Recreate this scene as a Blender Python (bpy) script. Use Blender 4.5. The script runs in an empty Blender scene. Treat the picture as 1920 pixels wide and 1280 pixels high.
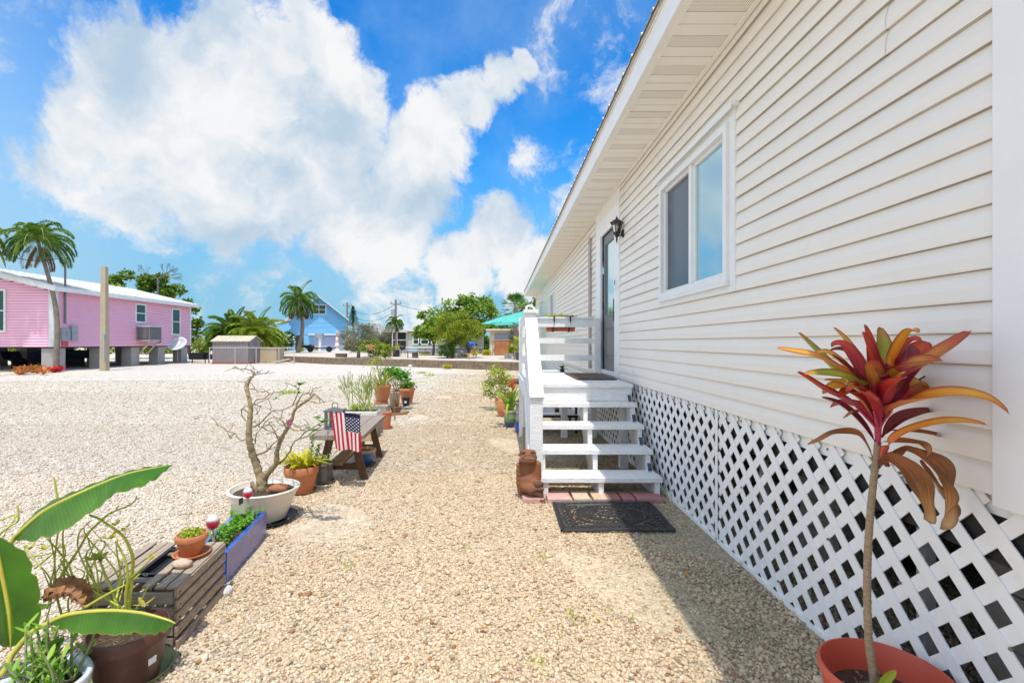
import bpy, math, random
import numpy as np
from mathutils import Vector, Matrix
R = math.radians
random.seed(7); RNG = np.random.default_rng(7)
sc = bpy.context.scene; COL = sc.collection
# ---------------------------------------------------------------- camera
F, CX, CY, H = 907.0, 938.0, 642.0, 1.43
cam = bpy.data.objects.new('camera', bpy.data.cameras.new('camera')); COL.objects.link(cam)
cam.location = (0, 0, H); cam.rotation_euler = (R(90), 0, 0)
cam.data.sensor_width = 36; cam.data.lens = F/1920*36
cam.data.shift_x = (960-CX)/1920; cam.data.shift_y = (CY-640)/1920
cam.data.clip_start = .05; cam.data.clip_end = 6000
sc.camera = cam
def P(x, y, Y): return Vector(((x-CX)/F*Y, Y, H-(y-CY)/F*Y))
def G(x, y, z=0.0):
    Y = (H-z)*F/(y-CY); return Vector(((x-CX)/F*Y, Y, z))
# ---------------------------------------------------------------- world and sun
LIGHT = Vector((-.02, .36, -1)).normalized()
sun = bpy.data.objects.new('sun', bpy.data.lights.new('sun', 'SUN')); COL.objects.link(sun)
sun.data.energy = 3.15; sun.data.angle = R(.55); sun.data.color = (1, .955, .875)
sun.rotation_euler = LIGHT.to_track_quat('-Z', 'Y').to_euler(); sun.location = (0, -5, 20)
W = bpy.data.worlds.new('World'); sc.world = W; W.use_nodes = True
nt = W.node_tree; nt.nodes.clear()
def wn(t, **k):
    n = nt.nodes.new(t)
    for a, b in k.items(): setattr(n, a, b)
    return n
def wl(a, b): nt.links.new(a, b)
def wmath(op, a, b=None, c=None, clamp=False):
    n = wn('ShaderNodeMath', operation=op, use_clamp=clamp)
    for i, v in enumerate((a, b, c)):
        if v is None: continue
        if isinstance(v, (int, float)): n.inputs[i].default_value = v
        else: wl(v, n.inputs[i])
    return n.outputs[0]
sky = wn('ShaderNodeTexSky', sky_type='NISHITA', sun_disc=False, sun_elevation=R(70), sun_rotation=R(180), air_density=1.0, dust_density=.4, ozone_density=3.0)
hs = wn('ShaderNodeHueSaturation'); hs.inputs['Saturation'].default_value = 1.35; hs.inputs['Value'].default_value = 1.85
wl(sky.outputs[0], hs.inputs['Color'])
tint = wn('ShaderNodeMix', data_type='RGBA', blend_type='MULTIPLY'); tint.inputs[0].default_value = 1
wl(hs.outputs[0], tint.inputs[6]); tint.inputs[7].default_value = (.35, .95, 1.1, 1)
tc = wn('ShaderNodeTexCoord')
n1 = wn('ShaderNodeTexNoise'); n1.inputs['Scale'].default_value = 3.2; n1.inputs['Detail'].default_value = 9; n1.inputs['Roughness'].default_value = .58
wl(tc.outputs['Generated'], n1.inputs['Vector'])
sub = wn('ShaderNodeVectorMath', operation='SUBTRACT'); wl(n1.outputs['Color'], sub.inputs[0]); sub.inputs[1].default_value = (.5, .5, .5)
scl = wn('ShaderNodeVectorMath', operation='SCALE'); wl(sub.outputs[0], scl.inputs[0]); scl.inputs['Scale'].default_value = .20
dw = wn('ShaderNodeVectorMath', operation='ADD'); wl(tc.outputs['Generated'], dw.inputs[0]); wl(scl.outputs[0], dw.inputs[1])
# banks of cumulus: (direction given as photo position, angular radius, weight)
BL = [(300,190,.17,.95),(240,290,.17,.8),(400,240,.22,1),(520,140,.14,1),(600,100,.09,1),(560,40,.07,.8),(430,60,.10,.8),(630,190,.11,1),(655,260,.10,1),(560,330,.17,.95),(430,350,.16,.9),(300,400,.11,.5),
      (60,30,.14,.36),(20,200,.26,.24),(100,380,.2,.26),(640,430,.11,.8),(720,470,.11,.85),(700,400,.09,.9),(760,335,.11,1),(830,270,.09,1),(890,205,.065,.95),(945,155,.05,.9),(985,118,.035,.85),(705,155,.03,.6),(800,210,.035,.6),
      (930,430,.10,1),(1000,510,.11,1),(860,500,.10,.95),(560,560,.13,.42),(420,600,.13,.34),(760,560,.14,.6),(1080,330,.11,.45),(1010,290,.07,.5),(1080,60,.13,.38),(1160,160,.10,.38),(-1500,250,.26,.8),(-2600,-400,.4,.8)]
dens = None
for (x, y, r, w) in BL:
    c = Vector(((x-CX)/F, 1, (CY-y)/F)).normalized()
    d = wn('ShaderNodeVectorMath', operation='DISTANCE'); wl(dw.outputs[0], d.inputs[0]); d.inputs[1].default_value = c
    m = wn('ShaderNodeMapRange', interpolation_type='SMOOTHSTEP'); wl(d.outputs['Value'], m.inputs['Value'])
    m.inputs['From Min'].default_value = r*1.25; m.inputs['From Max'].default_value = r*.25
    m.inputs['To Min'].default_value = 0; m.inputs['To Max'].default_value = w
    dens = m.outputs[0] if dens is None else wmath('MAXIMUM', dens, m.outputs[0])
# broken cloud elsewhere round the sky
sepd = wn('ShaderNodeSeparateXYZ'); wl(tc.outputs['Generated'], sepd.inputs[0])
n2 = wn('ShaderNodeTexNoise'); n2.inputs['Scale'].default_value = 2.2; n2.inputs['Detail'].default_value = 6; wl(tc.outputs['Generated'], n2.inputs['Vector'])
back = wn('ShaderNodeMapRange'); wl(sepd.outputs['Y'], back.inputs['Value'])
back.inputs['From Min'].default_value = .45; back.inputs['From Max'].default_value = -.1
bk = wn('ShaderNodeMapRange', interpolation_type='SMOOTHSTEP'); wl(n2.outputs['Fac'], bk.inputs['Value'])
bk.inputs['From Min'].default_value = .42; bk.inputs['From Max'].default_value = .58; bk.inputs['To Max'].default_value = .9
dens = wmath('MAXIMUM', dens, wmath('MULTIPLY', back.outputs[0], bk.outputs[0]))
n3 = wn('ShaderNodeTexNoise'); n3.inputs['Scale'].default_value = 12; n3.inputs['Detail'].default_value = 12; n3.inputs['Roughness'].default_value = .66
wl(dw.outputs[0], n3.inputs['Vector'])
fb = wmath('MULTIPLY', wmath('SUBTRACT', n3.outputs['Fac'], .5), 1.55)
dd = wmath('ADD', dens, fb)
mask = wn('ShaderNodeMapRange', interpolation_type='SMOOTHSTEP'); wl(dd, mask.inputs['Value'])
mask.inputs['From Min'].default_value = .27; mask.inputs['From Max'].default_value = .72
# thin high veil that pales the blue in places
nv = wn('ShaderNodeTexNoise'); nv.inputs['Scale'].default_value = 3.0; nv.inputs['Detail'].default_value = 8; nv.inputs['Roughness'].default_value = .6; wl(dw.outputs[0], nv.inputs['Vector'])
vl = wn('ShaderNodeMapRange', interpolation_type='SMOOTHSTEP'); wl(nv.outputs['Fac'], vl.inputs['Value']); vl.inputs['From Min'].default_value = .42; vl.inputs['From Max'].default_value = .66; vl.inputs['To Max'].default_value = .18
vx = wn('ShaderNodeMapRange', interpolation_type='SMOOTHSTEP'); wl(sepd.outputs['X'], vx.inputs['Value']); vx.inputs['From Min'].default_value = -.48; vx.inputs['From Max'].default_value = -.75; vx.inputs['To Max'].default_value = .42
veil = wmath('MAXIMUM', vl.outputs[0], vx.outputs[0])
# pale haze towards the horizon
hz = wn('ShaderNodeMapRange', interpolation_type='SMOOTHSTEP'); wl(sepd.outputs['Z'], hz.inputs['Value'])
hz.inputs['From Min'].default_value = .42; hz.inputs['From Max'].default_value = .06; hz.inputs['To Max'].default_value = .92
mixh = wn('ShaderNodeMix', data_type='RGBA'); wl(hz.outputs[0], mixh.inputs[0]); wl(tint.outputs[2], mixh.inputs[6]); mixh.inputs[7].default_value = (2.0, 4.3, 6.1, 1)
# cloud body: bright tops, bluish grey thick bases
n4 = wn('ShaderNodeTexNoise'); n4.inputs['Scale'].default_value = 6.5; n4.inputs['Detail'].default_value = 9; n4.inputs['Roughness'].default_value = .55; wl(dw.outputs[0], n4.inputs['Vector'])
cr = wn('ShaderNodeMapRange', interpolation_type='SMOOTHSTEP'); wl(n4.outputs['Fac'], cr.inputs['Value']); cr.inputs['From Min'].default_value = .30; cr.inputs['From Max'].default_value = .62
cmix = wn('ShaderNodeMix', data_type='RGBA'); wl(cr.outputs[0], cmix.inputs[0]); cmix.inputs[6].default_value = (4.0, 5.2, 6.4, 1); cmix.inputs[7].default_value = (7.7, 7.75, 7.8, 1)
# unseen clouds behind the camera boosted to throw fill light on the shaded siding
cb = wn('ShaderNodeVectorMath', operation='SCALE'); wl(cmix.outputs[2], cb.inputs[0]); wl(wmath('MULTIPLY_ADD', back.outputs[0], .95, 1.0), cb.inputs['Scale'])
vm = wn('ShaderNodeMix', data_type='RGBA'); wl(veil, vm.inputs[0]); wl(mixh.outputs[2], vm.inputs[6]); vm.inputs[7].default_value = (5.2, 6.6, 7.6, 1)
mx = wn('ShaderNodeMix', data_type='RGBA'); wl(mask.outputs[0], mx.inputs[0]); wl(vm.outputs[2], mx.inputs[6]); wl(cb.outputs[0], mx.inputs[7])
bg = wn('ShaderNodeBackground'); bg.inputs['Strength'].default_value = .095; wl(mx.outputs[2], bg.inputs['Color'])
wo = wn('ShaderNodeOutputWorld'); wl(bg.outputs[0], wo.inputs[0])
vs = sc.view_settings; vs.view_transform = 'Standard'; vs.look = 'None'; vs.exposure = 0.35; vs.gamma = 1; vs.use_curve_mapping = False
sc.cycles.max_bounces = 8; sc.cycles.diffuse_bounces = 4; sc.cycles.transparent_max_bounces = 12
# ---------------------------------------------------------------- materials
MATS = {}
def nodes(name):
    m = bpy.data.materials.new(name); m.use_nodes = True
    t = m.node_tree; b = t.nodes['Principled BSDF']; return m, t, b
def nnew(t, ty, ins=None, **k):
    n = t.nodes.new(ty)
    for a, b in k.items(): setattr(n, a, b)
    for a, b in (ins or {}).items():
        if ty == 'ShaderNodeMix': a = {'Factor': 0, 'A': 6, 'B': 7}[a]
        if hasattr(b, 'default_value') or isinstance(b, bpy.types.NodeSocket): t.links.new(b, n.inputs[a])
        else: n.inputs[a].default_value = b
    return n
def c4(c): return (c[0], c[1], c[2], 1)
def mat(name, col, rough=.6, col2=None, scale=5, bump=0, bscale=60, metal=0, spec=.4, stretch=(1, 1, 1), dirt=0, dcol=(.25, .2, .14), coat=0):
    if name in MATS: return MATS[name]
    m, t, b = nodes(name)
    geo = nnew(t, 'ShaderNodeNewGeometry')
    mp = nnew(t, 'ShaderNodeMapping', {'Vector': geo.outputs['Position'], 'Scale': stretch})
    n = nnew(t, 'ShaderNodeTexNoise', {'Vector': mp.outputs[0], 'Scale': scale, 'Detail': 5.0, 'Roughness': .6})
    c2 = col2 or tuple(v*.8 for v in col)
    mr = nnew(t, 'ShaderNodeMapRange', {'Value': n.outputs['Fac'], 'From Min': .3, 'From Max': .7})
    mxn = nnew(t, 'ShaderNodeMix', {'Factor': mr.outputs[0], 'A': c4(col), 'B': c4(c2)}, data_type='RGBA')
    out = mxn.outputs[2]
    if dirt:
        dn = nnew(t, 'ShaderNodeTexNoise', {'Vector': geo.outputs['Position'], 'Scale': scale*2.7, 'Detail': 8.0, 'Roughness': .7})
        dm = nnew(t, 'ShaderNodeMapRange', {'Value': dn.outputs['Fac'], 'From Min': .52, 'From Max': .72, 'To Max': dirt})
        dx = nnew(t, 'ShaderNodeMix', {'Factor': dm.outputs[0], 'A': out, 'B': c4(dcol)}, data_type='RGBA'); out = dx.outputs[2]
    t.links.new(out, b.inputs['Base Color'])
    b.inputs['Roughness'].default_value = rough; b.inputs['Metallic'].default_value = metal
    b.inputs['Specular IOR Level'].default_value = spec; b.inputs['Coat Weight'].default_value = coat
    if bump:
        bn = nnew(t, 'ShaderNodeTexNoise', {'Vector': mp.outputs[0], 'Scale': bscale, 'Detail': 4.0})
        bp = nnew(t, 'ShaderNodeBump', {'Height': bn.outputs['Fac'], 'Strength': bump, 'Distance': .01})
        t.links.new(bp.outputs[0], b.inputs['Normal'])
    MATS[name] = m; return m
def leafmat(name, cols, rough=.5, tr=.3, spec=.3):
    if name in MATS: return MATS[name]
    m, t, b = nodes(name)
    geo = nnew(t, 'ShaderNodeNewGeometry')
    rp = nnew(t, 'ShaderNodeValToRGB', {'Fac': geo.outputs['Random Per Island']})
    e = rp.color_ramp.elements
    while len(e) < len(cols): e.new(.5)
    for i, c in enumerate(cols): e[i].position = i/max(1, len(cols)-1); e[i].color = c4(c)
    n = nnew(t, 'ShaderNodeTexNoise', {'Vector': geo.outputs['Position'], 'Scale': 2.5, 'Detail': 3.0})
    mr = nnew(t, 'ShaderNodeMapRange', {'Value': n.outputs['Fac'], 'From Min': .3, 'From Max': .7, 'To Min': .7, 'To Max': 1.3})
    mu = nnew(t, 'ShaderNodeVectorMath', {0: rp.outputs[0]}, operation='SCALE'); t.links.new(mr.outputs[0], mu.inputs['Scale'])
    t.links.new(mu.outputs[0], b.inputs['Base Color']); b.inputs['Roughness'].default_value = rough; b.inputs['Specular IOR Level'].default_value = spec
    tl = nnew(t, 'ShaderNodeBsdfTranslucent', {'Color': mu.outputs[0]})
    ms = nnew(t, 'ShaderNodeMixShader', {0: tr, 1: b.outputs[0], 2: tl.outputs[0]})
    t.links.new(ms.outputs[0], t.nodes['Material Output'].inputs[0])
    MATS[name] = m; return m
# ---------------------------------------------------------------- object bookkeeping
def tag(o, label=None, cat=None, group=None, kind=None):
    if label: o['label'] = label
    if cat: o['category'] = cat
    if group: o['group'] = group
    if kind: o['kind'] = kind
    return o
WM = {}
def thing(name, loc, label, cat, group=None, rotz=0):
    o = bpy.data.objects.new(name, None); COL.objects.link(o); o.empty_display_size = .1
    o.location = loc; o.rotation_euler = (0, 0, rotz)
    WM[o.name] = Matrix.Translation(Vector(loc)) @ Matrix.Rotation(rotz, 4, 'Z')
    return tag(o, label, cat, group)
def children(o): return [c for c in COL.objects if c.parent == o]
def copy_tree(o, loc, rotz, label=None, scale=1):
    def rec(s, par):
        c = s.copy(); COL.objects.link(c); c.parent = par
        for ch in KIDS.get(s.name, []): rec(ch, c)
        return c
    r = rec(o, None); r.location = loc; r.rotation_euler = (0, 0, rotz)
    r.scale = (scale,)*3 if isinstance(scale, (int, float)) else scale
    if label: r['label'] = label
    return r
KIDS = {}
class MB:
    def __init__(s): s.v = []; s.f = []; s.mi = []; s.m = 0
    def add(s, vs, fs):
        o = len(s.v); s.v += [tuple(p) for p in vs]; s.f += [tuple(i+o for i in f) for f in fs]; s.mi += [s.m]*len(fs); return s
    def box(s, lo, hi):
        (a, b, c), (d, e, f) = lo, hi
        return s.add([(a,b,c),(d,b,c),(d,e,c),(a,e,c),(a,b,f),(d,b,f),(d,e,f),(a,e,f)],
                     [(0,3,2,1),(4,5,6,7),(0,1,5,4),(1,2,6,5),(2,3,7,6),(3,0,4,7)])
    def beam(s, p, q, w, h, up=(0, 0, 1), bev=0):
        p, q = Vector(p), Vector(q); d = (q-p).normalized(); up = Vector(up)
        sx = d.cross(up)
        if sx.length < 1e-4: sx = d.cross(Vector((1, 0, 0)))
        sx.normalize(); sy = sx.cross(d).normalized()
        vs = []
        for c in (p, q):
            for a, b in ((-1, -1), (1, -1), (1, 1), (-1, 1)): vs.append(c+sx*a*w/2+sy*b*h/2)
        return s.add(vs, [(0,3,2,1),(4,5,6,7),(0,1,5,4),(1,2,6,5),(2,3,7,6),(3,0,4,7)])
    def tube(s, pts, rad, n=6, cap=True):
        pts = [Vector(p) for p in pts]; k = len(pts)
        if isinstance(rad, (int, float)): rad = [rad]*k
        elif len(rad) == 2 and k > 2: rad = [rad[0]+(rad[1]-rad[0])*i/(k-1) for i in range(k)]
        vs = []; ref = None
        for i, p in enumerate(pts):
            d = (pts[min(i+1, k-1)]-pts[max(i-1, 0)])
            d = d.normalized() if d.length > 1e-9 else Vector((0, 0, 1))
            if ref is None: ref = d.orthogonal().normalized()
            ref = (ref-d*ref.dot(d)); ref = ref.normalized() if ref.length > 1e-6 else d.orthogonal().normalized()
            b = d.cross(ref)
            for j in range(n):
                a = 2*math.pi*j/n; vs.append(p+(ref*math.cos(a)+b*math.sin(a))*rad[i])
        fs = [(i*n+j, i*n+(j+1) % n, (i+1)*n+(j+1) % n, (i+1)*n+j) for i in range(k-1) for j in range(n)]
        if cap: fs += [tuple(range(n))[::-1], tuple(range((k-1)*n, k*n))]
        return s.add(vs, fs)
    def lathe(s, prof, c=(0, 0, 0), n=28, sx=1, sy=1, cap=False, wob=0):
        vs = []
        for (r, z) in prof:
            for j in range(n):
                a = 2*math.pi*j/n; rr = r*(1+wob*math.sin(3*a+z*9))
                vs.append((c[0]+rr*math.cos(a)*sx, c[1]+rr*math.sin(a)*sy, c[2]+z))
        k = len(prof)
        fs = [(i*n+j, i*n+(j+1) % n, (i+1)*n+(j+1) % n, (i+1)*n+j) for i in range(k-1) for j in range(n)]
        fs += [tuple(range(n))[::-1]]
        if cap: fs += [tuple(range((k-1)*n, k*n))]
        return s.add(vs, fs)
    def ball(s, c, r, n=12, m=8, sq=(1, 1, 1), jit=0):
        prof = []
        vs = []
        for i in range(1, m):
            t = math.pi*i/m
            for j in range(n):
                a = 2*math.pi*j/n; q = 1+random.uniform(-jit, jit)
                vs.append((c[0]+r*sq[0]*q*math.sin(t)*math.cos(a), c[1]+r*sq[1]*q*math.sin(t)*math.sin(a), c[2]-r*sq[2]*q*math.cos(t)))
        k = len(vs); vs += [(c[0], c[1], c[2]-r*sq[2]), (c[0], c[1], c[2]+r*sq[2])]
        fs = [(i*n+j, i*n+(j+1) % n, (i+1)*n+(j+1) % n, (i+1)*n+j) for i in range(m-2) for j in range(n)]
        fs += [(k, (j+1) % n, j) for j in range(n)] + [(k+1, (m-2)*n+j, (m-2)*n+(j+1) % n) for j in range(n)]
        return s.add(vs, fs)
    def build(s, name, ms, parent=None, smooth=False, local=False, bevel=0, sub=0):
        vs = s.v
        if parent is not None and not local:
            inv = world(parent).inverted(); vs = [tuple(inv @ Vector(p)) for p in vs]
        me = bpy.data.meshes.new(name); me.from_pydata(vs, [], s.f); 
        for m in (ms if isinstance(ms, (list, tuple)) else [ms]): me.materials.append(m)
        if len(me.materials) > 1: me.polygons.foreach_set('material_index', s.mi)
        if smooth: me.polygons.foreach_set('use_smooth', [True]*len(me.polygons))
        me.update()
        o = bpy.data.objects.new(name, me); COL.objects.link(o)
        if parent is not None: o.parent = parent; KIDS.setdefault(parent.name, []).append(o)
        if bevel:
            b = o.modifiers.new('bevel', 'BEVEL'); b.width = bevel; b.segments = 2; b.limit_method = 'ANGLE'
        if sub:
            b = o.modifiers.new('subdiv', 'SUBSURF'); b.levels = sub; b.render_levels = sub
        return o
def world(o):
    m = Matrix.Identity(4)
    while o is not None: m = (Matrix.Translation(o.location) @ o.rotation_euler.to_matrix().to_4x4()) @ m; o = o.parent
    return m
def npmesh(name, V, Fc, m, parent=None, nv=4, local=False, smooth=False):
    """V (n,3) world points, Fc (k,nv) faces."""
    if parent is not None and not local:
        inv = np.array(world(parent).inverted()); V = V @ inv[:3, :3].T + inv[:3, 3]
    me = bpy.data.meshes.new(name); me.vertices.add(len(V)); me.vertices.foreach_set('co', np.asarray(V, np.float32).ravel())
    k = len(Fc); me.loops.add(k*nv); me.loops.foreach_set('vertex_index', np.asarray(Fc, np.int32).ravel())
    me.polygons.add(k); me.polygons.foreach_set('loop_start', np.arange(0, k*nv, nv, dtype=np.int32))
    me.polygons.foreach_set('loop_total', np.full(k, nv, np.int32))
    me.polygons.foreach_set('use_smooth', np.full(k, smooth))
    me.materials.append(m); me.update(calc_edges=True); me.validate()
    o = bpy.data.objects.new(name, me); COL.objects.link(o)
    if parent is not None: o.parent = parent; KIDS.setdefault(parent.name, []).append(o)
    return o
def leaf_cloud(name, pts, size, m, parent=None, aspect=.5, up=.4, local=False, out=None):
    """many small leaf faces, one diamond-shaped folded leaf (two quads share a midrib) per point"""
    n = len(pts); pts = np.asarray(pts)
    d = RNG.normal(size=(n, 3)); d[:, 2] = d[:, 2]*.6-.1
    if out is not None: d = d*.7+out*1.2
    d /= np.linalg.norm(d, axis=1)[:, None]
    nn = RNG.normal(size=(n, 3)); nn[:, 2] += up*3
    s = np.cross(d, nn); s /= np.linalg.norm(s, axis=1)[:, None]+1e-9
    u = np.cross(s, d)
    L = (size*RNG.uniform(.6, 1.35, n))[:, None]; w = L*aspect*.5
    b = pts; tp = b+d*L; md = b+d*L*.5-u*L*.08
    l = b+d*L*.45+s*w+u*L*.05; r = b+d*L*.45-s*w+u*L*.05
    V = np.stack([b, l, tp, r, md], 1).reshape(-1, 3)
    i = np.arange(n)*5
    Fc = np.concatenate([np.stack([i, i+1, i+2, i+4], 1), np.stack([i, i+4, i+2, i+3], 1)])
    return npmesh(name, V, Fc, m, parent, 4, local)
def clumps(c, rad, k, n, rc, fill=.55, flat=1):
    """n points in k clumps inside an ellipsoid: gaps between the clumps let what is behind show"""
    c = np.array(c); rad = np.array(rad)
    q = RNG.normal(size=(k, 3)); q /= np.linalg.norm(q, axis=1)[:, None]
    q *= (RNG.uniform(fill**3, 1, k)**(1/3))[:, None]
    cc = c+q*rad
    i = RNG.integers(0, k, n); cs = RNG.uniform(.6, 1.3, k)
    g = RNG.normal(size=(n, 3)); g /= np.linalg.norm(g, axis=1)[:, None]
    g *= (RNG.uniform(.2, 1, n)**(.5))[:, None]*rc*cs[i][:, None]; g[:, 2] *= .75*flat
    p = cc[i]+g
    return p, cc
def bez(pts, n=8):
    """smooth polyline through the points"""
    pts = [Vector(p) for p in pts]
    if len(pts) < 3: return [pts[0].lerp(pts[-1], i/n) for i in range(n+1)]
    out = []
    for i in range(len(pts)-1):
        p0 = pts[max(i-1, 0)]; p1 = pts[i]; p2 = pts[i+1]; p3 = pts[min(i+2, len(pts)-1)]
        for j in range(n):
            t = j/n
            out.append(.5*((2*p1)+(p2-p0)*t+(2*p0-5*p1+4*p2-p3)*t*t+(3*p1-p0-3*p2+p3)*t**3))
    out.append(pts[-1]); return out
def blade(mb, path, width, nrm, fold=.25, n=6, shape=None, wave=0):
    """a strap leaf along a path: pointed, folded along its midrib, with real curvature"""
    ps = bez(path, n); k = len(ps); nrm = Vector(nrm); vs = []
    for i, p in enumerate(ps):
        t = i/(k-1); d = (ps[min(i+1, k-1)]-ps[max(i-1, 0)]).normalized()
        s = d.cross(nrm); s = s.normalized() if s.length > 1e-5 else Vector((1, 0, 0)); u = s.cross(d)
        w = width*(shape(t) if shape else (math.sin(math.pi*min(1, t*.92+.06))**.8))*.5
        wv = wave*width*math.sin(t*17+i)
        vs += [p+s*w+u*(w*fold+wv), p, p-s*w+u*(w*fold-wv)]
    fs = []
    for i in range(k-1):
        a = i*3; fs += [(a, a+1, a+4, a+3), (a+1, a+2, a+5, a+4)]
    mb.add(vs, fs)
# ================================================================ MATERIALS OF THE SETTING
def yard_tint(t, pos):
    '''path of warm sandy fines down the middle, greyer limestone to the left, mossy dirt, darkened further for the eave shade, in the drip strip by the house'''
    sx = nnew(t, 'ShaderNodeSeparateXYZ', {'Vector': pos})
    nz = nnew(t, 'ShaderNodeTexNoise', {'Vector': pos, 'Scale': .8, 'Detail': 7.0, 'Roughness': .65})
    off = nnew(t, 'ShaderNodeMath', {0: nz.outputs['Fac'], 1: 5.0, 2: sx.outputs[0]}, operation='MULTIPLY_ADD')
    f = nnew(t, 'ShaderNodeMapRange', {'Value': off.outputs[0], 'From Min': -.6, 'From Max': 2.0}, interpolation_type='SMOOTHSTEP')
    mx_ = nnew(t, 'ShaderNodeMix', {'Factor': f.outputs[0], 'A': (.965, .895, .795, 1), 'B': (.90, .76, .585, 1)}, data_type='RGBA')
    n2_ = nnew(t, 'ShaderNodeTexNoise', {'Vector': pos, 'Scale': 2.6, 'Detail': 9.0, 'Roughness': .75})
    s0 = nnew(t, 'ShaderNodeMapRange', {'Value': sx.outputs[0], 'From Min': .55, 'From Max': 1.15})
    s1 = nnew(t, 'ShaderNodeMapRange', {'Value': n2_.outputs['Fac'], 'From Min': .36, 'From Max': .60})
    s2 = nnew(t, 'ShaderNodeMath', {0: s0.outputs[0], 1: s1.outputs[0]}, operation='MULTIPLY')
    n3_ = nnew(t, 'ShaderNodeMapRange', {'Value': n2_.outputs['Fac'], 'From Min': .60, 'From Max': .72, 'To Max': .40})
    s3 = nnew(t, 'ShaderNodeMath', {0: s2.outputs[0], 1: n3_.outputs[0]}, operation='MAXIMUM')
    m2_ = nnew(t, 'ShaderNodeMix', {'Factor': s3.outputs[0], 'A': mx_.outputs[2], 'B': (.64, .56, .42, 1)}, data_type='RGBA')  # strip colour holds mossy dirt plus some of the eave's shade
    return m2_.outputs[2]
def gravel_ground():
    m, t, b = nodes('gravel_ground')
    geo = nnew(t, 'ShaderNodeNewGeometry'); pos = geo.outputs['Position']
    v = nnew(t, 'ShaderNodeTexVoronoi', {'Vector': pos, 'Scale': 42.0, 'Randomness': 1.0})
    rp = nnew(t, 'ShaderNodeValToRGB', {'Fac': nnew(t, 'ShaderNodeSeparateColor', {'Color': v.outputs['Color']}).outputs[0]})
    e = rp.color_ramp.elements
    cols = [(.42, .38, .32), (.62, .58, .51), (.70, .66, .59), (.76, .72, .66), (.82, .79, .74)]
    while len(e) < len(cols): e.new(.5)
    for i, c in enumerate(cols): e[i].position = (0, .12, .4, .7, 1)[i]; e[i].color = c4(c)
    big = nnew(t, 'ShaderNodeTexNoise', {'Vector': pos, 'Scale': .35, 'Detail': 6.0, 'Roughness': .6})
    bm = nnew(t, 'ShaderNodeMapRange', {'Value': big.outputs['Fac'], 'From Min': .35, 'From Max': .65})
    warm = nnew(t, 'ShaderNodeMix', {'Factor': bm.outputs[0], 'A': (1.0, .91, .79, 1), 'B': (1.02, 1.0, .97, 1)}, data_type='RGBA')
    mu = nnew(t, 'ShaderNodeMix', {'Factor': 1.0, 'A': rp.outputs[0], 'B': yard_tint(t, pos)}, data_type='RGBA', blend_type='MULTIPLY')
    mid = nnew(t, 'ShaderNodeTexNoise', {'Vector': pos, 'Scale': 5.0, 'Detail': 8.0, 'Roughness': .7})
    mm = nnew(t, 'ShaderNodeMapRange', {'Value': mid.outputs['Fac'], 'From Min': .3, 'From Max': .7, 'To Min': .82, 'To Max': 1.12})
    sc2 = nnew(t, 'ShaderNodeVectorMath', {0: mu.outputs[2]}, operation='SCALE'); t.links.new(mm.outputs[0], sc2.inputs['Scale'])
    # damp green-brown soil in the strip along the house
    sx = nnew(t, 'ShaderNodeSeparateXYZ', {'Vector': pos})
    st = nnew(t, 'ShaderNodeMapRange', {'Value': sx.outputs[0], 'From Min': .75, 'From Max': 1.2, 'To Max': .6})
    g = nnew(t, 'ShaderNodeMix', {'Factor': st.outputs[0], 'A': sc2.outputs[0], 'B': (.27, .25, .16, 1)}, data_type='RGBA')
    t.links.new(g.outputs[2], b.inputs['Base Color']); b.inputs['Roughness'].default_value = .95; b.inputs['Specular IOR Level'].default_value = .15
    bp = nnew(t, 'ShaderNodeBump', {'Height': v.outputs['Distance'], 'Strength': .9, 'Distance': .02}, invert=True)
    t.links.new(bp.outputs[0], b.inputs['Normal']); return m
def stone_mat():
    m, t, b = nodes('gravel_stone')
    geo = nnew(t, 'ShaderNodeNewGeometry'); pos = geo.outputs['Position']
    rp = nnew(t, 'ShaderNodeValToRGB', {'Fac': geo.outputs['Random Per Island']})
    e = rp.color_ramp.elements
    cols = [(.42, .22, .09), (.38, .34, .30), (.60, .57, .52), (.70, .63, .53), (.76, .73, .68), (.66, .56, .43), (.84, .82, .79)]
    while len(e) < len(cols): e.new(.5)
    for i, c in enumerate(cols): e[i].position = (0, .05, .2, .45, .7, .85, 1)[i]; e[i].color = c4(c)
    big = nnew(t, 'ShaderNodeTexNoise', {'Vector': pos, 'Scale': .35, 'Detail': 6.0, 'Roughness': .6})
    bm = nnew(t, 'ShaderNodeMapRange', {'Value': big.outputs['Fac'], 'From Min': .35, 'From Max': .65})
    warm = nnew(t, 'ShaderNodeMix', {'Factor': bm.outputs[0], 'A': (1.0, .91, .79, 1), 'B': (1.02, 1.0, .97, 1)}, data_type='RGBA')
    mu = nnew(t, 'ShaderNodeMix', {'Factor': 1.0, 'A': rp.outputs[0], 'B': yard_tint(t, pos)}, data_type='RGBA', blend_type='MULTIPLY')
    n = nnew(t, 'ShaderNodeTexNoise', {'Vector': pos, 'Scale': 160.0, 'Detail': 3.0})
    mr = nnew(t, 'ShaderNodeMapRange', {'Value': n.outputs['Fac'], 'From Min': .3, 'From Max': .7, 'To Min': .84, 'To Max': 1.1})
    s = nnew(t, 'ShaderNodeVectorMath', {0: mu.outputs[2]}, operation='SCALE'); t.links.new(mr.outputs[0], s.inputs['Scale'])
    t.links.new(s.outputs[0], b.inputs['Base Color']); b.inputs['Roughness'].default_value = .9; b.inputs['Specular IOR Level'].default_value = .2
    return m
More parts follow.
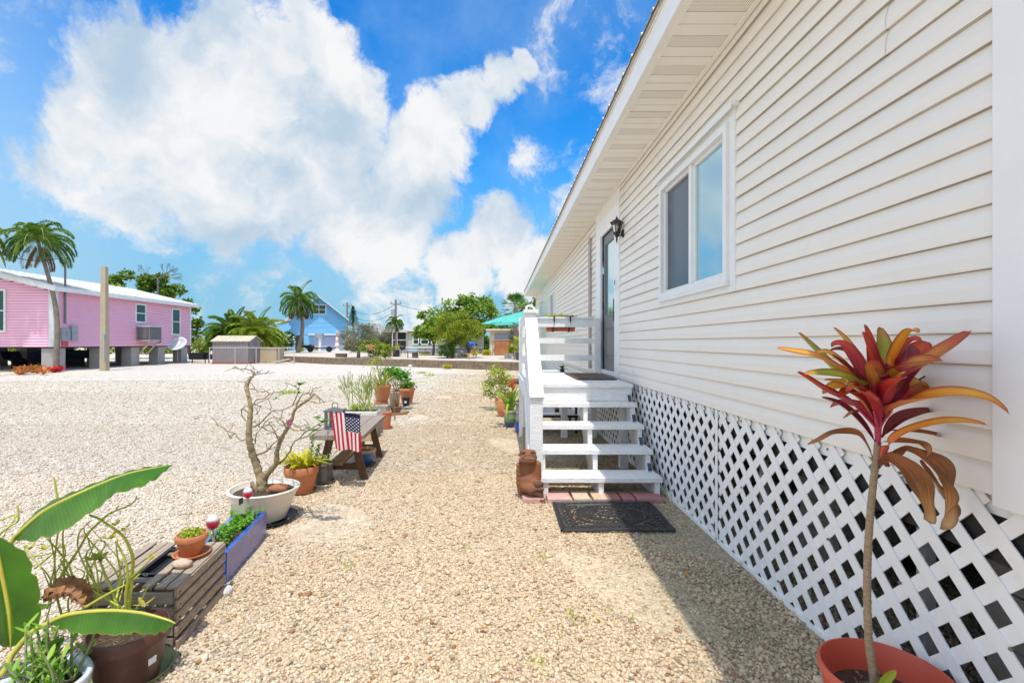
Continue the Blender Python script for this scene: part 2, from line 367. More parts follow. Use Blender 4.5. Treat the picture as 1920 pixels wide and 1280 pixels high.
# ================================================================ GROUND
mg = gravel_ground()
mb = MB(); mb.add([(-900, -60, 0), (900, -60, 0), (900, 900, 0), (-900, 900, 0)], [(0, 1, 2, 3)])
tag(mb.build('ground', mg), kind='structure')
mb = MB(); mb.add([(-900, 150, .02), (900, 150, .02), (900, 3000, .02), (-900, 3000, .02)], [(0, 1, 2, 3)])
tag(mb.build('water', mat('water', (.16, .34, .36), .12, (.22, .42, .42), .02, spec=.5)), kind='structure')
def stones():
    ph = (1+5**.5)/2
    iv = np.array([(-1,ph,0),(1,ph,0),(-1,-ph,0),(1,-ph,0),(0,-1,ph),(0,1,ph),(0,-1,-ph),(0,1,-ph),(ph,0,-1),(ph,0,1),(-ph,0,-1),(-ph,0,1)], float)/math.hypot(1, ph)
    ifc = np.array([(0,11,5),(0,5,1),(0,1,7),(0,7,10),(0,10,11),(1,5,9),(5,11,4),(11,10,2),(10,7,6),(7,1,8),(3,9,4),(3,4,2),(3,2,6),(3,6,8),(3,8,9),(4,9,5),(2,4,11),(6,2,10),(8,6,7),(9,8,1)])
    ov = np.array([(1,0,0),(0,1,0),(-1,0,0),(0,-1,0),(0,0,1),(0,0,-1)], float)
    ofc = np.array([(0,1,4),(1,2,4),(2,3,4),(3,0,4),(1,0,5),(2,1,5),(3,2,5),(0,3,5)])
    def batch(y0, y1, dens, s0, s1, v, f, xr=1.6):
        # the wedge of yard one could see from the path
        wl_ = 2.2 if y0 < 5 else 1.0
        n = int(dens*(y1-y0)*((xr+1.12*y1+wl_)))
        y = RNG.uniform(y0, y1, n); x = RNG.uniform(-1.12*y1-wl_, xr, n)
        keep = x > -1.12*y-wl_+RNG.uniform(0, .5, n)
        x, y = x[keep], y[keep]; n = len(x)
        r = np.exp(RNG.normal(math.log(s0), s1, n)).clip(s0*.45, s0*2.4)*.5
        big = RNG.random(n) < .0015; r[big] *= 2.0
        sc3 = np.stack([r*RNG.uniform(.8, 1.35, n), r*RNG.uniform(.75, 1.1, n), r*RNG.uniform(.5, .85, n)*(1 if y0 < 3 else .8 if y0 < 5 else .55)], 1)
        V = v[None]*(1+RNG.uniform(-.24, .24, (n, len(v), 1)))*sc3[:, None]
        a = RNG.uniform(0, 6.28, n); ca, sa = np.cos(a), np.sin(a)
        til = RNG.uniform(-.5, .5, n); ct, st = np.cos(til), np.sin(til)
        X, Y, Z = V[..., 0], V[..., 1], V[..., 2]
        Y, Z = Y*ct[:, None]-Z*st[:, None], Y*st[:, None]+Z*ct[:, None]
        X, Y = X*ca[:, None]-Y*sa[:, None], X*sa[:, None]+Y*ca[:, None]
        pn = np.sin(x*1.7+np.sin(y*1.3)*1.5)+np.sin(y*2.1+np.sin(x*2.3)*1.2)+.8*np.sin(x*5.1+y*3.7)
        sandy = (pn > 1.15) & (x > -1.7); z = RNG.uniform(-.15, .75, n)*r*(1 if y0 < 3 else .8 if y0 < 5 else .5)-np.where(sandy, RNG.uniform(.2, 1.5, n), 0)*r
        V = np.stack([X+x[:, None], Y+y[:, None], Z+z[:, None]], -1).reshape(-1, 3)
        Fc = (f[None]+(np.arange(n)*len(v))[:, None, None]).reshape(-1, 3)
        return V, Fc
    fl = [1.0]
    bs = [batch(1.5, 3.2, 8200, .0138, .33, iv, ifc, 2.2), batch(3.2, 5.2, 5200, .0155, .32, iv, ifc, 1.7), batch(5.2, 8.5, 2700, .0185, .35, ov, ofc), batch(8.5, 14, 800, .024, .35, ov, ofc), batch(14, 22, 190, .032, .35, ov, ofc)]
    o = 0; VV = []; FF = []
    for V, Fc in bs: VV.append(V); FF.append(Fc+o); o += len(V)
    return tag(npmesh('gravel', np.concatenate(VV), np.concatenate(FF), stone_mat(), None, 3, smooth=True), kind='stuff')
stones()
# paler, newer gravel pad across the middle of the lot
pts = [(-21, 17.5), (-10, 18.2), (-3.3, 19.3), (-2.6, 22), (-3.0, 27.5), (-11, 31.6), (-16, 34), (-21.2, 31)]
mb = MB(); mb.add([(x, y, .006) for x, y in pts], [tuple(range(len(pts)))])
tag(mb.build('gravel_pad', mat('pale_gravel', (.62, .56, .49), .95, (.54, .47, .39), 3, .6, 60, spec=.1)), kind='structure')
# neighbour's raised yard behind the retaining wall
WALL = [(-18.5, 37.6), (-15.6, 35.6), (-11.3, 32.0), (-7.2, 29.6), (-3.4, 27.2), (-1.3, 25.9), (.6, 24.9), (3.2, 23.8), (9, 22.0)]
mb = MB(); q = [(x, y+.12, .43) for x, y in WALL]+[(60, 20, .43), (70, 150, .43), (-60, 150, .43), (-30, 60, .43)]
mb.add(q, [tuple(range(len(q)))])
tag(mb.build('raised_yard', mat('yard_sand', (.66, .57, .47), .95, (.52, .43, .34), 1.2, .6, 30, spec=.1, dirt=.5, dcol=(.34, .27, .2))), kind='structure')
# ================================================================ WHITE HOUSE
WX = 1.558; HY0, HY1 = -2.6, 21.05; CB = 1.41; Z0, ZS = .953, 3.455
m_sid = mat('siding_cream', (.86, .81, .735), .42, (.845, .79, .71), 2.5, .05, 90, spec=.45, dirt=.10, dcol=(.55, .5, .42))
m_wht = mat('trim_white', (.87, .86, .84), .4, (.81, .81, .80), 4, .05, 60, spec=.45)
m_wood_w = mat('white_painted_wood', (.86, .85, .84), .55, (.76, .75, .73), 7, .5, 26, spec=.3, stretch=(1, 6, 6), dirt=.38, dcol=(.45, .41, .35))
m_vinyl = mat('white_vinyl_lattice', (.87, .86, .84), .35, (.84, .83, .80), 3, .0, spec=.5, dirt=.22, dcol=(.55, .5, .4))
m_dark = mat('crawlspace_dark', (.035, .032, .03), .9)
m_conc = mat('concrete_block', (.36, .34, .31), .9, (.27, .25, .22), 6, .6, 50, dirt=.4, dcol=(.16, .14, .11))
m_blk = mat('black_metal', (.025, .025, .027), .42, (.04, .04, .04), 9, metal=.3)
house = thing('white_house', (WX, CB, 0), 'long cream lap sided house with white eave and lattice skirt beside the gravel path', 'house')
DY0, DY1, DZ = 6.48, 7.38, 3.03
WINS = [(3.161, 4.679, 1.766, 2.981), (13.4, 14.9, 1.766, 2.981), (17.4, 18.6, 1.9, 2.9)]
def siding():
    mb = MB(); p = .1016; z = Z0; k = 0
    while z < ZS-.005:
        zt = min(z+p, ZS)
        cuts = []
        if z < DZ-.02: cuts.append((DY0, DY1))
        for a, b, c, d in WINS:
            if z+.02 >= c and zt-.02 <= d: cuts.append((a+.08, b-.08))
        cuts.sort(); y = HY0+.02; segs = []
        for a, b in cuts: segs.append((y, a)); y = b
        segs.append((y, HY1)); s2 = []
        for a, b in segs:
            j = HY0+.9+((k//2)*1.37) % 3.66; q = a
            while j < b:
                if j > a+.15 and j < b-.15: s2.append((q, j, len(s2) % 2)); q = j-.006
                j += 3.66
            s2.append((q, b, len(s2) % 2))
        segs = s2
        for a, b, lap in segs:
            # dutch-style lap: lip at the bottom, slight belly, back to the wall at the top
            pr = [(.016, 0), (.0175, .006), (.016, .045), (.009, .078), (.002, .1)] if k % 1 == 0 else []
            vs = [(WX+.002, a, z), (WX+.002, b, z)]
            for dx, dz in pr:
                dx += .0022*lap; zz = min(z+dz, ZS); vs += [(WX-dx, a, zz), (WX-dx, b, zz)]
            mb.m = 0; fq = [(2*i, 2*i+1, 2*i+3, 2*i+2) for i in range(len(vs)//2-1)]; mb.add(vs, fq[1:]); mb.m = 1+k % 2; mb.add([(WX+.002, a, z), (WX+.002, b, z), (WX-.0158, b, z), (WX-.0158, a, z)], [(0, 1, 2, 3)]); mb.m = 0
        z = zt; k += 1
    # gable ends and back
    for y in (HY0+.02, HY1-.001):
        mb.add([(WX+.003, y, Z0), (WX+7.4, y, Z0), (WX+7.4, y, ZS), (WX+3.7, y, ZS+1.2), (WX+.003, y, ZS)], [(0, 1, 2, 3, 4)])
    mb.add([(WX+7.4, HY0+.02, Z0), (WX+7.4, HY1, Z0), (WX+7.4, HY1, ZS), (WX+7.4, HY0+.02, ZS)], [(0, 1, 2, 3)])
    return mb.build('wall', [m_sid, mat('siding_lap_shade', (.54, .47, .38), .8), mat('siding_groove_shade', (.72, .66, .57), .7)], house)  # lap undersides coloured darker to draw the shadow lines between courses
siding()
mb = MB(); mb.box((WX-.032, CB-.06, Z0-.03), (WX+.1, CB+.093, ZS-.017)); mb.build('trim_board', m_wht, house, bevel=.004)
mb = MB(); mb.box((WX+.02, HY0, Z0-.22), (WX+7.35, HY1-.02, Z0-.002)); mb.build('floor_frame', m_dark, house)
EX = 1.08
def soffit():
    mb = MB(); y = HY0-.5; k = 0; p = .1167
    while y < HY1+.2:
        vs = [(EX+.03, y, ZS+.008), (WX-.006, y, ZS+.008), (EX+.03, y, ZS), (WX-.006, y, ZS), (EX+.03, y+p-.010, ZS), (WX-.006, y+p-.010, ZS), (EX+.03, y+p-.010, ZS+.008), (WX-.006, y+p-.010, ZS+.008), (EX+.03, y+p, ZS+.008), (WX-.006, y+p, ZS+.008)]
        mb.m = 1 if k % 3 == 0 else 0
        mb.add(vs, [(1, 0, 2, 3), (3, 2, 4, 5), (5, 4, 6, 7), (7, 6, 8, 9)]); y += p; k += 1
    mb.m = 0
    mb.box((WX-.052, HY0-.5, ZS-.016), (WX-.022, HY1+.2, ZS-.001)); mb.box((EX, HY0-.5, ZS-.006), (EX+.055, HY1+.2, ZS-.001))
    ms = mat('soffit_vinyl', (.88, .84, .76), .5, (.86, .82, .74), 3, spec=.3)
    m, t, b = nodes('soffit_perforated')
    geo = nnew(t, 'ShaderNodeNewGeometry')
    sx = nnew(t, 'ShaderNodeSeparateXYZ', {'Vector': geo.outputs['Position']})
    def dots(o, s): 
        a = nnew(t, 'ShaderNodeMath', {0: o, 1: s}, operation='MULTIPLY'); f = nnew(t, 'ShaderNodeMath', {0: a.outputs[0]}, operation='FRACT')
        return nnew(t, 'ShaderNodeMath', {0: f.outputs[0], 1: .5}, operation='SUBTRACT').outputs[0]
    dx, dy = dots(sx.outputs[0], 85.0), dots(sx.outputs[1], 85.0)
    q = nnew(t, 'ShaderNodeMath', {0: nnew(t, 'ShaderNodeMath', {0: dx, 1: dx}, operation='MULTIPLY').outputs[0], 1: nnew(t, 'ShaderNodeMath', {0: dy, 1: dy}, operation='MULTIPLY').outputs[0]}, operation='ADD')
    lt = nnew(t, 'ShaderNodeMath', {0: q.outputs[0], 1: .055}, operation='LESS_THAN')
    mxx = nnew(t, 'ShaderNodeMix', {'Factor': lt.outputs[0], 'A': (.86, .82, .74, 1), 'B': (.24, .19, .14, 1)}, data_type='RGBA')
    t.links.new(mxx.outputs[2], b.inputs['Base Color']); b.inputs['Roughness'].default_value = .5
    return mb.build('soffit', [ms, m], house)
soffit()
mb = MB(); mb.box((EX-.018, HY0-.52, ZS-.012), (EX, HY1+.22, ZS+.185)); mb.box((EX-.03, HY0-.52, ZS+.17), (EX-.0185, HY1+.22, ZS+.2))
mb.build('fascia', m_wht, house, bevel=.003)
def metal_roof():
    mb = MB(); y = HY0-.52; sl = .30; x0, x1 = EX-.055, WX+3.7; z0 = ZS+.205; p = .265
    prof = []
    while y < HY1+.24:
        prof += [(y, 0), (y+.016, .024), (y+.042, .024), (y+.058, 0), (y+.14, 0), (y+.147, .008), (y+.16, .008), (y+.167, 0)]; y += p
    vs = []
    for (yy, h) in prof: vs += [(x0, yy, z0+h), (x1, yy, z0+h+(x1-x0)*sl), (x0, yy, z0-.012+h*.6)]
    fs = []
    for i in range(len(prof)-1): a = 3*i; fs += [(a, a+1, a+4, a+3), (a+2, a, a+3, a+5)]
    mb.add(vs, fs)
    zr = z0+(x1-x0)*sl
    mb.add([(x1, HY0-.52, zr), (x1, HY1+.24, zr), (2*x1-x0, HY1+.24, z0), (2*x1-x0, HY0-.52, z0)], [(0, 1, 2, 3)])
    mb.box((x0+.01, HY0-.52, z0-.03), (EX-.03, HY1+.24, z0-.013))
    return mb.build('roof', mat('weathered_metal_roof', (.60, .55, .46), .5, (.42, .36, .28), 9, .2, 40, metal=.35, dirt=.5, dcol=(.25, .2, .14)), house)
metal_roof()
# lattice skirt
def lattice(y0, y1, z0, z1):
    mb = MB(); p = .163; w = .049; x = 1.5545
    for lay, sgn in ((0, 1), (1, -1)):
        c = y0-(z1-z0)-1
        while c < y1+(z1-z0)+1:
            # line: y = c + sgn*(z-z0)
            a, b = z0, z1
            ya, yb = c, c+sgn*(z1-z0)
            lo, hi = 0.0, 1.0; d = yb-ya
            for s_, lim in ((1, y1), (-1, y0)):
                if abs(d) < 1e-9: continue
                t = (lim-ya)/d
                if (d > 0) == (s_ > 0): hi = min(hi, t)
                else: lo = max(lo, t)
            if hi-lo > .02:
                p0 = Vector((x+lay*.0062, ya+d*lo, z0+(z1-z0)*lo)); p1 = Vector((x+lay*.0062, ya+d*hi, z0+(z1-z0)*hi))
                mb.beam(p0, p1, .0052, w, up=(0, -sgn*1, 1))
            c += p
    return mb
for (a, b) in ((-2.5, .97), (1.0, 3.447), (3.478, 5.86), (5.89, 8.3), (8.33, 21)):
    lp = lattice(a, b, .012, .945).build('lattice_panel', m_vinyl, house)
    mb = MB(); mb.box((1.5615+.009, a, .885), (1.585, b, .951)); mb.build('nailing_strip', m_vinyl, lp)
    mb = MB(); q = a+.06
    while q < min(b, 6):
        for zz in (.925, .50, .10): mb.tube([(1.5475, q+random.uniform(-.01, .01), zz), (1.5515, q, zz)], .006, 8)
        q += .41
    mb.build('screw_heads', mat('rusty_screw', (.22, .16, .11), .7), lp)
    mb = MB(); mb.box((1.544, a, .003), (1.5515, b, .034)); mb.box((1.5515, a, .003), (1.5655, b, .012)); mb.build('bottom_channel', m_vinyl, lp)
for y in (.985, 3.4625, 5.875, 8.315): mb = MB(); mb.box((1.5445, y-.017, .035), (1.5505, y+.017, .95)); mb.build('lattice_joint', m_vinyl, house)
m_grout = m_conc
for k, (x, y) in enumerate([(1.95, 1.55), (2.3, 3.2), (2.3, 5.4), (2.3, 8.0), (2.3, 10.5), (2.3, 13), (4.2, 2.2), (4.2, 5), (4.2, 8)]):
    mb = MB()
    for i in range(4):
        o = .004*(i % 2); mb.box((x-.2+o, y-.2-o, i*.19), (x+.2+o, y+.2-o, i*.19+.186))
    mb.build('foundation_pier', m_conc, house, bevel=.004)
for y in (1.82, 2.95, 4.2, 5.3, 6.6): mb = MB(); mb.box((1.60, y, .0), (1.64, y+.04, .73)); mb.build('skirt_post', mat('grey_plastic_post', (.45, .45, .47), .5), house)
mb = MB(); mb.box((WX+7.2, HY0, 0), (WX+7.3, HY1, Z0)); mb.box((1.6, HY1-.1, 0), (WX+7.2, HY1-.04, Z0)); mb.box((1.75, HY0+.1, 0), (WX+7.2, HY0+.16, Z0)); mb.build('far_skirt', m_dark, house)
# windows
m_glass = None
def film_glass(name, col, metal=.85, rough=.04):
    m, t, b = nodes(name); b.inputs['Base Color'].default_value = c4(col); b.inputs['Metallic'].default_value = metal; b.inputs['Roughness'].default_value = rough; return m
m_gl = film_glass('reflective_glass', (.47, .66, .72), .85)
def screen_mat():
    m, t, b = nodes('insect_screen')
    geo = nnew(t, 'ShaderNodeNewGeometry'); sx = nnew(t, 'ShaderNodeSeparateXYZ', {'Vector': geo.outputs['Position']})
    a = nnew(t, 'ShaderNodeMath', {0: sx.outputs[1], 1: 300.0}, operation='MULTIPLY'); s = nnew(t, 'ShaderNodeMath', {0: a.outputs[0]}, operation='SINE')
    mr = nnew(t, 'ShaderNodeMapRange', {'Value': s.outputs[0], 'From Min': -1.0, 'From Max': 1.0, 'To Min': .4, 'To Max': .8})
    v = nnew(t, 'ShaderNodeVectorMath', {0: (.14, .18, .23)}, operation='SCALE'); t.links.new(mr.outputs[0], v.inputs['Scale'])
    t.links.new(v.outputs[0], b.inputs['Base Color']); b.inputs['Roughness'].default_value = .22; b.inputs['Metallic'].default_value = .35; return m
m_scr = screen_mat()
m_fr = mat('window_frame_white', (.84, .84, .82), .35, (.80, .80, .78), 6, spec=.5)
def slider(y0, y1, z0, z1):
    """trim, frame, meeting stile; sash near the camera glazed, far one behind a screen"""
    x = WX; mb = MB(); t = .075
    # flat casing proud of the siding
    mb.box((x-.028, y0, z0), (x+.002, y0+t, z1)); mb.box((x-.028, y1-t, z0), (x+.002, y1, z1))
    mb.box((x-.0285, y0+t, z1-t), (x+.002, y1-t, z1)); mb.box((x-.0285, y0+t, z0), (x+.002, y1-t, z0+t))
    w = mb.build('window', m_fr, house, bevel=.003)
    mb = MB(); mb.box((x-.062, y0-.03, z1-.012), (x-.001, y1+.05, z1+.014)); mb.box((x-.066, y0-.03, z1-.03), (x-.0625, y1+.05, z1+.014)); mb.build('drip_cap', m_fr, w)
    mb = MB(); a0, a1, b0, b1 = y0+t, y1-t, z0+t, z1-t; f = .05
    mb.box((x-.05, a0, b0), (x+.05, a0+f, b1)); mb.box((x-.05, a1-f, b0), (x+.05, a1, b1))
    mb.box((x-.0505, a0+f, b1-f), (x+.05, a1-f, b1)); mb.box((x-.0505, a0+f, b0), (x+.05, a1-f, b0+f))
    mb.box((x-.058, a0-.01, b0-.03), (x-.0288, a1+.01, b0-.002))
    ym = (a0+a1)/2-.02
    mb.box((x-.03, ym-.028, b0+f), (x+.04, ym+.028, b1-f))
    # sash rails round each light
    for (c, d) in ((a0+f, ym-.028), (ym+.028, a1-f)):
        mb.box((x-.012, c, b0+f), (x+.03, c+.022, b1-f)); mb.box((x-.012, d-.022, b0+f), (x+.03, d, b1-f))
        mb.box((x-.0125, c+.022, b0+f), (x+.03, d-.022, b0+f+.024)); mb.box((x-.0125, c+.022, b1-f-.024), (x+.03, d-.022, b1-f))
    mb.build('frame', m_fr, w, bevel=.002)
    mb = MB(); mb.add([(x+.004, a0+f, b0+f), (x+.004, ym, b0+f), (x+.004, ym, b1-f), (x+.004, a0+f, b1-f)], [(0, 1, 2, 3)][:1]); mb.build('pane', m_gl, w)
    mb = MB(); mb.add([(x+.012, ym, b0+f), (x+.012, a1-f, b0+f), (x+.012, a1-f, b1-f), (x+.012, ym, b1-f)], [(0, 1, 2, 3)]); mb.build('screen', m_scr, w)
    return w
for wv in WINS: slider(*wv)
# door
m_dg = mat('door_grey', (.20, .20, .205), .45, (.185, .185, .19), 3, spec=.4)
def make_door():
    x = WX
    mb = MB()
    mb.box((x-.034, 6.225, .975), (x+.002, DY0, 3.265)); mb.box((x-.034, DY1, .975), (x+.002, 7.72, 3.265)); mb.box((x-.0335, DY0, DZ), (x+.002, DY1, 3.265))
    mb.build('door_casing', m_wht, house, bevel=.004)
    mb = MB(); mb.box((x-.030, 6.2, 3.268), (x+.002, 7.76, ZS-.018)); mb.build('header_board', m_sid, house)
    mb = MB(); mb.box((x-.03, DY0+.002, .97), (x+.10, DY1-.002, 1.028)); mb.build('sill', m_wht, house, bevel=.004)
    mb = MB(); x0, x1 = x+.018, x+.058; a, b, c, d = DY0+.012, DY1-.012, 1.034, DZ-.008
    g0, g1, h0, h1 = a+.13, b-.13, c+.80, d-.14
    mb.box((x0, a, c), (x1, g0, d)); mb.box((x0, g1, c), (x1, b, d)); mb.box((x0+.0005, g0, h1), (x1, g1, d)); mb.box((x0+.0005, g0, c), (x1, g1, h0))
    # raised lower panel
    p0, p1, q0, q1 = a+.17, b-.17, c+.16, c+.62
    for (u0, u1, v0, v1) in ((p0, p1, q0, q0+.02), (p0, p1, q1-.02, q1), (p0, p0+.02, q0+.02, q1-.02), (p1-.02, p1, q0+.02, q1-.02)): mb.box((x0-.012, u0, v0), (x0+.0002, u1, v1))
    mb.box((x0-.008, p0+.055, q0+.055), (x0+.0002, p1-.055, q1-.055))
    # glazing bead
    for (u0, u1, v0, v1) in ((g0-.02, g1+.02, h0-.02, h0), (g0-.02, g1+.02, h1, h1+.02), (g0-.02, g0, h0, h1), (g1, g1+.02, h0, h1)): mb.box((x0-.01, u0, v0), (x0+.0002, u1, v1))
    dr = mb.build('door', m_dg, house, bevel=.003)
    mb = MB(); mb.add([(x0+.012, g0, h0), (x0+.012, g1, h0), (x0+.012, g1, h1), (x0+.012, g0, h1)], [(0, 1, 2, 3)]); mb.build('pane', m_gl, dr)
    mb = MB(); mb.beam((x0-.035, a+.07, 2.02), (x0-.035, a+.07, 1.72), .014, .02); mb.beam((x0-.035, a+.07, 2.02), (x0, a+.07, 2.02), .012, .014); mb.beam((x0-.035, a+.07, 1.72), (x0, a+.07, 1.72), .012, .014)
    mb.box((x0-.006, a+.045, 1.66), (x0+.0005, a+.095, 2.08)); mb.build('handle', m_blk, dr, bevel=.002)
    for z in (1.3, 1.98, 2.72):
        mb = MB(); mb.box((x0-.014, b-.01, z-.05), (x0+.004, b+.016, z+.05)); mb.tube([(x0-.014, b+.004, z-.052), (x0-.014, b+.004, z+.052)], .007, 8); mb.build('hinge', m_blk, dr)
make_door()
mb = MB(); mb.box((WX-.056, 6.33, 2.12), (WX-.034, 6.37, 2.25)); mb.m = 1; mb.box((WX-.058, 6.332, 2.185), (WX-.0565, 6.368, 2.245)); mb.build('doorbell', [m_wht, m_blk], house, bevel=.002)
mb = MB(); mb.tube([(WX-.04, 8.2, .99), (WX-.04, 8.2, 1.15), (WX-.04, 8.2, 3.16), (WX-.02, 8.2, 3.2)], .027, 12); mb.box((WX-.05, 8.17, 1.1), (WX, 8.235, 1.14)); mb.box((WX-.05, 8.17, 2.6), (WX, 8.235, 2.62))
mb.build('conduit', mat('mauve_conduit', (.50, .43, .41), .5), house)
# ================================================================ WALL LANTERN
def wall_lantern():
    t = thing('wall_lantern', (WX-.03, 6.07, 2.8), 'black coach lantern with clear glass mounted beside the grey house door', 'wall lamp')
    c = Vector((1.462, 6.07, 0)); mb = MB()
    mb.lathe([(0, 0), (.052, 0), (.055, .01), (.045, .018), (.03, .024)], (0, 0, 0), 20)
    vs = [(WX-.014-z, 6.07+x, 2.80+y) for (x, y, z) in mb.v]; mb.v = vs
    mb.tube(bez([(WX-.03, 6.07, 2.80), (WX-.05, 6.07, 2.775), (c.x+.02, c.y, 2.77), (c.x, c.y, 2.80)]), .009, 8)
    mb.build('bracket', m_blk, t, smooth=False)
    mb = MB(); mb.lathe([(.004, 2.67), (.008, 2.70), (.013, 2.715), (.010, 2.735), (.022, 2.765), (.036, 2.79), (.048, 2.80), (.044, 2.81)], (c.x, c.y, 0), 16, cap=True); mb.build('base', m_blk, t, smooth=True)
    mb = MB()
    for k in range(6):
        a = math.pi/3*k; mb.beam((c.x+.042*math.cos(a), c.y+.042*math.sin(a), 2.808), (c.x+.068*math.cos(a), c.y+.068*math.sin(a), 2.928), .008, .008)
    mb.build('cage', m_blk, t)
    mb = MB(); mb.lathe([(.037, 2.81), (.062, 2.927)], (c.x, c.y, 0), 6)
    g, tt, b = nodes('lantern_glass'); b.inputs['Transmission Weight'].default_value = 1; b.inputs['Roughness'].default_value = .12; b.inputs['Base Color'].default_value = (.97, .94, .86, 1); b.inputs['IOR'].default_value = 1.2
    mb.build('glass', g, t)
    mb = MB(); mb.lathe([(.012, 2.82), (.014, 2.85), (.022, 2.875), (.016, 2.905), (.003, 2.915)], (c.x, c.y, 0), 12, cap=True); mb.build('bulb', mat('frosted_bulb', (.75, .70, .58), .5), t, smooth=True)
    mb = MB(); mb.lathe([(.086, 2.925), (.088, 2.934), (.06, 2.952), (.032, 2.972), (.018, 2.978), (.012, 2.985), (.016, 2.994), (.005, 3.004), (.003, 3.02)], (c.x, c.y, 0), 6, cap=True); mb.build('cap', m_blk, t)
wall_lantern()
# ================================================================ PORCH STEPS
TY = [4.42, 4.70, 4.98, 5.24]; RZ = .1932; XR = 1.485; XL = .365; DKF, DKB, DKZ = 5.42, 7.42, .966
porch = thing('porch_steps', (.9, 5.4, 0), 'white painted wooden landing with four open steps and rails before the grey door', 'porch')
for i, y in enumerate(TY):
    z = RZ*(i+1); mb = MB(); yb = (TY[i+1] if i < 3 else DKF)+.015
    mb.box((XL-(.0 if i == 0 else -.02), y, z-.045), (XR, y+.14, z)); mb.box((XL-(.0 if i == 0 else -.02), y+.145, z-.045), (XR, yb, z-.001))
    tr_ = mb.build('tread', m_wood_w, porch, bevel=.004)
    mb = MB()
    for sx in (XL+.05, .928, XR-.045):
        for sy in (y+.045, y+.10, y+.19, yb-.03): mb.tube([(sx+random.uniform(-.006, .006), sy, z-.004), (sx, sy, z+.0012)], .0045, 8)
    mb.build('screw_heads', mat('rusty_screw', (.22, .16, .11), .7), tr_)
for x in (XL+.03, .905, XR-.065):
    mb = MB()
    for i, y in enumerate(TY): mb.box((x, y+.02, RZ*i-(.0 if i == 0 else .10)), (x+.045, (TY[i+1] if i < 3 else DKF)+.03, RZ*(i+1)-.047))
    # sloping carriage under the saw-tooth
    vs = [(4.62, 0), (4.84, 0), (5.45, .52), (5.45, .72)]
    mb.add([(x+.004, a, b) for a, b in vs]+[(x+.041, a, b) for a, b in vs], [(0, 1, 2, 3), (7, 6, 5, 4), (0, 4, 5, 1), (1, 5, 6, 2), (2, 6, 7, 3), (3, 7, 4, 0)])
    mb.build('stringer', m_wood_w, porch)
mb = MB(); y = DKF-.02
while y < DKB-.02:
    mb.box((.272, y, DKZ-.038), (XR, min(y+.138, DKB), DKZ)); y += .1425
mb.build('deck', m_wood_w, porch, bevel=.003)
mb = MB(); mb.box((.29, DKF+.005, DKZ-.19), (XR-.01, DKF+.04, DKZ-.040)); mb.box((.29, DKB-.06, DKZ-.2), (XR-.01, DKB-.02, DKZ-.04)); mb.box((.29, DKF+.04, DKZ-.2), (.33, DKB-.06, DKZ-.04))
for x in (.7, 1.08, 1.43): mb.box((x, DKF+.041, DKZ-.19), (x+.04, DKB-.061, DKZ-.041))
mb.build('rim_board', m_wood_w, porch)
for (x, y) in ((.34, DKB-.16), (.92, DKB-.16), (1.36, DKB-.16), (1.36, DKF+.06), (.34, DKF+.06)):
    mb = MB(); mb.box((x, y, 0), (x+.09, y+.09, DKZ-.21)); mb.build('leg', m_wood_w, porch, bevel=.003)
# posts
mb = MB(); mb.box((.283, 4.60, 0), (.405, 4.70, .885)); mb.build('lower_newel', m_wood_w, porch, bevel=.004)
mb = MB(); mb.box((.29, 5.47, .0), (.41, 5.57, 1.76)); mb.box((.262, 5.44, 1.761), (.432, 5.60, 1.80)); mb.build('upper_newel', m_wood_w, porch, bevel=.004)
mb = MB(); mb.box((.285, DKB-.10, .0), (.375, DKB-.01, 1.80)); mb.build('corner_post', m_wood_w, porch, bevel=.004)
mb = MB(); mb.box((1.425, DKB-.10, DKZ+.001), (1.522, DKB-.01, 1.80)); mb.build('wall_post', m_wood_w, porch, bevel=.004)
# sloping cap board of the stair rail
mb = MB(); mb.beam((.347, 4.585, .90), (.347, 5.47, 1.70), .137, .038); mb.build('handrail', m_wood_w, porch, bevel=.005)
mb = MB(); mb.beam((.297, 4.66, .56), (.297, 5.46, 1.24), .03, .09); mb.build('rail', m_wood_w, porch, bevel=.003)
mb = MB(); mb.beam((.284, 4.50, .10), (.284, 5.43, .87), .03, .20); mb.build('side_skirt', m_wood_w, porch, bevel=.003)
for z0, z1 in ((1.665, 1.79), (1.415, 1.495), (1.155, 1.24)):
    mb = MB(); mb.box((.377, DKB-.075, z0), (1.423, DKB-.037, z1)); mb.build('rail', m_wood_w, porch, bevel=.004)
for z0, z1 in ((1.665, 1.785), (1.42, 1.5), (1.16, 1.24)):
    mb = MB(); mb.box((.30, 5.571, z0), (.338, DKB-.101, z1)); mb.build('rail', m_wood_w, porch, bevel=.004)
mb = MB(); mb.box((.377, DKB-.102, 1.79), (1.423, DKB+.03, 1.815)); mb.build('cap_board', m_wood_w, porch, bevel=.003)
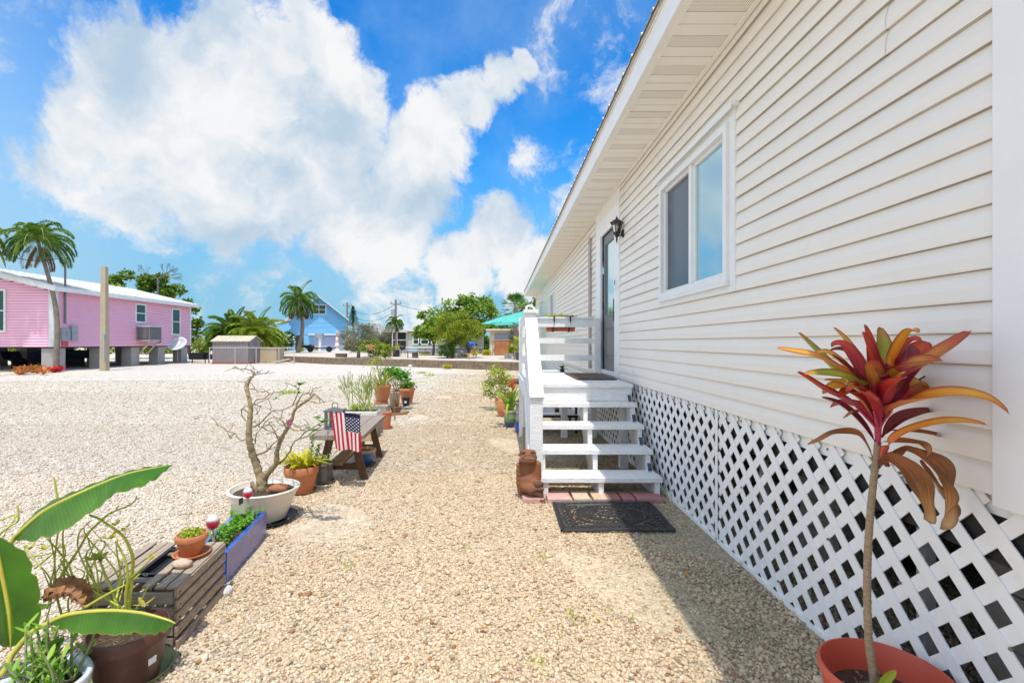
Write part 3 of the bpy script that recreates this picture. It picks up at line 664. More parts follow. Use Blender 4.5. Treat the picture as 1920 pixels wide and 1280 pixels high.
# solar step lights
m_sol = mat('solar_cell_blue', (.015, .03, .09), .15, (.02, .045, .13), 40, spec=.7, coat=.5)
SL = ['lowest', 'second lowest', 'second highest', 'topmost']
for i in range(4):
    y = (TY[i+1] if i < 3 else DKF)-.012; z = RZ*(i+1)
    t = thing('solar_step_light', (1.44, y, z), 'small blue tilted solar step light at the house end of the %s step' % SL[i], 'solar light', 'solar step lights')
    x = 1.435
    mb = MB(); vs = [(y-.012, z+.0), (y-.055, z+.004), (y-.014, z+.078), (y-.002, z+.078)]
    mb.add([(x-.022, a, b) for a, b in vs]+[(x+.022, a, b) for a, b in vs], [(0, 1, 2, 3), (7, 6, 5, 4), (0, 4, 5, 1), (1, 5, 6, 2), (2, 6, 7, 3), (3, 7, 4, 0)])
    mb.build('body', m_wht, t)
    mb = MB(); q = [(y-.0572, z+.008), (y-.0168, z+.076)]
    mb.add([(x-.019, q[0][0], q[0][1]), (x+.019, q[0][0], q[0][1]), (x+.019, q[1][0], q[1][1]), (x-.019, q[1][0], q[1][1])], [(0, 1, 2, 3)]); mb.build('solar_panel', m_sol, t)
# ================================================================ MATS, BRICKS
def door_mat():
    t = thing('doormat', (1.19, 6.6, DKZ), 'flat brown and black striped doormat on the white porch landing', 'doormat')
    x0, x1, y0, y1 = .95, 1.44, 5.96, 7.2; mb = MB(); mb.box((x0, y0, DKZ+.001), (x1, y1, DKZ+.012)); mb.build('base', mat('mat_rubber', (.03, .025, .022), .9), t)
    mb = MB(); mb.box((x0+.005, y0+.02, DKZ+.0125), (x0+.06, y1-.02, DKZ+.017)); y = y0+.03
    k = 0
    while y < y1-.06:
        for j in range(5):
            xx = x0+.075+j*.08; mb.m = (j+k) % 2; mb.box((xx, y, DKZ+.0125), (xx+.06, y+.035, DKZ+.0175))
        y += .055; k += 1
    mb.build('bristles', [mat('coir_brown', (.30, .16, .08), .95, (.2, .1, .05), 60, .5, 200), mat('coir_grey', (.26, .23, .19), .95, (.16, .14, .12), 60, .5, 200)], t)
door_mat()
def rubber_mat():
    x0, x1, y0, y1, z = .467, 1.313, 3.632, 4.272, .026
    m = mat('black_rubber', (.022, .021, .022), .5, (.05, .048, .046), 30, .3, 120, spec=.4)
    mb = MB(); r = .0075
    def wav(x, y): return z+.004*math.sin(x*9)+.004*math.sin(y*11+1)+(.012 if x < x0+.05 else 0)*0
    def line(pts, rr=r, n=5): mb.tube([(x, y, wav(x, y)) for x, y in pts], rr, n, cap=False)
    def rect(a, b, c, d, rr):
        q = [(a, c), (b, c), (b, d), (a, d), (a, c)]; p = []
        for (u, v) in zip(q, q[1:]): p += [(u[0]+(v[0]-u[0])*i/12, u[1]+(v[1]-u[1])*i/12) for i in range(12)]
        line(p+[q[0]], rr)
    rect(x0, x1, y0, y1, .011); rect(x0+.02, x1-.02, y0+.018, y1-.018, .006); rect(x0+.10, x1-.10, y0+.085, y1-.085, .008); rect(x0+.118, x1-.118, y0+.103, y1-.103, .005)
    cx, cy = (x0+x1)/2, (y0+y1)/2
    def el(a, b, rr, ox=0, oy=0, n=40, t0=0, t1=2*math.pi): line([(cx+ox+a*math.cos(t0+(t1-t0)*i/n), cy+oy+b*math.sin(t0+(t1-t0)*i/n)) for i in range(n+1)], rr)
    for a, b, rr in ((.295, .208, .007), (.275, .195, .005), (.17, .125, .007), (.155, .112, .005), (.075, .055, .007)): el(a, b, rr)
    for i in range(44):
        t = 2*math.pi*i/44; line([(cx+.172*math.cos(t), cy+.127*math.sin(t)), (cx+.273*math.cos(t+.03), cy+.193*math.sin(t+.03))], .005)
    for i in range(12):
        t = 2*math.pi*i/12; el(.03, .026, .005, .112*math.cos(t), .08*math.sin(t), 12)
    for i in range(6):
        t = 2*math.pi*i/6; el(.022, .02, .004, .035*math.cos(t), .025*math.sin(t), 10)
    # scalloped border
    n = 14; w = (x1-x0-.04)/n
    for i in range(n):
        for yy, s in ((y0+.020, 1), (y1-.020, -1)):
            xx = x0+.02+w*(i+.5); line([(xx+w*.55*math.cos(t), yy+s*.055*math.sin(t)) for t in np.linspace(0, math.pi, 9)], .0055); line([(xx+w*.3*math.cos(t), yy+s*.03*math.sin(t)) for t in np.linspace(0, math.pi, 7)], .0045)
    n = 10; w = (y1-y0-.04)/n
    for i in range(n):
        for xx, s in ((x0+.022, 1), (x1-.022, -1)):
            yy = y0+.02+w*(i+.5); line([(xx+s*.07*math.sin(t), yy+w*.55*math.cos(t)) for t in np.linspace(0, math.pi, 9)], .0055); line([(xx+s*.04*math.sin(t), yy+w*.3*math.cos(t)) for t in np.linspace(0, math.pi, 7)], .0045)
    # corner fills
    for sx_ in (-1, 1):
        for sy_ in (-1, 1):
            for q in (.25, .5, .75):
                line([(cx+sx_*(.30-.02*i*q), cy+sy_*(.10+.12*q+.0*i)-sy_*.004*i) for i in range(6)], .005)
            el(.04, .03, .005, sx_*.27, sy_*.19, 12)
    # flattened strips between
    me = mb.build('rubber_mat', m)
    tag(me, 'black openwork rubber mat with ring pattern lying on gravel before the steps', 'mat')
rubber_mat()
BR = [(.20, .20, 'dusty pink long'), (.42, .22, 'dusty pink'), (.655, .155, 'sandy cream'), (.83, .165, 'sandy cream'), (.99, .09, 'dark rose'), (1.09, .12, 'dark rose'), (1.22, .24, 'dark rose')]
BC = [(.62, .34, .30), (.66, .40, .36), (.68, .52, .38), (.66, .47, .33), (.38, .17, .16), (.42, .19, .18), (.45, .22, .20)]
BL_ = ['pink paving brick under the rust coloured frog figure', 'pink paving brick between the frog figure and the first step post', 'cream paving brick left of the middle step post', 'cream paving brick under the middle step post', 'dark rose paving brick right after the cream ones', 'dark rose paving brick in mid shade under the lowest step', 'dark rose paving brick nearest the white lattice']
for i, (x, w, _) in enumerate(BR):
    mb = MB(); y0 = 4.29+random.uniform(-.008, .008); mb.box((x, y0, .002), (x+w-.008, y0+(.24 if i < 2 else .22), .046))
    b = mb.build('paving_brick', mat('brick_%d' % i, BC[i], .9, tuple(v*.8 for v in BC[i]), 12, .5, 80, dirt=.3), None, bevel=.006)
    tag(b, BL_[i], 'brick', 'paving bricks under the steps')
# ================================================================ POTTED PLANTS AND YARD THINGS
m_terra = mat('terracotta', (.56, .21, .09), .75, (.47, .165, .07), 9, .25, 70, dirt=.28, dcol=(.62, .42, .30))
m_soil = mat('potting_soil', (.10, .065, .04), .98, (.05, .033, .022), 40, .9, 90)
m_bowl = mat('cream_glaze', (.74, .68, .58), .45, (.68, .60, .50), 4, .1, 40, dirt=.2, dcol=(.5, .4, .3))
m_brownpl = mat('brown_plastic', (.115, .05, .038), .42, (.09, .04, .032), 5, .1, 50, dirt=.25, dcol=(.25, .2, .16))
m_oldw = mat('weathered_wood', (.74, .60, .45), .85, (.40, .29, .20), 9, .9, 60, stretch=(14, 1.2, 14), spec=.2)
m_oldx = mat('weathered_wood_x', (.56, .48, .40), .85, (.32, .26, .21), 9, .9, 60, stretch=(1.2, 14, 14), spec=.2)
m_stain = mat('stained_leg_wood', (.17, .085, .04), .7, (.10, .048, .025), 12, .6, 60, spec=.3)
m_bark = mat('pale_bark', (.37, .28, .16), .85, (.23, .17, .09), 30, .6, 120)
m_twig = mat('twig_bark', (.34, .26, .16), .85, (.24, .18, .11), 30, .3, 120)
m_galv = mat('galvanised', (.36, .36, .34), .5, (.26, .26, .25), 14, .1, metal=.6)
lf_green = leafmat('leaf_mid_green', [(.05, .16, .015), (.10, .26, .02), (.20, .38, .04)])
lf_lime = leafmat('leaf_lime', [(.22, .34, .02), (.42, .50, .04), (.55, .55, .05)])
lf_yellow = leafmat('leaf_croton_yellow', [(.62, .52, .02), (.70, .60, .04), (.30, .40, .03), (.66, .48, .02)], tr=.35)
lf_pale = leafmat('leaf_pale_green', [(.30, .38, .08), (.42, .46, .12), (.24, .34, .07)])
lf_dark = leafmat('leaf_dark_green', [(.02, .08, .012), (.05, .15, .02), (.09, .2, .03)])
def pot(name, c, r, h, m, parent, base=.68, rim=.03, rimh=.18, soil=.85, sy=1, lip=True, smooth=True, wall=.012, rotz=0, n=32):
    """flower pot with a real wall, rim band and soil inside"""
    mb = MB(); hr = h*(1-rimh)
    prof = [(r*base*.9, .0), (r*base, .004), (r*(base+(1-base)*.93)-rim*.45, hr)]
    if lip: prof += [(r*(base+(1-base)*.93)-rim*.45+.001, hr+.001), (r-.002, hr+.003), (r, hr+.008), (r, h-.006), (r-.004, h)]
    else: prof += [(r, h-.012), (r+.004, h-.004), (r, h)]
    prof += [(r-wall, h), (r-wall-.003, h-.01), (r*(base+(1-base)*soil)-wall-.006, h*soil)]
    mb.lathe(prof, c, n, 1, sy)
    o = mb.build(name, m, parent, smooth=False)
    for p in o.data.polygons: p.use_smooth = True
    o.modifiers.new('e', 'EDGE_SPLIT').split_angle = R(35)
    mb = MB(); rr = r*(base+(1-base)*soil)-wall-.005; vs = [(c[0], c[1], c[2]+h*soil+.008)]
    for k, q in enumerate((.35, .7, 1)):
        for j in range(20):
            a = 2*math.pi*j/20; vs.append((c[0]+rr*q*math.cos(a), c[1]+rr*q*math.sin(a)*sy, c[2]+h*soil+(.01*random.random() if k < 2 else 0)))
    fs = [(0, 1+j, 1+(j+1) % 20) for j in range(20)]+[(1+k*20+j, 21+k*20+j, 21+k*20+(j+1) % 20, 1+k*20+(j+1) % 20) for k in range(2) for j in range(20)]
    mb.add(vs, fs); mb.build('soil', m_soil, parent, smooth=True)
    return o
def saucer(c, r, m, parent, h=.028):
    mb = MB(); mb.lathe([(r*.8, 0), (r*.84, .002), (r, h-.003), (r+.003, h), (r-.006, h), (r*.82, .009), (.005, .008)], c, 30); o = mb.build('saucer', m, parent, smooth=True); o.modifiers.new('e', 'EDGE_SPLIT').split_angle = R(35); return o
def px(pts, Y):
    """photo-measured outline at a distance; an optional third value steps nearer or farther"""
    return [P(p[0], p[1], Y+(p[2] if len(p) > 2 else 0)) for p in pts]
# ---- adenium in the cream bowl
def adenium():
    c = (-1.905, 3.9, 0)
    t = thing('bonsai_tree', c, 'nearly leafless knobbly desert rose tree growing in wide cream bowl', 'potted tree')
    saucer((c[0]+.02, c[1]-.01, .002), .235, mat('black_plastic', (.02, .02, .022), .45), t, .034)
    pot('bowl', (c[0], c[1], .02), .268, .245, m_bowl, t, base=.62, lip=False, soil=.86, wall=.022)
    Y = 3.9; mb = MB()
    def br(p, r0, r1, n=6, seg=7):
        q = bez(px(p, Y), seg); k = len(q)
        mb.tube([v+Vector((random.gauss(0, .0015), random.gauss(0, .003), random.gauss(0, .0015))) for v in q], [(r0+(r1-r0)*(i/(k-1))**.8)*(1+.10*math.sin(i*1.9)) for i in range(k)], n)
    br([(492, 928), (490, 905), (484, 880, .02), (473, 850, .0), (467, 822, -.03), (468, 790, -.02), (470, 765, 0), (466, 742, .03), (463, 725, .05), (468, 713, .06), (476, 703, .05)], .040, .008, 9)
    br([(488, 930), (480, 915), (470, 905)], .03, .012, 8); br([(494, 930), (503, 920), (512, 918)], .028, .012, 8); br([(490, 932), (497, 925), (488, 938)], .03, .02, 8)
    br([(494, 915), (497, 896, .0), (508, 880, -.03), (518, 868, -.06), (519, 848, -.08), (524, 830, -.08), (532, 815, -.1), (546, 790, -.12), (552, 770, -.14), (566, 757, -.15), (580, 748, -.15), (590, 738, -.12)], .027, .007, 8)
    T = [([(476, 703), (470, 694), (457, 692), (447, 691), (437, 690)], .006), ([(447, 691), (441, 687)], .004),
     ([(470, 694), (478, 700)], .004), ([(468, 712), (478, 703, .05), (488, 700, .1), (496, 700), (504, 696)], .006), ([(488, 700), (483, 698, .0)], .003),
     ([(466, 742), (458, 730, .1), (462, 715, .14), (470, 706, .16)], .006), ([(470, 765), (480, 750, -.1), (492, 748, -.15), (505, 740, -.2), (515, 735, -.22), (530, 733, -.24)], .006),
     ([(468, 776), (462, 770, .1), (453, 768, .16), (455, 780, .2), (463, 790, .15), (468, 793)], .008), ([(453, 768), (460, 762, .15), (475, 758, .1), (492, 752, .0)], .006),
     ([(468, 800), (480, 798, -.06), (492, 789, -.12), (500, 780, -.15), (512, 770, -.2), (530, 768, -.24), (548, 760, -.28), (560, 752, -.3)], .010), ([(548, 760), (557, 742, -.3), (560, 730, -.32), (553, 724, -.33)], .006),
     ([(465, 822), (452, 825, .08), (440, 812, .12), (428, 808, .15), (418, 801, .18), (408, 797, .2)], .007), ([(440, 812), (432, 821, .14), (430, 818, .15)], .004),
     ([(482, 852), (500, 845, -.08), (512, 832, -.12), (522, 824, -.12), (525, 818, -.1)], .011), ([(500, 845), (514, 838, -.15)], .004),
     ([(525, 868), (535, 858, -.12), (545, 843, -.16), (550, 830, -.18), (562, 822, -.2), (575, 818, -.22), (588, 808, -.24), (600, 800, -.25)], .011), ([(562, 822), (572, 810, -.22), (585, 803, -.25), (597, 795, -.27), (612, 790, -.27)], .007),
     ([(524, 830), (517, 812, -.1), (510, 800, -.12), (505, 795, -.13)], .006), ([(537, 805), (530, 790, -.1), (520, 784, -.08), (508, 783, -.06), (498, 790, -.04)], .006),
     ([(553, 770), (560, 750, -.16), (565, 742, -.18), (575, 738, -.2), (590, 740, -.22), (602, 748, -.2)], .007), ([(566, 757), (580, 752, -.15), (596, 756, -.14), (607, 754, -.12)], .005), ([(580, 748), (585, 733, -.13), (587, 728, -.12)], .004),
     ([(546, 790), (556, 800, -.1), (570, 797, -.12), (578, 795, -.12)], .005), ([(540, 800), (552, 806, -.16), (566, 806, -.2), (580, 800, -.22)], .006),
     ([(505, 740), (500, 733, -.2), (492, 735, -.2)], .004), ([(492, 752), (502, 748, -.02), (508, 762, -.03), (507, 768, -.03)], .004), ([(480, 766), (488, 760, .08), (486, 768, .1), (482, 775, .1)], .004),
     ([(478, 790), (486, 800, -.08), (500, 798, -.1), (505, 792, -.12)], .005), ([(470, 835), (478, 830, .1), (480, 815, .12), (492, 800, .14), (497, 790, .15)], .006), ([(492, 800), (500, 806, .16), (512, 810, .16), (525, 822, .14)], .005),
     ([(530, 768), (527, 783, -.26), (520, 790, -.27), (530, 797, -.28), (545, 800, -.3)], .005), ([(600, 756), (598, 745, -.2)], .003), ([(470, 728), (478, 730, .08), (484, 735, .1)], .005)]
    for p, r in T: br(p, r*.88, .003, 5, 5)
    for p, r in T:
        for _ in range(2):
            i = random.randrange(1, len(p)); x, y = p[i][0], p[i][1]; d = p[i][2] if len(p[i]) > 2 else 0; a = random.uniform(-.6, 3.7); L_ = random.uniform(9, 22)
            br([(x, y, d), (x+L_*.5*math.cos(a)+2, y-L_*.5*math.sin(a), d+random.uniform(-.03, .03)), (x+L_*math.cos(a), y-L_*math.sin(a), d+random.uniform(-.05, .05))], .0034, .002, 4, 3)
    # knobs at the twig ends
    for p, r in T:
        e = P(p[-1][0], p[-1][1], Y+(p[-1][2] if len(p[-1]) > 2 else 0)); mb.ball(e, .006, 6, 4)
    mb.build('trunk', m_bark, t, smooth=True)
    for (x, y, d, n, s) in ((563, 722, -.33, 9, .055), (529, 740, -.22, 6, .045), (517, 748, -.22, 5, .035), (601, 798, -.25, 5, .045), (590, 808, -.25, 8, .06), (596, 785, -.26, 6, .05), (408, 796, .2, 5, .02), (604, 792, -.27, 5, .05), (560, 738, -.32, 4, .04), (478, 703, .05, 3, .014), (612, 789, -.27, 6, .05)):
        b = P(x, y, Y+d); lv = MB()
        for k in range(n):
            a = 6.28*k/n+random.random(); v = Vector((math.cos(a), math.sin(a), random.uniform(-.1, .55))).normalized()
            blade(lv, [b, b+v*s*.5+Vector((0, 0, s*.08)), b+v*s], s*.42, (0, 0, 1), .15, 3)
        lv.build('leaf_cluster', lf_green, t)
    fl = MB(); b = P(542, 791, Y-.13)
    for k in range(5):
        a = 6.28*k/5; v = Vector((math.cos(a), -.3, math.sin(a)))
        blade(fl, [b, b+v*.012, b+v*.026], .02, (0, -1, 0), .1, 3)
    fl.ball(b+Vector((.02, 0, -.008)), .010, 8, 5)
    fl.build('flower', mat('pink_petal', (.72, .16, .30), .5), t)
    b = tag(MB().ball((0, 0, 0), .001).build('old_brick', m_terra), 'broken rounded red brick lying in the cream bowl of the bonsai', 'brick')
    me = MB(); q = []
    cB = P(523, 908, 3.86)
    for (ox, wd) in ((-.028, .034), (.012, .034)):
        me.ball((cB.x+.0, cB.y+ox, .272), 1, 12, 6, (.078, wd, .03), .04)
    b.data = me.build('tmp', mat('worn_brick', (.42, .17, .09), .9, (.30, .12, .06), 20, .6, 90, dirt=.4, dcol=(.12, .06, .04)), None, smooth=True).data
    bpy.data.objects.remove(COL.objects['tmp'])
adenium()
# ---- blue planter
def planter_box():
    A, B = Vector((-1.625, 2.87, 0)), Vector((-1.722, 3.55, 0)); d = (B-A).normalized(); s = Vector((-d.y, d.x, 0))
    t = thing('blue_planter', (A+B)/2+s*.1, 'cobalt blue glazed rectangular planter of herbs between the wooden crate and cream bowl', 'planter')
    m = mat('blue_glaze', (.015, .10, .50), .18, (.01, .07, .38), 6, .05, 40, spec=.6, coat=.4)
    ms = mat('blue_glaze_glare', (.07, .09, .42), .35, (.20, .18, .34), 16, .3, 120, spec=.6, coat=.3, dirt=.5, dcol=(.03, .08, .42))  # path side only: glare on the shaded face put into the glaze colour
    L = (B-A).length; w, h, tk = .2, .19, .022; mb = MB()
    def p(u, v, z): return A+d*u+s*v+Vector((0, 0, z))
    o = [p(0, 0, 0), p(L, 0, 0), p(L, w, 0), p(0, w, 0)]; tp = [p(-.008, -.008, h), p(L+.008, -.008, h), p(L+.008, w+.008, h), p(-.008, w+.008, h)]
    i = [p(tk, tk, h), p(L-tk, tk, h), p(L-tk, w-tk, h), p(tk, w-tk, h)]; ib = [v-Vector((0, 0, h-.02)) for v in i]
    mb.add(o+tp+i+ib, [(1, 2, 6, 5), (2, 3, 7, 6), (3, 0, 4, 7), (4, 5, 9, 8), (5, 6, 10, 9), (6, 7, 11, 10), (7, 4, 8, 11), (8, 9, 13, 12), (9, 10, 14, 13), (10, 11, 15, 14), (11, 8, 12, 15), (3, 2, 1, 0)])
    mb.m = 1; mb.add([o[0], o[1], tp[1], tp[0]], [(0, 1, 2, 3)])
    mb.build('box', [m, ms], t)
    mb = MB(); q = [v-Vector((0, 0, .03)) for v in i]; mb.add(q, [(0, 1, 2, 3)]); mb.build('soil', m_soil, t)
    # herbs: arching stems carrying leaflets
    pts = []; st = MB()
    for k in range(30):
        u = random.choice([random.uniform(.10, .42), random.uniform(.4, .62)]); v = random.uniform(.05, .15)
        b = p(u, v, h-.03); dv = Vector((random.gauss(0, .4), random.gauss(0, .3), 1)); L2 = random.uniform(.06, .14)*(1 if u < .4 else .8)
        c = [b, b+dv*L2*.5, b+dv*L2+Vector((dv.x*.04, dv.y*.04, -.01))]; st.tube(bez(c, 3), .0016, 4)
        for j, q2 in enumerate(bez(c, 5)):
            if j > 1:
                for _ in range(6): pts.append(q2+Vector((random.gauss(0, .012), random.gauss(0, .012), random.gauss(0, .009))))
    st.build('stem', lf_green, t); leaf_cloud('foliage', pts, .021, leafmat('leaf_herb', [(.10, .30, .02), (.18, .42, .04), (.30, .52, .07)]), t, aspect=.5)
    e = MB(); b = p(.52, .1, h-.03); e.beam(b, b+Vector((0, 0, .17)), .004, .004); e.beam(b+Vector((-.004, -.01, .15)), b+Vector((-.004, -.01, .19)), .034, .012)
    e.build('plant_marker', m_blk, t)
    e = MB(); b = p(.50, .12, h+.09); e.box(b+Vector((-.05, -.002, -.035)), b+Vector((.05, .001, .035))); e.build('plant_label', mat('clear_label', (.42, .42, .30), .3, spec=.6), t)
    # bobber lights on stakes
    lab = ['red and white float on a stake at the near end of the blue planter', 'red and white float on a stake in front of the cream bowl rim']
    for (x, y, Y, r, lb) in ((399, 979, 2.95, .037, lab[0]), (464.7, 924, 3.48, .033, lab[1])):
        c = P(x, y, Y); bt = thing('float_stake', (c.x+.01, c.y, h-.03), lb, 'garden stake', 'float stakes in the blue planter')
        for nm, mm, a0, a1 in (('red_half', mat('float_red', (.72, .02, .05), .3, (.6, .02, .05), 20), 0, 5), ('white_half', mat('float_white', (.84, .74, .74), .3), 5, 9)):
            e = MB(); pr = []
            for k in range(a0, a1+1):
                th = math.pi*k/9; pr.append((r*math.sin(th)+.0001, -r*math.cos(th)*(1.1 if th < 1.57 else 1.35)))
            e.lathe(pr, c, 18); e.build(nm, mm, bt, smooth=True)
        e = MB(); e.tube([c-Vector((-.002, 0, r)), (c.x+.010, c.y, h-.04)], .007, 8); e.tube([c-Vector((0, 0, r+.01)), c-Vector((0, 0, r-.006))], .011, 8); e.build('stake', mat('clear_acrylic_stake', (.55, .52, .46), .25, metal=.3), bt)
planter_box()
# ---- slatted wooden crate
def crate():
    t = thing('wooden_crate', (-1.72, 2.5, 0), 'low weathered grey crate of nailed slats with open slat top beside blue planter', 'crate')
    A = Vector((-1.512, 2.262, 0)); dL = Vector((-.13, .985, 0)).normalized(); dW = Vector((-.985, -.02, 0)).normalized(); L, Wd, h = .50, .42, .29
    def p(u, v, z): return A+dL*u+dW*v+Vector((0, 0, z))
    def slat(nm, a, b, w, th, up, m): mb = MB(); mb.beam(a, b, w, th, up); return mb.build(nm, m, t, bevel=.002)
    zs = [.022, .085, .145, .205, .262]
    for k, z in enumerate(zs):
        o = -.006 if k == 0 else random.uniform(-.002, .003)
        slat('slat', p(-.012, o, z), p(L+.012, o, z), .014, .042, (0, 0, 1), m_oldw)
        slat('slat', p(-.012, Wd-o, z), p(L+.012, Wd-o, z), .014, .042, (0, 0, 1), m_oldw)
    for k, z in enumerate([.022, .09, .165, .235]):
        slat('slat', p(-.008, .012, z+.006), p(-.008, Wd-.012, z+.006), .014, .055, (0, 0, 1), m_oldx); slat('slat', p(L+.0, .012, z+.006), p(L+.0, Wd-.012, z+.006), .014, .055, (0, 0, 1), m_oldx)
    for (u, v) in ((.012, .02), (.012, Wd-.02), (L-.012, .02), (L-.012, Wd-.02)): 
        mb = MB(); mb.beam(p(u, v, .002), p(u, v, .272), .022, .022, (1, 0, 0)); mb.build('corner_block', m_oldx, t)
    for k, v in enumerate((.02, .075, .14, .29, .345, .40)):
        u1 = L+.01
        a0 = -.01 if k != 2 else .0
        slat('top_slat', p(a0, v, h-.004+random.uniform(0, .003)), p(u1, v+random.uniform(-.006, .006), h-.004), .044, .012, (0, 0, 1), m_oldw)
    slat('cross_batten', p(.10, .01, h-.017), p(.10, Wd-.01, h-.017), .04, .01, (0, 0, 1), m_oldx); slat('cross_batten', p(.40, .01, h-.017), p(.40, Wd-.01, h-.017), .04, .01, (0, 0, 1), m_oldx)
    mb = MB()
    for k, z in enumerate(zs):
        for u in (.012, L-.012): mb.ball(p(u, -.0085, z), .0035, 6, 4)
    mb.build('nail_heads', mat('rusty_nail', (.08, .05, .035), .7), t)
    # black tray sunk in the gap
    tr = thing('black_tray', p(.27, .215, h-.03), 'shallow black plastic tray sunk between the top slats of the crate', 'tray')
    mb = MB(); q = lambda u, v, z: p(u, v, z)
    o = [q(.12, .168, h+.002), q(.42, .168, h+.002), q(.42, .262, h+.002), q(.12, .262, h+.002)]; i = [q(.135, .18, h+.002), q(.405, .18, h+.002), q(.405, .25, h+.002), q(.135, .25, h+.002)]
    ib = [v-Vector((0, 0, .035)) for v in i]; ob = [v-Vector((0, 0, .04)) for v in i]
    mb.add(o+i+ib+ob, [(0, 1, 5, 4), (1, 2, 6, 5), (2, 3, 7, 6), (3, 0, 4, 7), (4, 5, 9, 8), (5, 6, 10, 9), (6, 7, 11, 10), (7, 4, 8, 11), (8, 9, 10, 11), (15, 14, 13, 12)])
    mb.build('tray_body', mat('black_plastic', (.02, .02, .022), .45), tr)
    mb = MB(); mb.tube([q(.11, .20, h+.01), q(.10, .21, h+.016), q(.085, .205, h+.014), q(.09, .19, h+.01), q(.11, .2, h+.01)], .003, 6); mb.build('ring_pull', m_galv, tr)
    # little terracotta pot with succulent, on its saucer
    c = p(.33, .095, h+.003)
    t2 = thing('succulent_pot', c, 'small terracotta pot of lime green stonecrop with saucer on the crate top', 'potted plant')
    saucer(c, .088, m_terra, t2, .02); pot('pot', c+Vector((0, 0, .010)), .078, .108, m_terra, t2, base=.62, rim=.012, rimh=.33, n=28)
    pts, _ = clumps(c+Vector((0, 0, .122)), (.055, .055, .012), 30, 420, .018, .1); leaf_cloud('succulent', pts, .014, lf_lime, t2, .8, 1)
    mb = MB(); mb.ball(p(.19, .075, h+.022), 1, 9, 6, (.052, .03, .024), .16); tag(mb.build('conch_rock', mat('pinkish_rock', (.66, .52, .40), .85, (.55, .40, .28), 30, .5, 120), None, smooth=True), 'small knobbly pinkish beige rock beside the saucer on the crate', 'rock')
    mb = MB(); mb.ball((A.x+dL.x*L+.02, A.y+dL.y*L+.0, .015), 1, 9, 6, (.03, .04, .024), .25); tag(mb.build('white_rock', mat('white_rock', (.74, .72, .68), .9, (.6, .57, .52), 20, .5, 90), None, smooth=True), 'lump of white coral rock at the foot of the crate next to blue planter', 'rock')
crate()
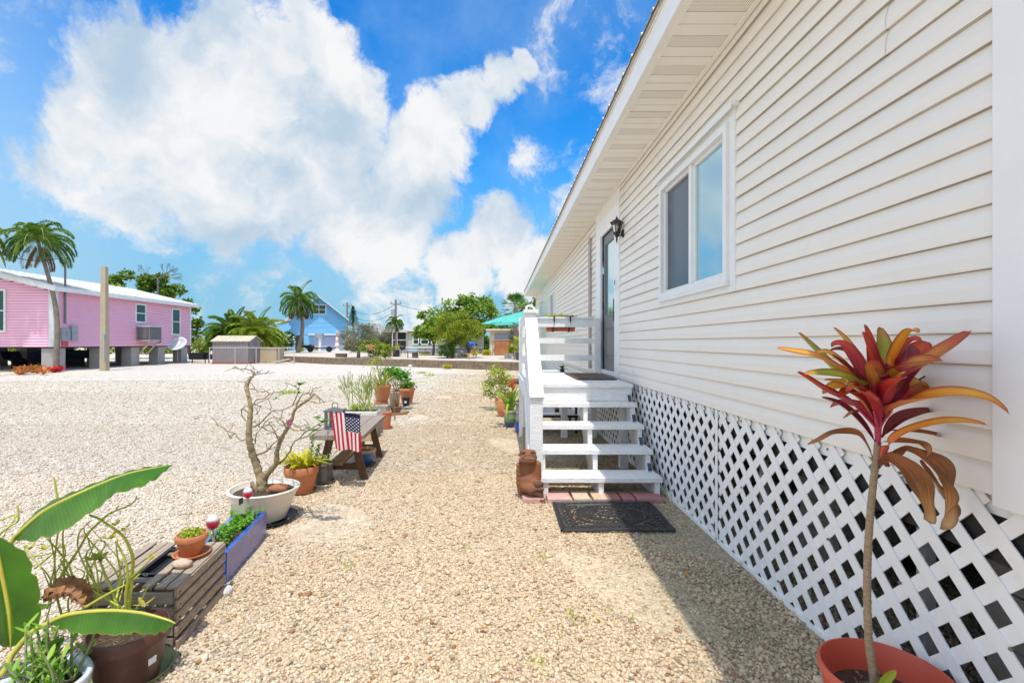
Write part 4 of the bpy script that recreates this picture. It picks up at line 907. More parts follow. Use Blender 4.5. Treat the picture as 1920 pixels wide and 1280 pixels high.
# ---- brown pot with the tangle of yellow green stems
m_stem = mat('succulent_stem', (.36, .44, .05), .5, (.48, .44, .06), 12, .2, 60, spec=.4)
def milkbush():
    c = (-1.56, 2.03, .016)
    t = thing('stem_succulent', c, 'brown plastic pot of long tangled yellow green stems standing in green saucer', 'potted plant')
    saucer((c[0]-.03, c[1]+.045, .002), .165, mat('green_saucer', (.22, .26, .13), .5, (.30, .33, .10), 5), t, .03)
    pot('pot', c, .146, .225, m_brownpl, t, base=.74, rim=.012, rimh=.26, soil=.80, wall=.008)
    mb = MB(); q = [P(278, 1234, 1.965), P(293, 1224, 1.99), P(293, 1236, 1.985), P(278, 1246, 1.96)]
    a = [v+Vector((.006, -.008, 0)) for v in q]; mb.add(a, [(0, 1, 2, 3)]); mb.build('price_label', mat('paper_white', (.8, .8, .78), .6), t)
    Y = 2.04; mb = MB()
    S = [([(238, 1200), (240, 1150, .02), (246, 1100, .03), (248, 1070, .02), (249, 1045, 0), (240, 1020, -.02), (228, 1002, -.02), (205, 985, -.03), (185, 972, -.02), (168, 965, 0)], .0085),
     ([(240, 1190), (236, 1120, -.03), (240, 1085, -.04), (236, 1055, -.05), (226, 1030, -.06), (216, 1015, -.08)], .007), ([(230, 1200), (222, 1150, .03), (212, 1110, .05), (198, 1080, .07), (190, 1058, .08), (186, 1050, .08)], .008),
     ([(225, 1200), (205, 1120, .08), (190, 1108, .1), (165, 1072, .1), (150, 1040, .12), (145, 1020, .12)], .005), ([(100, 1105, .1), (120, 1070, .12), (147, 1030, .14), (165, 1000, .15), (190, 975, .15), (210, 960, .16), (240, 948, .16), (253, 938, .15), (256, 930, .14)], .006),
     ([(190, 975, .15), (200, 966, .15), (215, 958, .15), (222, 948, .15)], .004), ([(180, 1103, .05), (170, 1068, .08), (162, 1050, .1), (163, 1035, .1), (175, 1022, .1), (184, 1012, .1)], .005),
     ([(232, 1140, 0), (205, 1125, .03), (170, 1100, .05), (163, 1058, .06), (168, 1040, .08), (178, 1020, .06)], .0045), ([(244, 1085, 0), (262, 1068, -.05), (272, 1058, -.07), (285, 1045, -.1)], .005),
     ([(160, 1138, -.05), (190, 1120, -.04), (215, 1106, -.03), (245, 1090, .0), (262, 1075, .02)], .006), ([(255, 1142, -.02), (268, 1118, -.04), (280, 1094, -.06)], .0035),
     ([(65, 1065, .2), (90, 1045, .2), (105, 1030, .22), (116, 1018, .22), (125, 1024, .22)], .005), ([(60, 1042, .1), (80, 1040, .1), (95, 1036, .12), (110, 1034, .14)], .004),
     ([(0, 1000, .1), (20, 985, .1), (34, 975, .1), (33, 950, .1), (30, 948, .1)], .005), ([(120, 968, .1), (108, 935, .1), (103, 905, .1), (100, 893, .1)], .006), ([(0, 975, .15), (30, 965, .15), (15, 990, .12), (0, 1016, .1)], .004),
     ([(235, 1200), (228, 1170), (225, 1150)], .007), ([(222, 1205), (215, 1170), (208, 1150)], .006), ([(245, 1195), (255, 1165), (258, 1150)], .006), ([(145, 1020, .12), (148, 1000, .13), (160, 985, .12), (172, 975, .12)], .004)]
    for k in range(18):
        x0_ = random.uniform(70, 240); y0_ = random.uniform(1110, 1175); x1_ = x0_+random.uniform(-60, 50); y1_ = y0_-random.uniform(50, 150); S.append(([(x0_, y0_, random.uniform(-.05, .15)), (x0_+random.uniform(-20, 20), (y0_+y1_)/2, .05), (x1_, y1_, .08), (x1_+random.uniform(-22, 22), y1_-random.uniform(5, 22), .08)], random.uniform(.0025, .005)))
    for p, r in S: mb.tube(bez(px(p, Y), 6), [r, r*.45], 7)
    mb.build('stem', m_stem, t, smooth=True)
    lf_new = leafmat('leaf_new_growth', [(.42, .50, .05), (.55, .40, .06), (.30, .42, .04)])
    for (x, y, d, n, s) in ((188, 1050, .08, 9, .045), (208, 1010, -.08, 7, .04), (232, 995, -.03, 6, .035), (168, 1050, .08, 5, .035), (284, 1048, -.1, 4, .03), (180, 1048, .06, 6, .04), (216, 985, -.05, 5, .03), (56, 1030, .1, 5, .035), (84, 1030, .12, 7, .03), (270, 1135, -.05, 3, .045), (75, 1000, .14, 5, .03)):
        b = P(x, y, Y+d); lv = MB()
        for k in range(n):
            a = 6.28*k/n+random.random(); v = Vector((math.cos(a), math.sin(a)*.8, random.uniform(.1, .9))).normalized(); blade(lv, [b, b+v*s*.5, b+v*s], s*.4, (0, 0, 1), .2, 3)
        lv.build('leaf_cluster', lf_new, t)
    o = MB()
    for k in range(60):
        a = random.random()*6.28; r = .11*random.random()**.5; z = .2; p0 = Vector((c[0]+r*math.cos(a), c[1]+r*math.sin(a), z)); o.beam(p0, p0+Vector((random.gauss(0, .02), random.gauss(0, .02), random.uniform(0, .008))), .003, .003)
    o.build('mulch', mat('bark_mulch', (.13, .08, .05), .95, (.30, .22, .15), 60), t)
milkbush()
# ---- white swirled pot with leafy stems at the frame's corner
def white_pot():
    c = (-1.665, 1.76, .0)
    t = thing('leafy_succulent', c, 'white crumpled rim ceramic pot with upright leafy green stems beside banana plant', 'potted plant')
    mb = MB(); mb.lathe([(.085, 0), (.11, .05), (.13, .12), (.138, .18), (.146, .2), (.142, .212), (.128, .208), (.12, .19), (.112, .15)], c, 48, wob=.035)
    mb.build('pot', mat('white_ceramic_swirl', (.78, .80, .84), .25, (.50, .56, .68), 14, .2, 50, spec=.6), t, smooth=True)
    mb = MB(); mb.lathe([(.118, .165), (.08, .17), (.01, .172)], c, 24); mb.build('soil', m_soil, t)
    st = MB(); lv = MB()
    for k in range(34):
        a = random.random()*6.28; r = .09*random.random()**.5; b = Vector((c[0]+r*math.cos(a), c[1]+r*math.sin(a), .165)); hh = random.uniform(.10, .27)*(1 if k < 22 else .6)
        tp = b+Vector((random.gauss(0, .05)-.02, random.gauss(0, .05), hh)); q = bez([b, (b+tp)/2+Vector((random.gauss(0, .015), random.gauss(0, .015), 0)), tp], 5)
        st.tube(q, [.0055, .003], 6); nl = int(hh/.017)
        for j in range(nl):
            f = (j+1)/nl; p0 = q[min(int(f*(len(q)-1)), len(q)-1)]; an = j*2.4; v = Vector((math.cos(an), math.sin(an), .7)).normalized(); s = random.uniform(.03, .055)
            if random.random() < .8: blade(lv, [p0, p0+v*s*.55, p0+v*s+Vector((0, 0, .004))], s*.34, (0, 0, 1), .2, 2)
    st.build('stem', mat('green_stem', (.18, .28, .06), .5, (.30, .30, .2), 12), t, smooth=True); lv.build('leaf', leafmat('leaf_bright', [(.10, .28, .02), (.22, .42, .04), (.36, .52, .06)]), t)
white_pot()
# ---- banana plant
def banana_leaf_mat():
    m, t, b = nodes('banana_leaf')
    uv = nnew(t, 'ShaderNodeAttribute', attribute_name='lv', attribute_type='GEOMETRY')
    s = nnew(t, 'ShaderNodeSeparateXYZ', {'Vector': uv.outputs['Vector']})
    w = nnew(t, 'ShaderNodeMath', {0: s.outputs[0], 1: 330.0}, operation='MULTIPLY'); sn = nnew(t, 'ShaderNodeMath', {0: w.outputs[0]}, operation='SINE')
    geo = nnew(t, 'ShaderNodeNewGeometry'); n = nnew(t, 'ShaderNodeTexNoise', {'Vector': geo.outputs['Position'], 'Scale': 9.0, 'Detail': 4.0})
    ab = nnew(t, 'ShaderNodeMath', {0: s.outputs[1]}, operation='ABSOLUTE')
    rp = nnew(t, 'ShaderNodeValToRGB', {'Fac': ab.outputs[0]}); e = rp.color_ramp.elements
    e[0].position = .0; e[0].color = (.52, .56, .05, 1); e[1].position = .10; e[1].color = (.055, .165, .006, 1); x = e.new(.05); x.color = (.22, .36, .03, 1); x = e.new(.96); x.color = (.085, .22, .012, 1); x = e.new(1.0); x.color = (.34, .26, .05, 1)
    md = nnew(t, 'ShaderNodeMath', {0: sn.outputs[0], 1: .07, 2: n.outputs['Fac']}, operation='MULTIPLY_ADD')
    mr = nnew(t, 'ShaderNodeMapRange', {'Value': md.outputs[0], 'From Min': .25, 'From Max': .75, 'To Min': .7, 'To Max': 1.3})
    c = nnew(t, 'ShaderNodeVectorMath', {0: rp.outputs[0]}, operation='SCALE'); t.links.new(mr.outputs[0], c.inputs['Scale'])
    t.links.new(c.outputs[0], b.inputs['Base Color']); b.inputs['Roughness'].default_value = .34; b.inputs['Specular IOR Level'].default_value = .5
    bp = nnew(t, 'ShaderNodeBump', {'Height': sn.outputs[0], 'Strength': .12, 'Distance': .001}); t.links.new(bp.outputs[0], b.inputs['Normal'])
    tl = nnew(t, 'ShaderNodeBsdfTranslucent', {'Color': c.outputs[0]}); ms = nnew(t, 'ShaderNodeMixShader', {0: .42, 1: b.outputs[0], 2: tl.outputs[0]})
    t.links.new(ms.outputs[0], t.nodes['Material Output'].inputs[0]); return m
def banana():
    base = Vector((-2.02, 1.86, 0))
    t = thing('banana_plant', base, 'young banana plant with broad green leaves arching in from the picture edge', 'plant')
    ml = banana_leaf_mat(); mp_ = mat('banana_petiole', (.52, .50, .06), .4, (.45, .36, .06), 9, .1, spec=.5)
    mb = MB(); mb.tube([base, base+Vector((.01, 0, .15)), base+Vector((.03, .0, .34))], [.05, .042, .03], 12); mb.build('stem', mat('banana_stem', (.25, .20, .08), .6, (.32, .36, .09), 9, .3), t, smooth=True)
    def leaf(mid, e1, e2, pet, n=44, nick=()):
        """blade between its midrib and two edges (world points), with torn nicks, and its thick midrib"""
        m_ = bez(mid, 12); a_ = bez(e1, 12); b_ = bez(e2, 12)
        def samp(c, f): x = f*(len(c)-1); i = min(int(x), len(c)-2); return c[i].lerp(c[i+1], x-i)
        vs = []; at = []; K = 5
        for i in range(n+1):
            f = i/n; m = samp(m_, f); A = samp(a_, f); B = samp(b_, f); 
            sh = 1-.12*max(0, math.sin(f*31+2))**6
            for (E, sg) in ((A, -1), (B, 1)):
                E2 = m.lerp(E, sh)
                for k in (range(K, 0, -1) if sg < 0 else range(1, K+1)):
                    g = k/K; q = m.lerp(E2, g)+Vector((0, 0, .004*math.sin(f*70+g*2)*g)); vs.append(q); at.append((f, sg*g, 0))
                if sg < 0: vs.append(m); at.append((f, 0, 0))
        w = 2*K+1; fs = [(i*w+j, i*w+j+1, (i+1)*w+j+1, (i+1)*w+j) for i in range(n) for j in range(w-1) if not any(abs(i-q) < 1 and ((j < K-1) == (sd < 0)) and (j < 3 or j > w-5) for q, sd in nick)]
        mb = MB(); mb.add(vs, fs); o = mb.build('leaf', ml, t, smooth=True)
        at_ = o.data.attributes.new('lv', 'FLOAT_VECTOR', 'POINT'); at_.data.foreach_set('vector', np.array(at, np.float32).ravel())
        r = MB(); q = bez(pet, 8)+m_[1:]; k = len(q); r.tube([v-Vector((0, 0, .004)) for v in q], [.0095*(1-i/k)**.7+.0015 for i in range(k)], 8); r.build('midrib', mp_, o, smooth=True)
    Y = 1.98
    # upper leaf: seen edge-on, one half hanging below the midrib
    mid = px([(26, 1007, .0), (80, 958, .02), (150, 922, .05), (235, 888, .10), (300, 874, .14), (322, 872, .16)], Y)
    e1 = px([(26, 1004, .0), (78, 950, .10), (150, 916, .16), (235, 884, .2), (300, 872, .2), (322, 872, .16)], Y)
    e2 = px([(28, 1012, -.0), (85, 1010, -.06), (168, 965, -.06), (215, 928, -.02), (280, 906, .04), (322, 872, .16)], Y)
    leaf(mid, e1, e2, [base+Vector((.03, 0, .32)), P(-30, 1090, 1.92), P(0, 1045, 1.95), P(26, 1008, Y)], nick=())
    # broad upright leaf at the very edge
    Y = 1.90
    mid = px([(-12, 1005), (5, 1080), (16, 1140), (20, 1185), (20, 1214)], Y)
    e1 = px([(-10, 1004), (45, 1032, .03), (74, 1100, .05), (72, 1170, .04), (22, 1214)], Y)
    e2 = px([(-14, 1004), (-50, 1050, .08), (-60, 1120, .09), (-40, 1190, .06), (19, 1214)], Y)
    leaf(mid, e1, e2, [base+Vector((.03, 0, .33)), P(-60, 1060, 1.9), P(-40, 1000, 1.9), P(-12, 1005, Y)])
    # low leaf reaching right across the brown pot
    Y = 1.80
    mid = px([(92, 1164), (130, 1149), (200, 1142, .0), (262, 1146), (310, 1158), (329, 1166)], Y)
    e1 = px([(92, 1162), (130, 1146, .06), (200, 1140, .10), (262, 1144, .1), (310, 1157, .06), (329, 1166)], Y)
    e2 = px([(92, 1168), (128, 1184, -.03), (185, 1190, -.05), (250, 1188, -.04), (300, 1187, -.02), (329, 1167)], Y)
    leaf(mid, e1, e2, [base+Vector((.03, 0, .25)), P(0, 1262, 1.76), P(25, 1222, 1.78), P(60, 1182, 1.79), P(92, 1165, Y)], nick=())
    # withered brown leaf
    mb = MB(); Y = 2.0
    blade(mb, px([(78, 1122), (110, 1098, .02), (140, 1100, .05), (160, 1120, .07), (172, 1136, .06)], Y), .07, (0, -.6, 1), .4, 7, wave=.12)
    blade(mb, px([(80, 1125), (105, 1112, -.02), (130, 1110, .0), (150, 1128, .0), (156, 1140, 0)], Y), .05, (0, -1, .2), -.5, 7, wave=.2)
    mb.build('withered_leaf', mat('dead_banana_leaf', (.22, .085, .035), .8, (.42, .22, .10), 22, .5), t)
    mb = MB(); blade(mb, px([(58, 1130), (85, 1138, .02), (115, 1118, .04)], 2.05), .05, (0, 0, 1), .1, 6); o = mb.build('leaf', leafmat('leaf_mid_green', []), t)
banana()
# ---- croton pot and small grey pot
def croton():
    c = (-1.9, 4.62, .012)
    t = thing('croton_pot', c, 'terracotta pot of bright yellow croton leaves between cream bowl and grey pot', 'potted plant')
    saucer((c[0], c[1], 0), .135, mat('rusty_saucer', (.32, .13, .07), .8, (.2, .09, .05), 20, .3), t); pot('pot', c, .155, .245, m_terra, t, base=.70, rim=.014, rimh=.30)
    lv = MB()
    for k in range(95):
        a = random.random()*6.28; r = .11*random.random()**.6; b = Vector((c[0]+r*math.cos(a), c[1]+r*math.sin(a), .24)); el = random.uniform(.25, 1.3)
        v = Vector((math.cos(a)*math.cos(el), math.sin(a)*math.cos(el), math.sin(el))); s = random.uniform(.10, .19)
        blade(lv, [b, b+v*s*.55+Vector((0, 0, .02)), b+v*s+Vector((v.x*.03, v.y*.03, -.02))], .026, (0, 0, 1), .25, 4)
    lv.build('leaf', lf_yellow, t)
    st = MB(); lv = MB()
    for k in range(2):
        b = Vector((c[0]+.06+.04*k, c[1]+.05, .24)); tp = b+Vector((.03+.02*k, .02, .30-.1*k)); q = bez([b, (b+tp)/2, tp], 6); st.tube(q, [.008, .004], 6)
        for j in range(26):
            p0 = q[4+j*(len(q)-5)//26]; a = j*2.4; v = Vector((math.cos(a), math.sin(a), .8)).normalized(); blade(lv, [p0, p0+v*.02, p0+v*.045], .016, (0, 0, 1), .2, 2)
    st.build('stem', m_stem, t); lv.build('sprig', lf_green, t)
    c = (-1.80, 4.93, .012)
    t = thing('aloe_pot', c, 'small dark grey pot of thin trailing blades tucked behind the yellow croton', 'potted plant')
    saucer((c[0], c[1], 0), .11, mat('grey_saucer', (.24, .19, .15), .8), t); pot('pot', c, .10, .20, mat('grey_pot', (.16, .145, .13), .7, (.12, .11, .1), 8), t, base=.78, rim=.01)
    lv = MB()
    for k in range(26):
        a = random.random()*6.28; b = Vector((c[0]+.04*math.cos(a), c[1]+.04*math.sin(a), .2)); el = random.uniform(.0, 1.1); s = random.uniform(.12, .24)
        v = Vector((math.cos(a)*math.cos(el), math.sin(a)*math.cos(el), math.sin(el))); blade(lv, [b, b+v*s*.6+Vector((0, 0, .03)), b+v*s-Vector((0, 0, .03))], .012, (0, 0, 1), .25, 4)
    lv.build('leaf', leafmat('leaf_blue_green', [(.10, .22, .10), (.20, .32, .14), (.36, .42, .16)]), t)
croton()
# ---- bench
def bench():
    ang = math.atan2(.11, 1.38); o = Vector((-1.90, 4.83, 0)); t = thing('wooden_bench', (-1.65, 5.5, 0), 'weathered plank bench on splayed brown trestle legs beside path with shelf plank below', 'bench')
    u = Vector((-math.sin(ang), math.cos(ang), 0)); v = Vector((1, 0, 0)); h = .5
    def p(a, b, z): return o+u*a+v*b+Vector((0, 0, z))
    mt = mat('bench_grey_plank', (.46, .38, .32), .8, (.30, .23, .18), 8, .8, 60, stretch=(14, 1.2, 14), spec=.25, dirt=.3, dcol=(.5, .45, .4))
    for k in range(4):
        mb = MB(); mb.beam(p(.02, .075+k*.128, h-.014), p(1.38, .075+k*.128, h-.014), .122, .028); mb.build('plank', mt, t, bevel=.003)
    for b in (.004, .526):
        mb = MB(); mb.beam(p(0, b, h-.018), p(1.40, b, h-.018), .018, .042); mb.build('edge_strip', mt, t, bevel=.002)
    mb = MB(); mb.beam(p(.008, .014, h-.02), p(.008, .515, h-.02), .018, .046); mb.build('edge_strip', mt, t, bevel=.002)
    for a in (.22, 1.18):
        for b0, b1 in ((.15, .04), (.38, .50)):
            mb = MB(); mb.beam(p(a, b0, h-.03), p(a, b1, .004), .034, .075, (1, 0, 0)); mb.build('leg', m_stain, t, bevel=.003)
        mb = MB(); mb.beam(p(a+.037, .08, h-.06), p(a+.037, .45, h-.06), .034, .07); mb.build('cross_brace', m_stain, t)
        mb = MB(); mb.beam(p(a+.037, .09, .13), p(a+.037, .44, .13), .034, .06); mb.build('cross_brace', m_stain, t)
    mb = MB(); mb.beam(p(.16, .21, .172), p(1.3, .21, .172), .16, .022); mb.build('shelf', mat('orange_plank', (.36, .18, .08), .8, (.24, .12, .06), 8, .5, 50, stretch=(14, 1.2, 14)), t, bevel=.003)
    # metal lantern on top
    c = p(.42, .14, h); L = thing('garden_lantern', c, 'grey square metal candle lantern with loop handle on the bench', 'lantern'); mg_ = mat('lantern_grey', (.20, .20, .19), .5, (.14, .14, .135), 20, .2, metal=.4)
    w, hh = .085, .19; mb = MB(); mb.box((c.x-w, c.y-w, h), (c.x+w, c.y+w, h+.016)); mb.build('base', mg_, L, bevel=.002)
    for i in (-1, 1):
        for j in (-1, 1): mb = MB(); mb.box((c.x+i*(w-.012)-.012, c.y+j*(w-.012)-.012, h+.016), (c.x+i*(w-.012)+.012, c.y+j*(w-.012)+.012, h+hh)); mb.build('corner_post', mg_, L)
    mb = MB(); mb.box((c.x-w-.012, c.y-w-.012, h+hh), (c.x+w+.012, c.y+w+.012, h+hh+.014)); mb.lathe([(.09, hh+.014), (.05, hh+.03), (.02, hh+.036)], (c.x, c.y, h), 4, cap=True); mb.build('lid', mg_, L)
    mb = MB(); mb.tube(bez([(c.x-.03, c.y, h+hh+.02), (c.x-.028, c.y, h+hh+.075), (c.x, c.y, h+hh+.09), (c.x+.028, c.y, h+hh+.075), (c.x+.03, c.y, h+hh+.02)], 5), .005, 6); mb.build('handle', mg_, L, smooth=True)
    mb = MB(); mb.lathe([(.032, 0), (.032, .08), (.028, .084), (.01, .08)], (c.x, c.y, h+.017), 16); mb.build('candle', mat('candle_wax', (.78, .72, .60), .5), L, smooth=True)
    # little flag on a wire stand in front of the bench
    fz = thing('garden_flag', (-1.80, 4.74, 0), 'small striped and starred garden flag hanging from a thin wire stand before the bench', 'flag')
    mw = m_blk; a = P(615, 772, 4.74); b_ = P(677, 776, 4.68); mb = MB(); mb.tube([(a.x, a.y, 0), (a.x, a.y, a.z), (b_.x, b_.y, b_.z)], .0032, 6); mb.tube([(a.x+.0, a.y, .02), (a.x, a.y, .02), (a.x, a.y+.0, .25)], .004, 6); mb.build('wire_stand', mw, fz)
    flag(fz)
    # blue rimmed pot under the bench
    c2 = Vector((-1.585, 5.62, .012)); t2 = thing('blue_pot', c2, 'blue glazed pot with tan rim and bare soil standing under the bench', 'pot')
    saucer((c2.x, c2.y, 0), .135, mat('rusty_saucer', (.32, .13, .07), .8), t2)
    q = MB(); q.lathe([(.085, 0), (.11, .10), (.122, .148)], c2, 28); q.m = 1; q.lathe([(.122, .148), (.136, .152), (.14, .165), (.14, .182), (.132, .188), (.122, .184), (.115, .15)], c2, 28)
    q.build('pot', [mat('blue_glaze_matt', (.02, .13, .34), .35, (.015, .09, .25), 8, spec=.6), mat('tan_rim', (.50, .33, .17), .7)], t2, smooth=True); q = MB(); q.lathe([(.118, .155), (.06, .16), (.01, .162)], c2, 20); q.build('soil', m_soil, t2)
def flag(par):
    """13 stripes running down, blue canton at the upper right with rows of stars, as it hangs turned on its wire"""
    TL, TR, BL, BR_ = P(619.5, 771, 4.735), P(675.5, 777, 4.68), P(628.5, 842, 4.70), P(677.5, 845.5, 4.66)
    m, t, b = nodes('flag_cloth'); at = nnew(t, 'ShaderNodeAttribute', attribute_name='fuv', attribute_type='GEOMETRY'); s = nnew(t, 'ShaderNodeSeparateXYZ', {'Vector': at.outputs['Vector']})
    def M(op, a, b_=None, c=None): 
        n = nnew(t, 'ShaderNodeMath', {i: v for i, v in enumerate((a, b_, c)) if v is not None}, operation=op); return n.outputs[0]
    u, v = s.outputs[0], s.outputs[1]
    st = M('LESS_THAN', M('FRACT', M('MULTIPLY', u, 6.5)), .5)
    can = M('MULTIPLY', M('GREATER_THAN', u, 1-7/13+.0), M('LESS_THAN', v, .50))
    # staggered dots
    gu = M('MULTIPLY', M('DIVIDE', M('SUBTRACT', u, 6/13), 7/13), 4.0); gv = M('MULTIPLY', M('DIVIDE', M('SUBTRACT', v, .09), .40), 4.5)
    def dot(o):
        a = M('SUBTRACT', M('FRACT', M('ADD', gu, o)), .5); c = M('SUBTRACT', M('FRACT', M('ADD', gv, o)), .5)
        return M('LESS_THAN', M('ADD', M('MULTIPLY', a, a), M('MULTIPLY', c, c)), .034)
    dt = M('MULTIPLY', M('MAXIMUM', dot(0.0), dot(.5)), M('GREATER_THAN', v, .10))
    red = nnew(t, 'ShaderNodeMix', {'Factor': st, 'A': (.80, .70, .68, 1), 'B': (.52, .012, .03, 1)}, data_type='RGBA')
    cc = nnew(t, 'ShaderNodeMix', {'Factor': dt, 'A': (.010, .008, .045, 1), 'B': (.75, .72, .72, 1)}, data_type='RGBA')
    fin = nnew(t, 'ShaderNodeMix', {'Factor': can, 'A': red.outputs[2], 'B': cc.outputs[2]}, data_type='RGBA')
    t.links.new(fin.outputs[2], b.inputs['Base Color']); b.inputs['Roughness'].default_value = .85
    tl = nnew(t, 'ShaderNodeBsdfTranslucent', {'Color': fin.outputs[2]}); ms = nnew(t, 'ShaderNodeMixShader', {0: .25, 1: b.outputs[0], 2: tl.outputs[0]}); t.links.new(ms.outputs[0], t.nodes['Material Output'].inputs[0])
    mb = MB(); n = 40; k = 24; at = []; vs = []
    for i in range(k+1):
        for j in range(n+1):
            u_, v_ = j/n, i/k; q = TL.lerp(TR, u_).lerp(BL.lerp(BR_, u_), v_)
            q = q+Vector((0, .012*math.sin(u_*11+v_*2)*(.3+v_)+.006*math.sin(u_*25+1)*v_, -.006*math.sin(u_*9)*v_)); vs.append(q); at.append((u_, v_, 0))
    w = n+1; mb.add(vs, [(i*w+j, (i+1)*w+j, (i+1)*w+j+1, i*w+j+1) for i in range(k) for j in range(n)])
    o = mb.build('flag_cloth', m, par, smooth=True); a = o.data.attributes.new('fuv', 'FLOAT_VECTOR', 'POINT'); a.data.foreach_set('vector', np.array(at, np.float32).ravel())
bench()
# ---- things beyond the bench
def beyond_bench():
    for k, (x, y, w, d, h, lb) in enumerate(((-2.13, 7.0, .26, .45, .30, 'tan rough block under the pencil cactus trough beside bench end'), (-2.17, 7.47, .30, .25, .30, 'pale grey concrete block behind the tan block past the bench end'))):
        mb = MB(); mb.box((x, y, 0), (x+w, y+d, h)); tag(mb.build('support_block', mat('block_tan', (.50, .37, .20), .9, (.42, .3, .17), 8, .4, 60) if k == 0 else m_conc, None, bevel=.006), lb, 'block', 'blocks past the bench')
    c = Vector((-2.08, 7.25, .302)); t = thing('pencil_cactus', c, 'tall bushy pencil cactus with many pale green upright stems in white trough', 'potted plant')
    mb = MB(); mb.box((c.x-.26, c.y-.12, c.z), (c.x+.26, c.y+.12, c.z+.11)); mb.build('trough', mat('white_trough', (.72, .70, .66), .6, (.6, .57, .52), 8, dirt=.3), t, bevel=.01)
    mb = MB(); mb.add([(c.x-.24, c.y-.10, c.z+.112), (c.x+.24, c.y-.10, c.z+.112), (c.x+.24, c.y+.10, c.z+.112), (c.x-.24, c.y+.10, c.z+.112)], [(0, 1, 2, 3)]); mb.build('soil', m_soil, t)
    st = MB()
    def grow(p, d, L, r, lv):
        q = p+d*L; st.tube([p, (p+q)/2+Vector((random.gauss(0, .006), random.gauss(0, .006), 0)), q], [r, r*.8], 5)
        if lv > 0:
            for _ in range(random.choice((2, 2, 3))):
                e = (d+Vector((random.gauss(0, .28), random.gauss(0, .28), .22))).normalized(); grow(q, e, L*random.uniform(.6, .95), r*.8, lv-1)
    for k in range(15):
        b = Vector((c.x+random.uniform(-.22, .2), c.y+random.uniform(-.07, .07), c.z+.1)); d = Vector((random.gauss(-.05, .18), random.gauss(0, .15), 1)).normalized(); grow(b, d, random.uniform(.12, .23), .0075, 3)
    st.build('stem', leafmat('pencil_stem', [(.30, .40, .10), (.42, .48, .14), (.24, .34, .08), (.50, .46, .12)], tr=.1), t)
    pts, _ = clumps(c+Vector((0, 0, .16)), (.22, .1, .05), 22, 500, .05); leaf_cloud('low_growth', pts, .03, lf_lime, t)
    # terracotta pot standing at the bench's far corner
    c = Vector((-1.905, 8.05, .012)); t = thing('empty_pot', c, 'plain orange terracotta pot on saucer just past the bench far corner', 'pot'); saucer((c.x, c.y, 0), .115, m_terra, t); pot('pot', c, .10, .27, m_terra, t, base=.72, rim=.008, rimh=.12, soil=.8)
    # stack with dracaena pot
    mb = MB(); mb.box((-2.42, 9.1, 0), (-2.14, 9.4, .23)); tag(mb.build('concrete_block', m_conc, None, bevel=.005), 'grey concrete block in front of the stacked terracotta pots', 'block')
    c = Vector((-2.36, 9.62, 0)); t = thing('upturned_pot', c, 'upturned terracotta pot serving as stand under the spiky plant pot', 'pot'); mb = MB(); mb.lathe([(.17, 0), (.17, .05), (.16, .052), (.12, .285), (.01, .286)], c, 28); mb.build('pot', m_terra, t, smooth=False)
    c = Vector((-2.34, 9.6, .288)); t = thing('dracaena_pot', c, 'large terracotta pot of spiky yellow green leaves and tall wiry flower stem on upturned pot', 'potted plant'); pot('pot', c, .175, .31, m_terra, t, base=.66, rim=.016, rimh=.22)
    lv = MB()
    for k in range(70):
        a = random.random()*6.28; el = random.uniform(.15, 1.4); s = random.uniform(.25, .42); b = c+Vector((.08*math.cos(a), .08*math.sin(a), .28)); v = Vector((math.cos(a)*math.cos(el), math.sin(a)*math.cos(el), math.sin(el)))
        blade(lv, [b, b+v*s*.6+Vector((0, 0, .03)), b+v*s-Vector((0, 0, .05*math.cos(el)))], .022, (0, 0, 1), .3, 4)
    lv.build('leaf', leafmat('leaf_dracaena', [(.36, .42, .06), (.50, .50, .10), (.26, .34, .05), (.55, .48, .08)]), t)
    st = MB(); Y = 9.6
    for p, r in (([(711, 745), (713, 715), (708, 690), (706, 668), (709, 655)], .013), ([(712, 705), (722, 690), (731, 672), (742, 656), (752, 640)], .009), ([(706, 740), (722, 722), (737, 712)], .008), ([(690, 735), (700, 725), (697, 717)], .008), ([(716, 748), (705, 742), (697, 730)], .006)): st.tube(bez(px(p, Y), 5), [r, r*.35], 6)
    st.build('flower_stem', m_twig, t)
    for (x, y, s, n) in ((693, 681, .05, 34), (711, 672, .06, 50), (705, 690, .05, 30), (745, 650, .035, 24), (700, 676, .04, 20)):
        b = P(x, y, Y); leaf_cloud('upper_leaf', [b+Vector((random.gauss(0, s), random.gauss(0, s), random.gauss(0, s*.6))) for _ in range(n)], .06, lf_lime, t, .35)
    # plumeria-like umbrella of leaves on several bare stems in pale pot
    c = Vector((-2.24, 10.25, .0)); t = thing('jatropha_pot', c, 'tall pale pot with bare stems carrying a flat green leafy umbrella', 'potted plant')
    mb = MB(); mb.lathe([(.09, 0), (.12, .36), (.135, .40), (.125, .40), (.112, .34)], c, 24); mb.build('pot', mat('pale_cement_pot', (.55, .47, .38), .85, (.42, .34, .26), 9, .2, dirt=.3), t, smooth=True); mb = MB(); mb.lathe([(.11, .35), (.01, .36)], c, 16); mb.build('soil', m_soil, t)
    st = MB()
    for p in ([(746, 735), (738, 715), (727, 700)], [(743, 735), (742, 715), (741, 700)], [(748, 735), (745, 718), (752, 706)], [(744, 735), (736, 722), (733, 705)]): st.tube(bez(px(p, 10.25), 4), [.014, .008], 6)
    st.build('trunk', m_twig, t); pts = []
    for (x, y, s, n) in ((728, 697, .10, 120), (742, 696, .11, 150), (755, 706, .08, 80), (735, 701, .10, 90), (761, 710, .05, 30), (749, 700, .09, 90)):
        b = P(x, y, 10.25); pts += [b+Vector((random.gauss(0, s), random.gauss(0, s*1.2), random.gauss(0, s*.42))) for _ in range(n)]
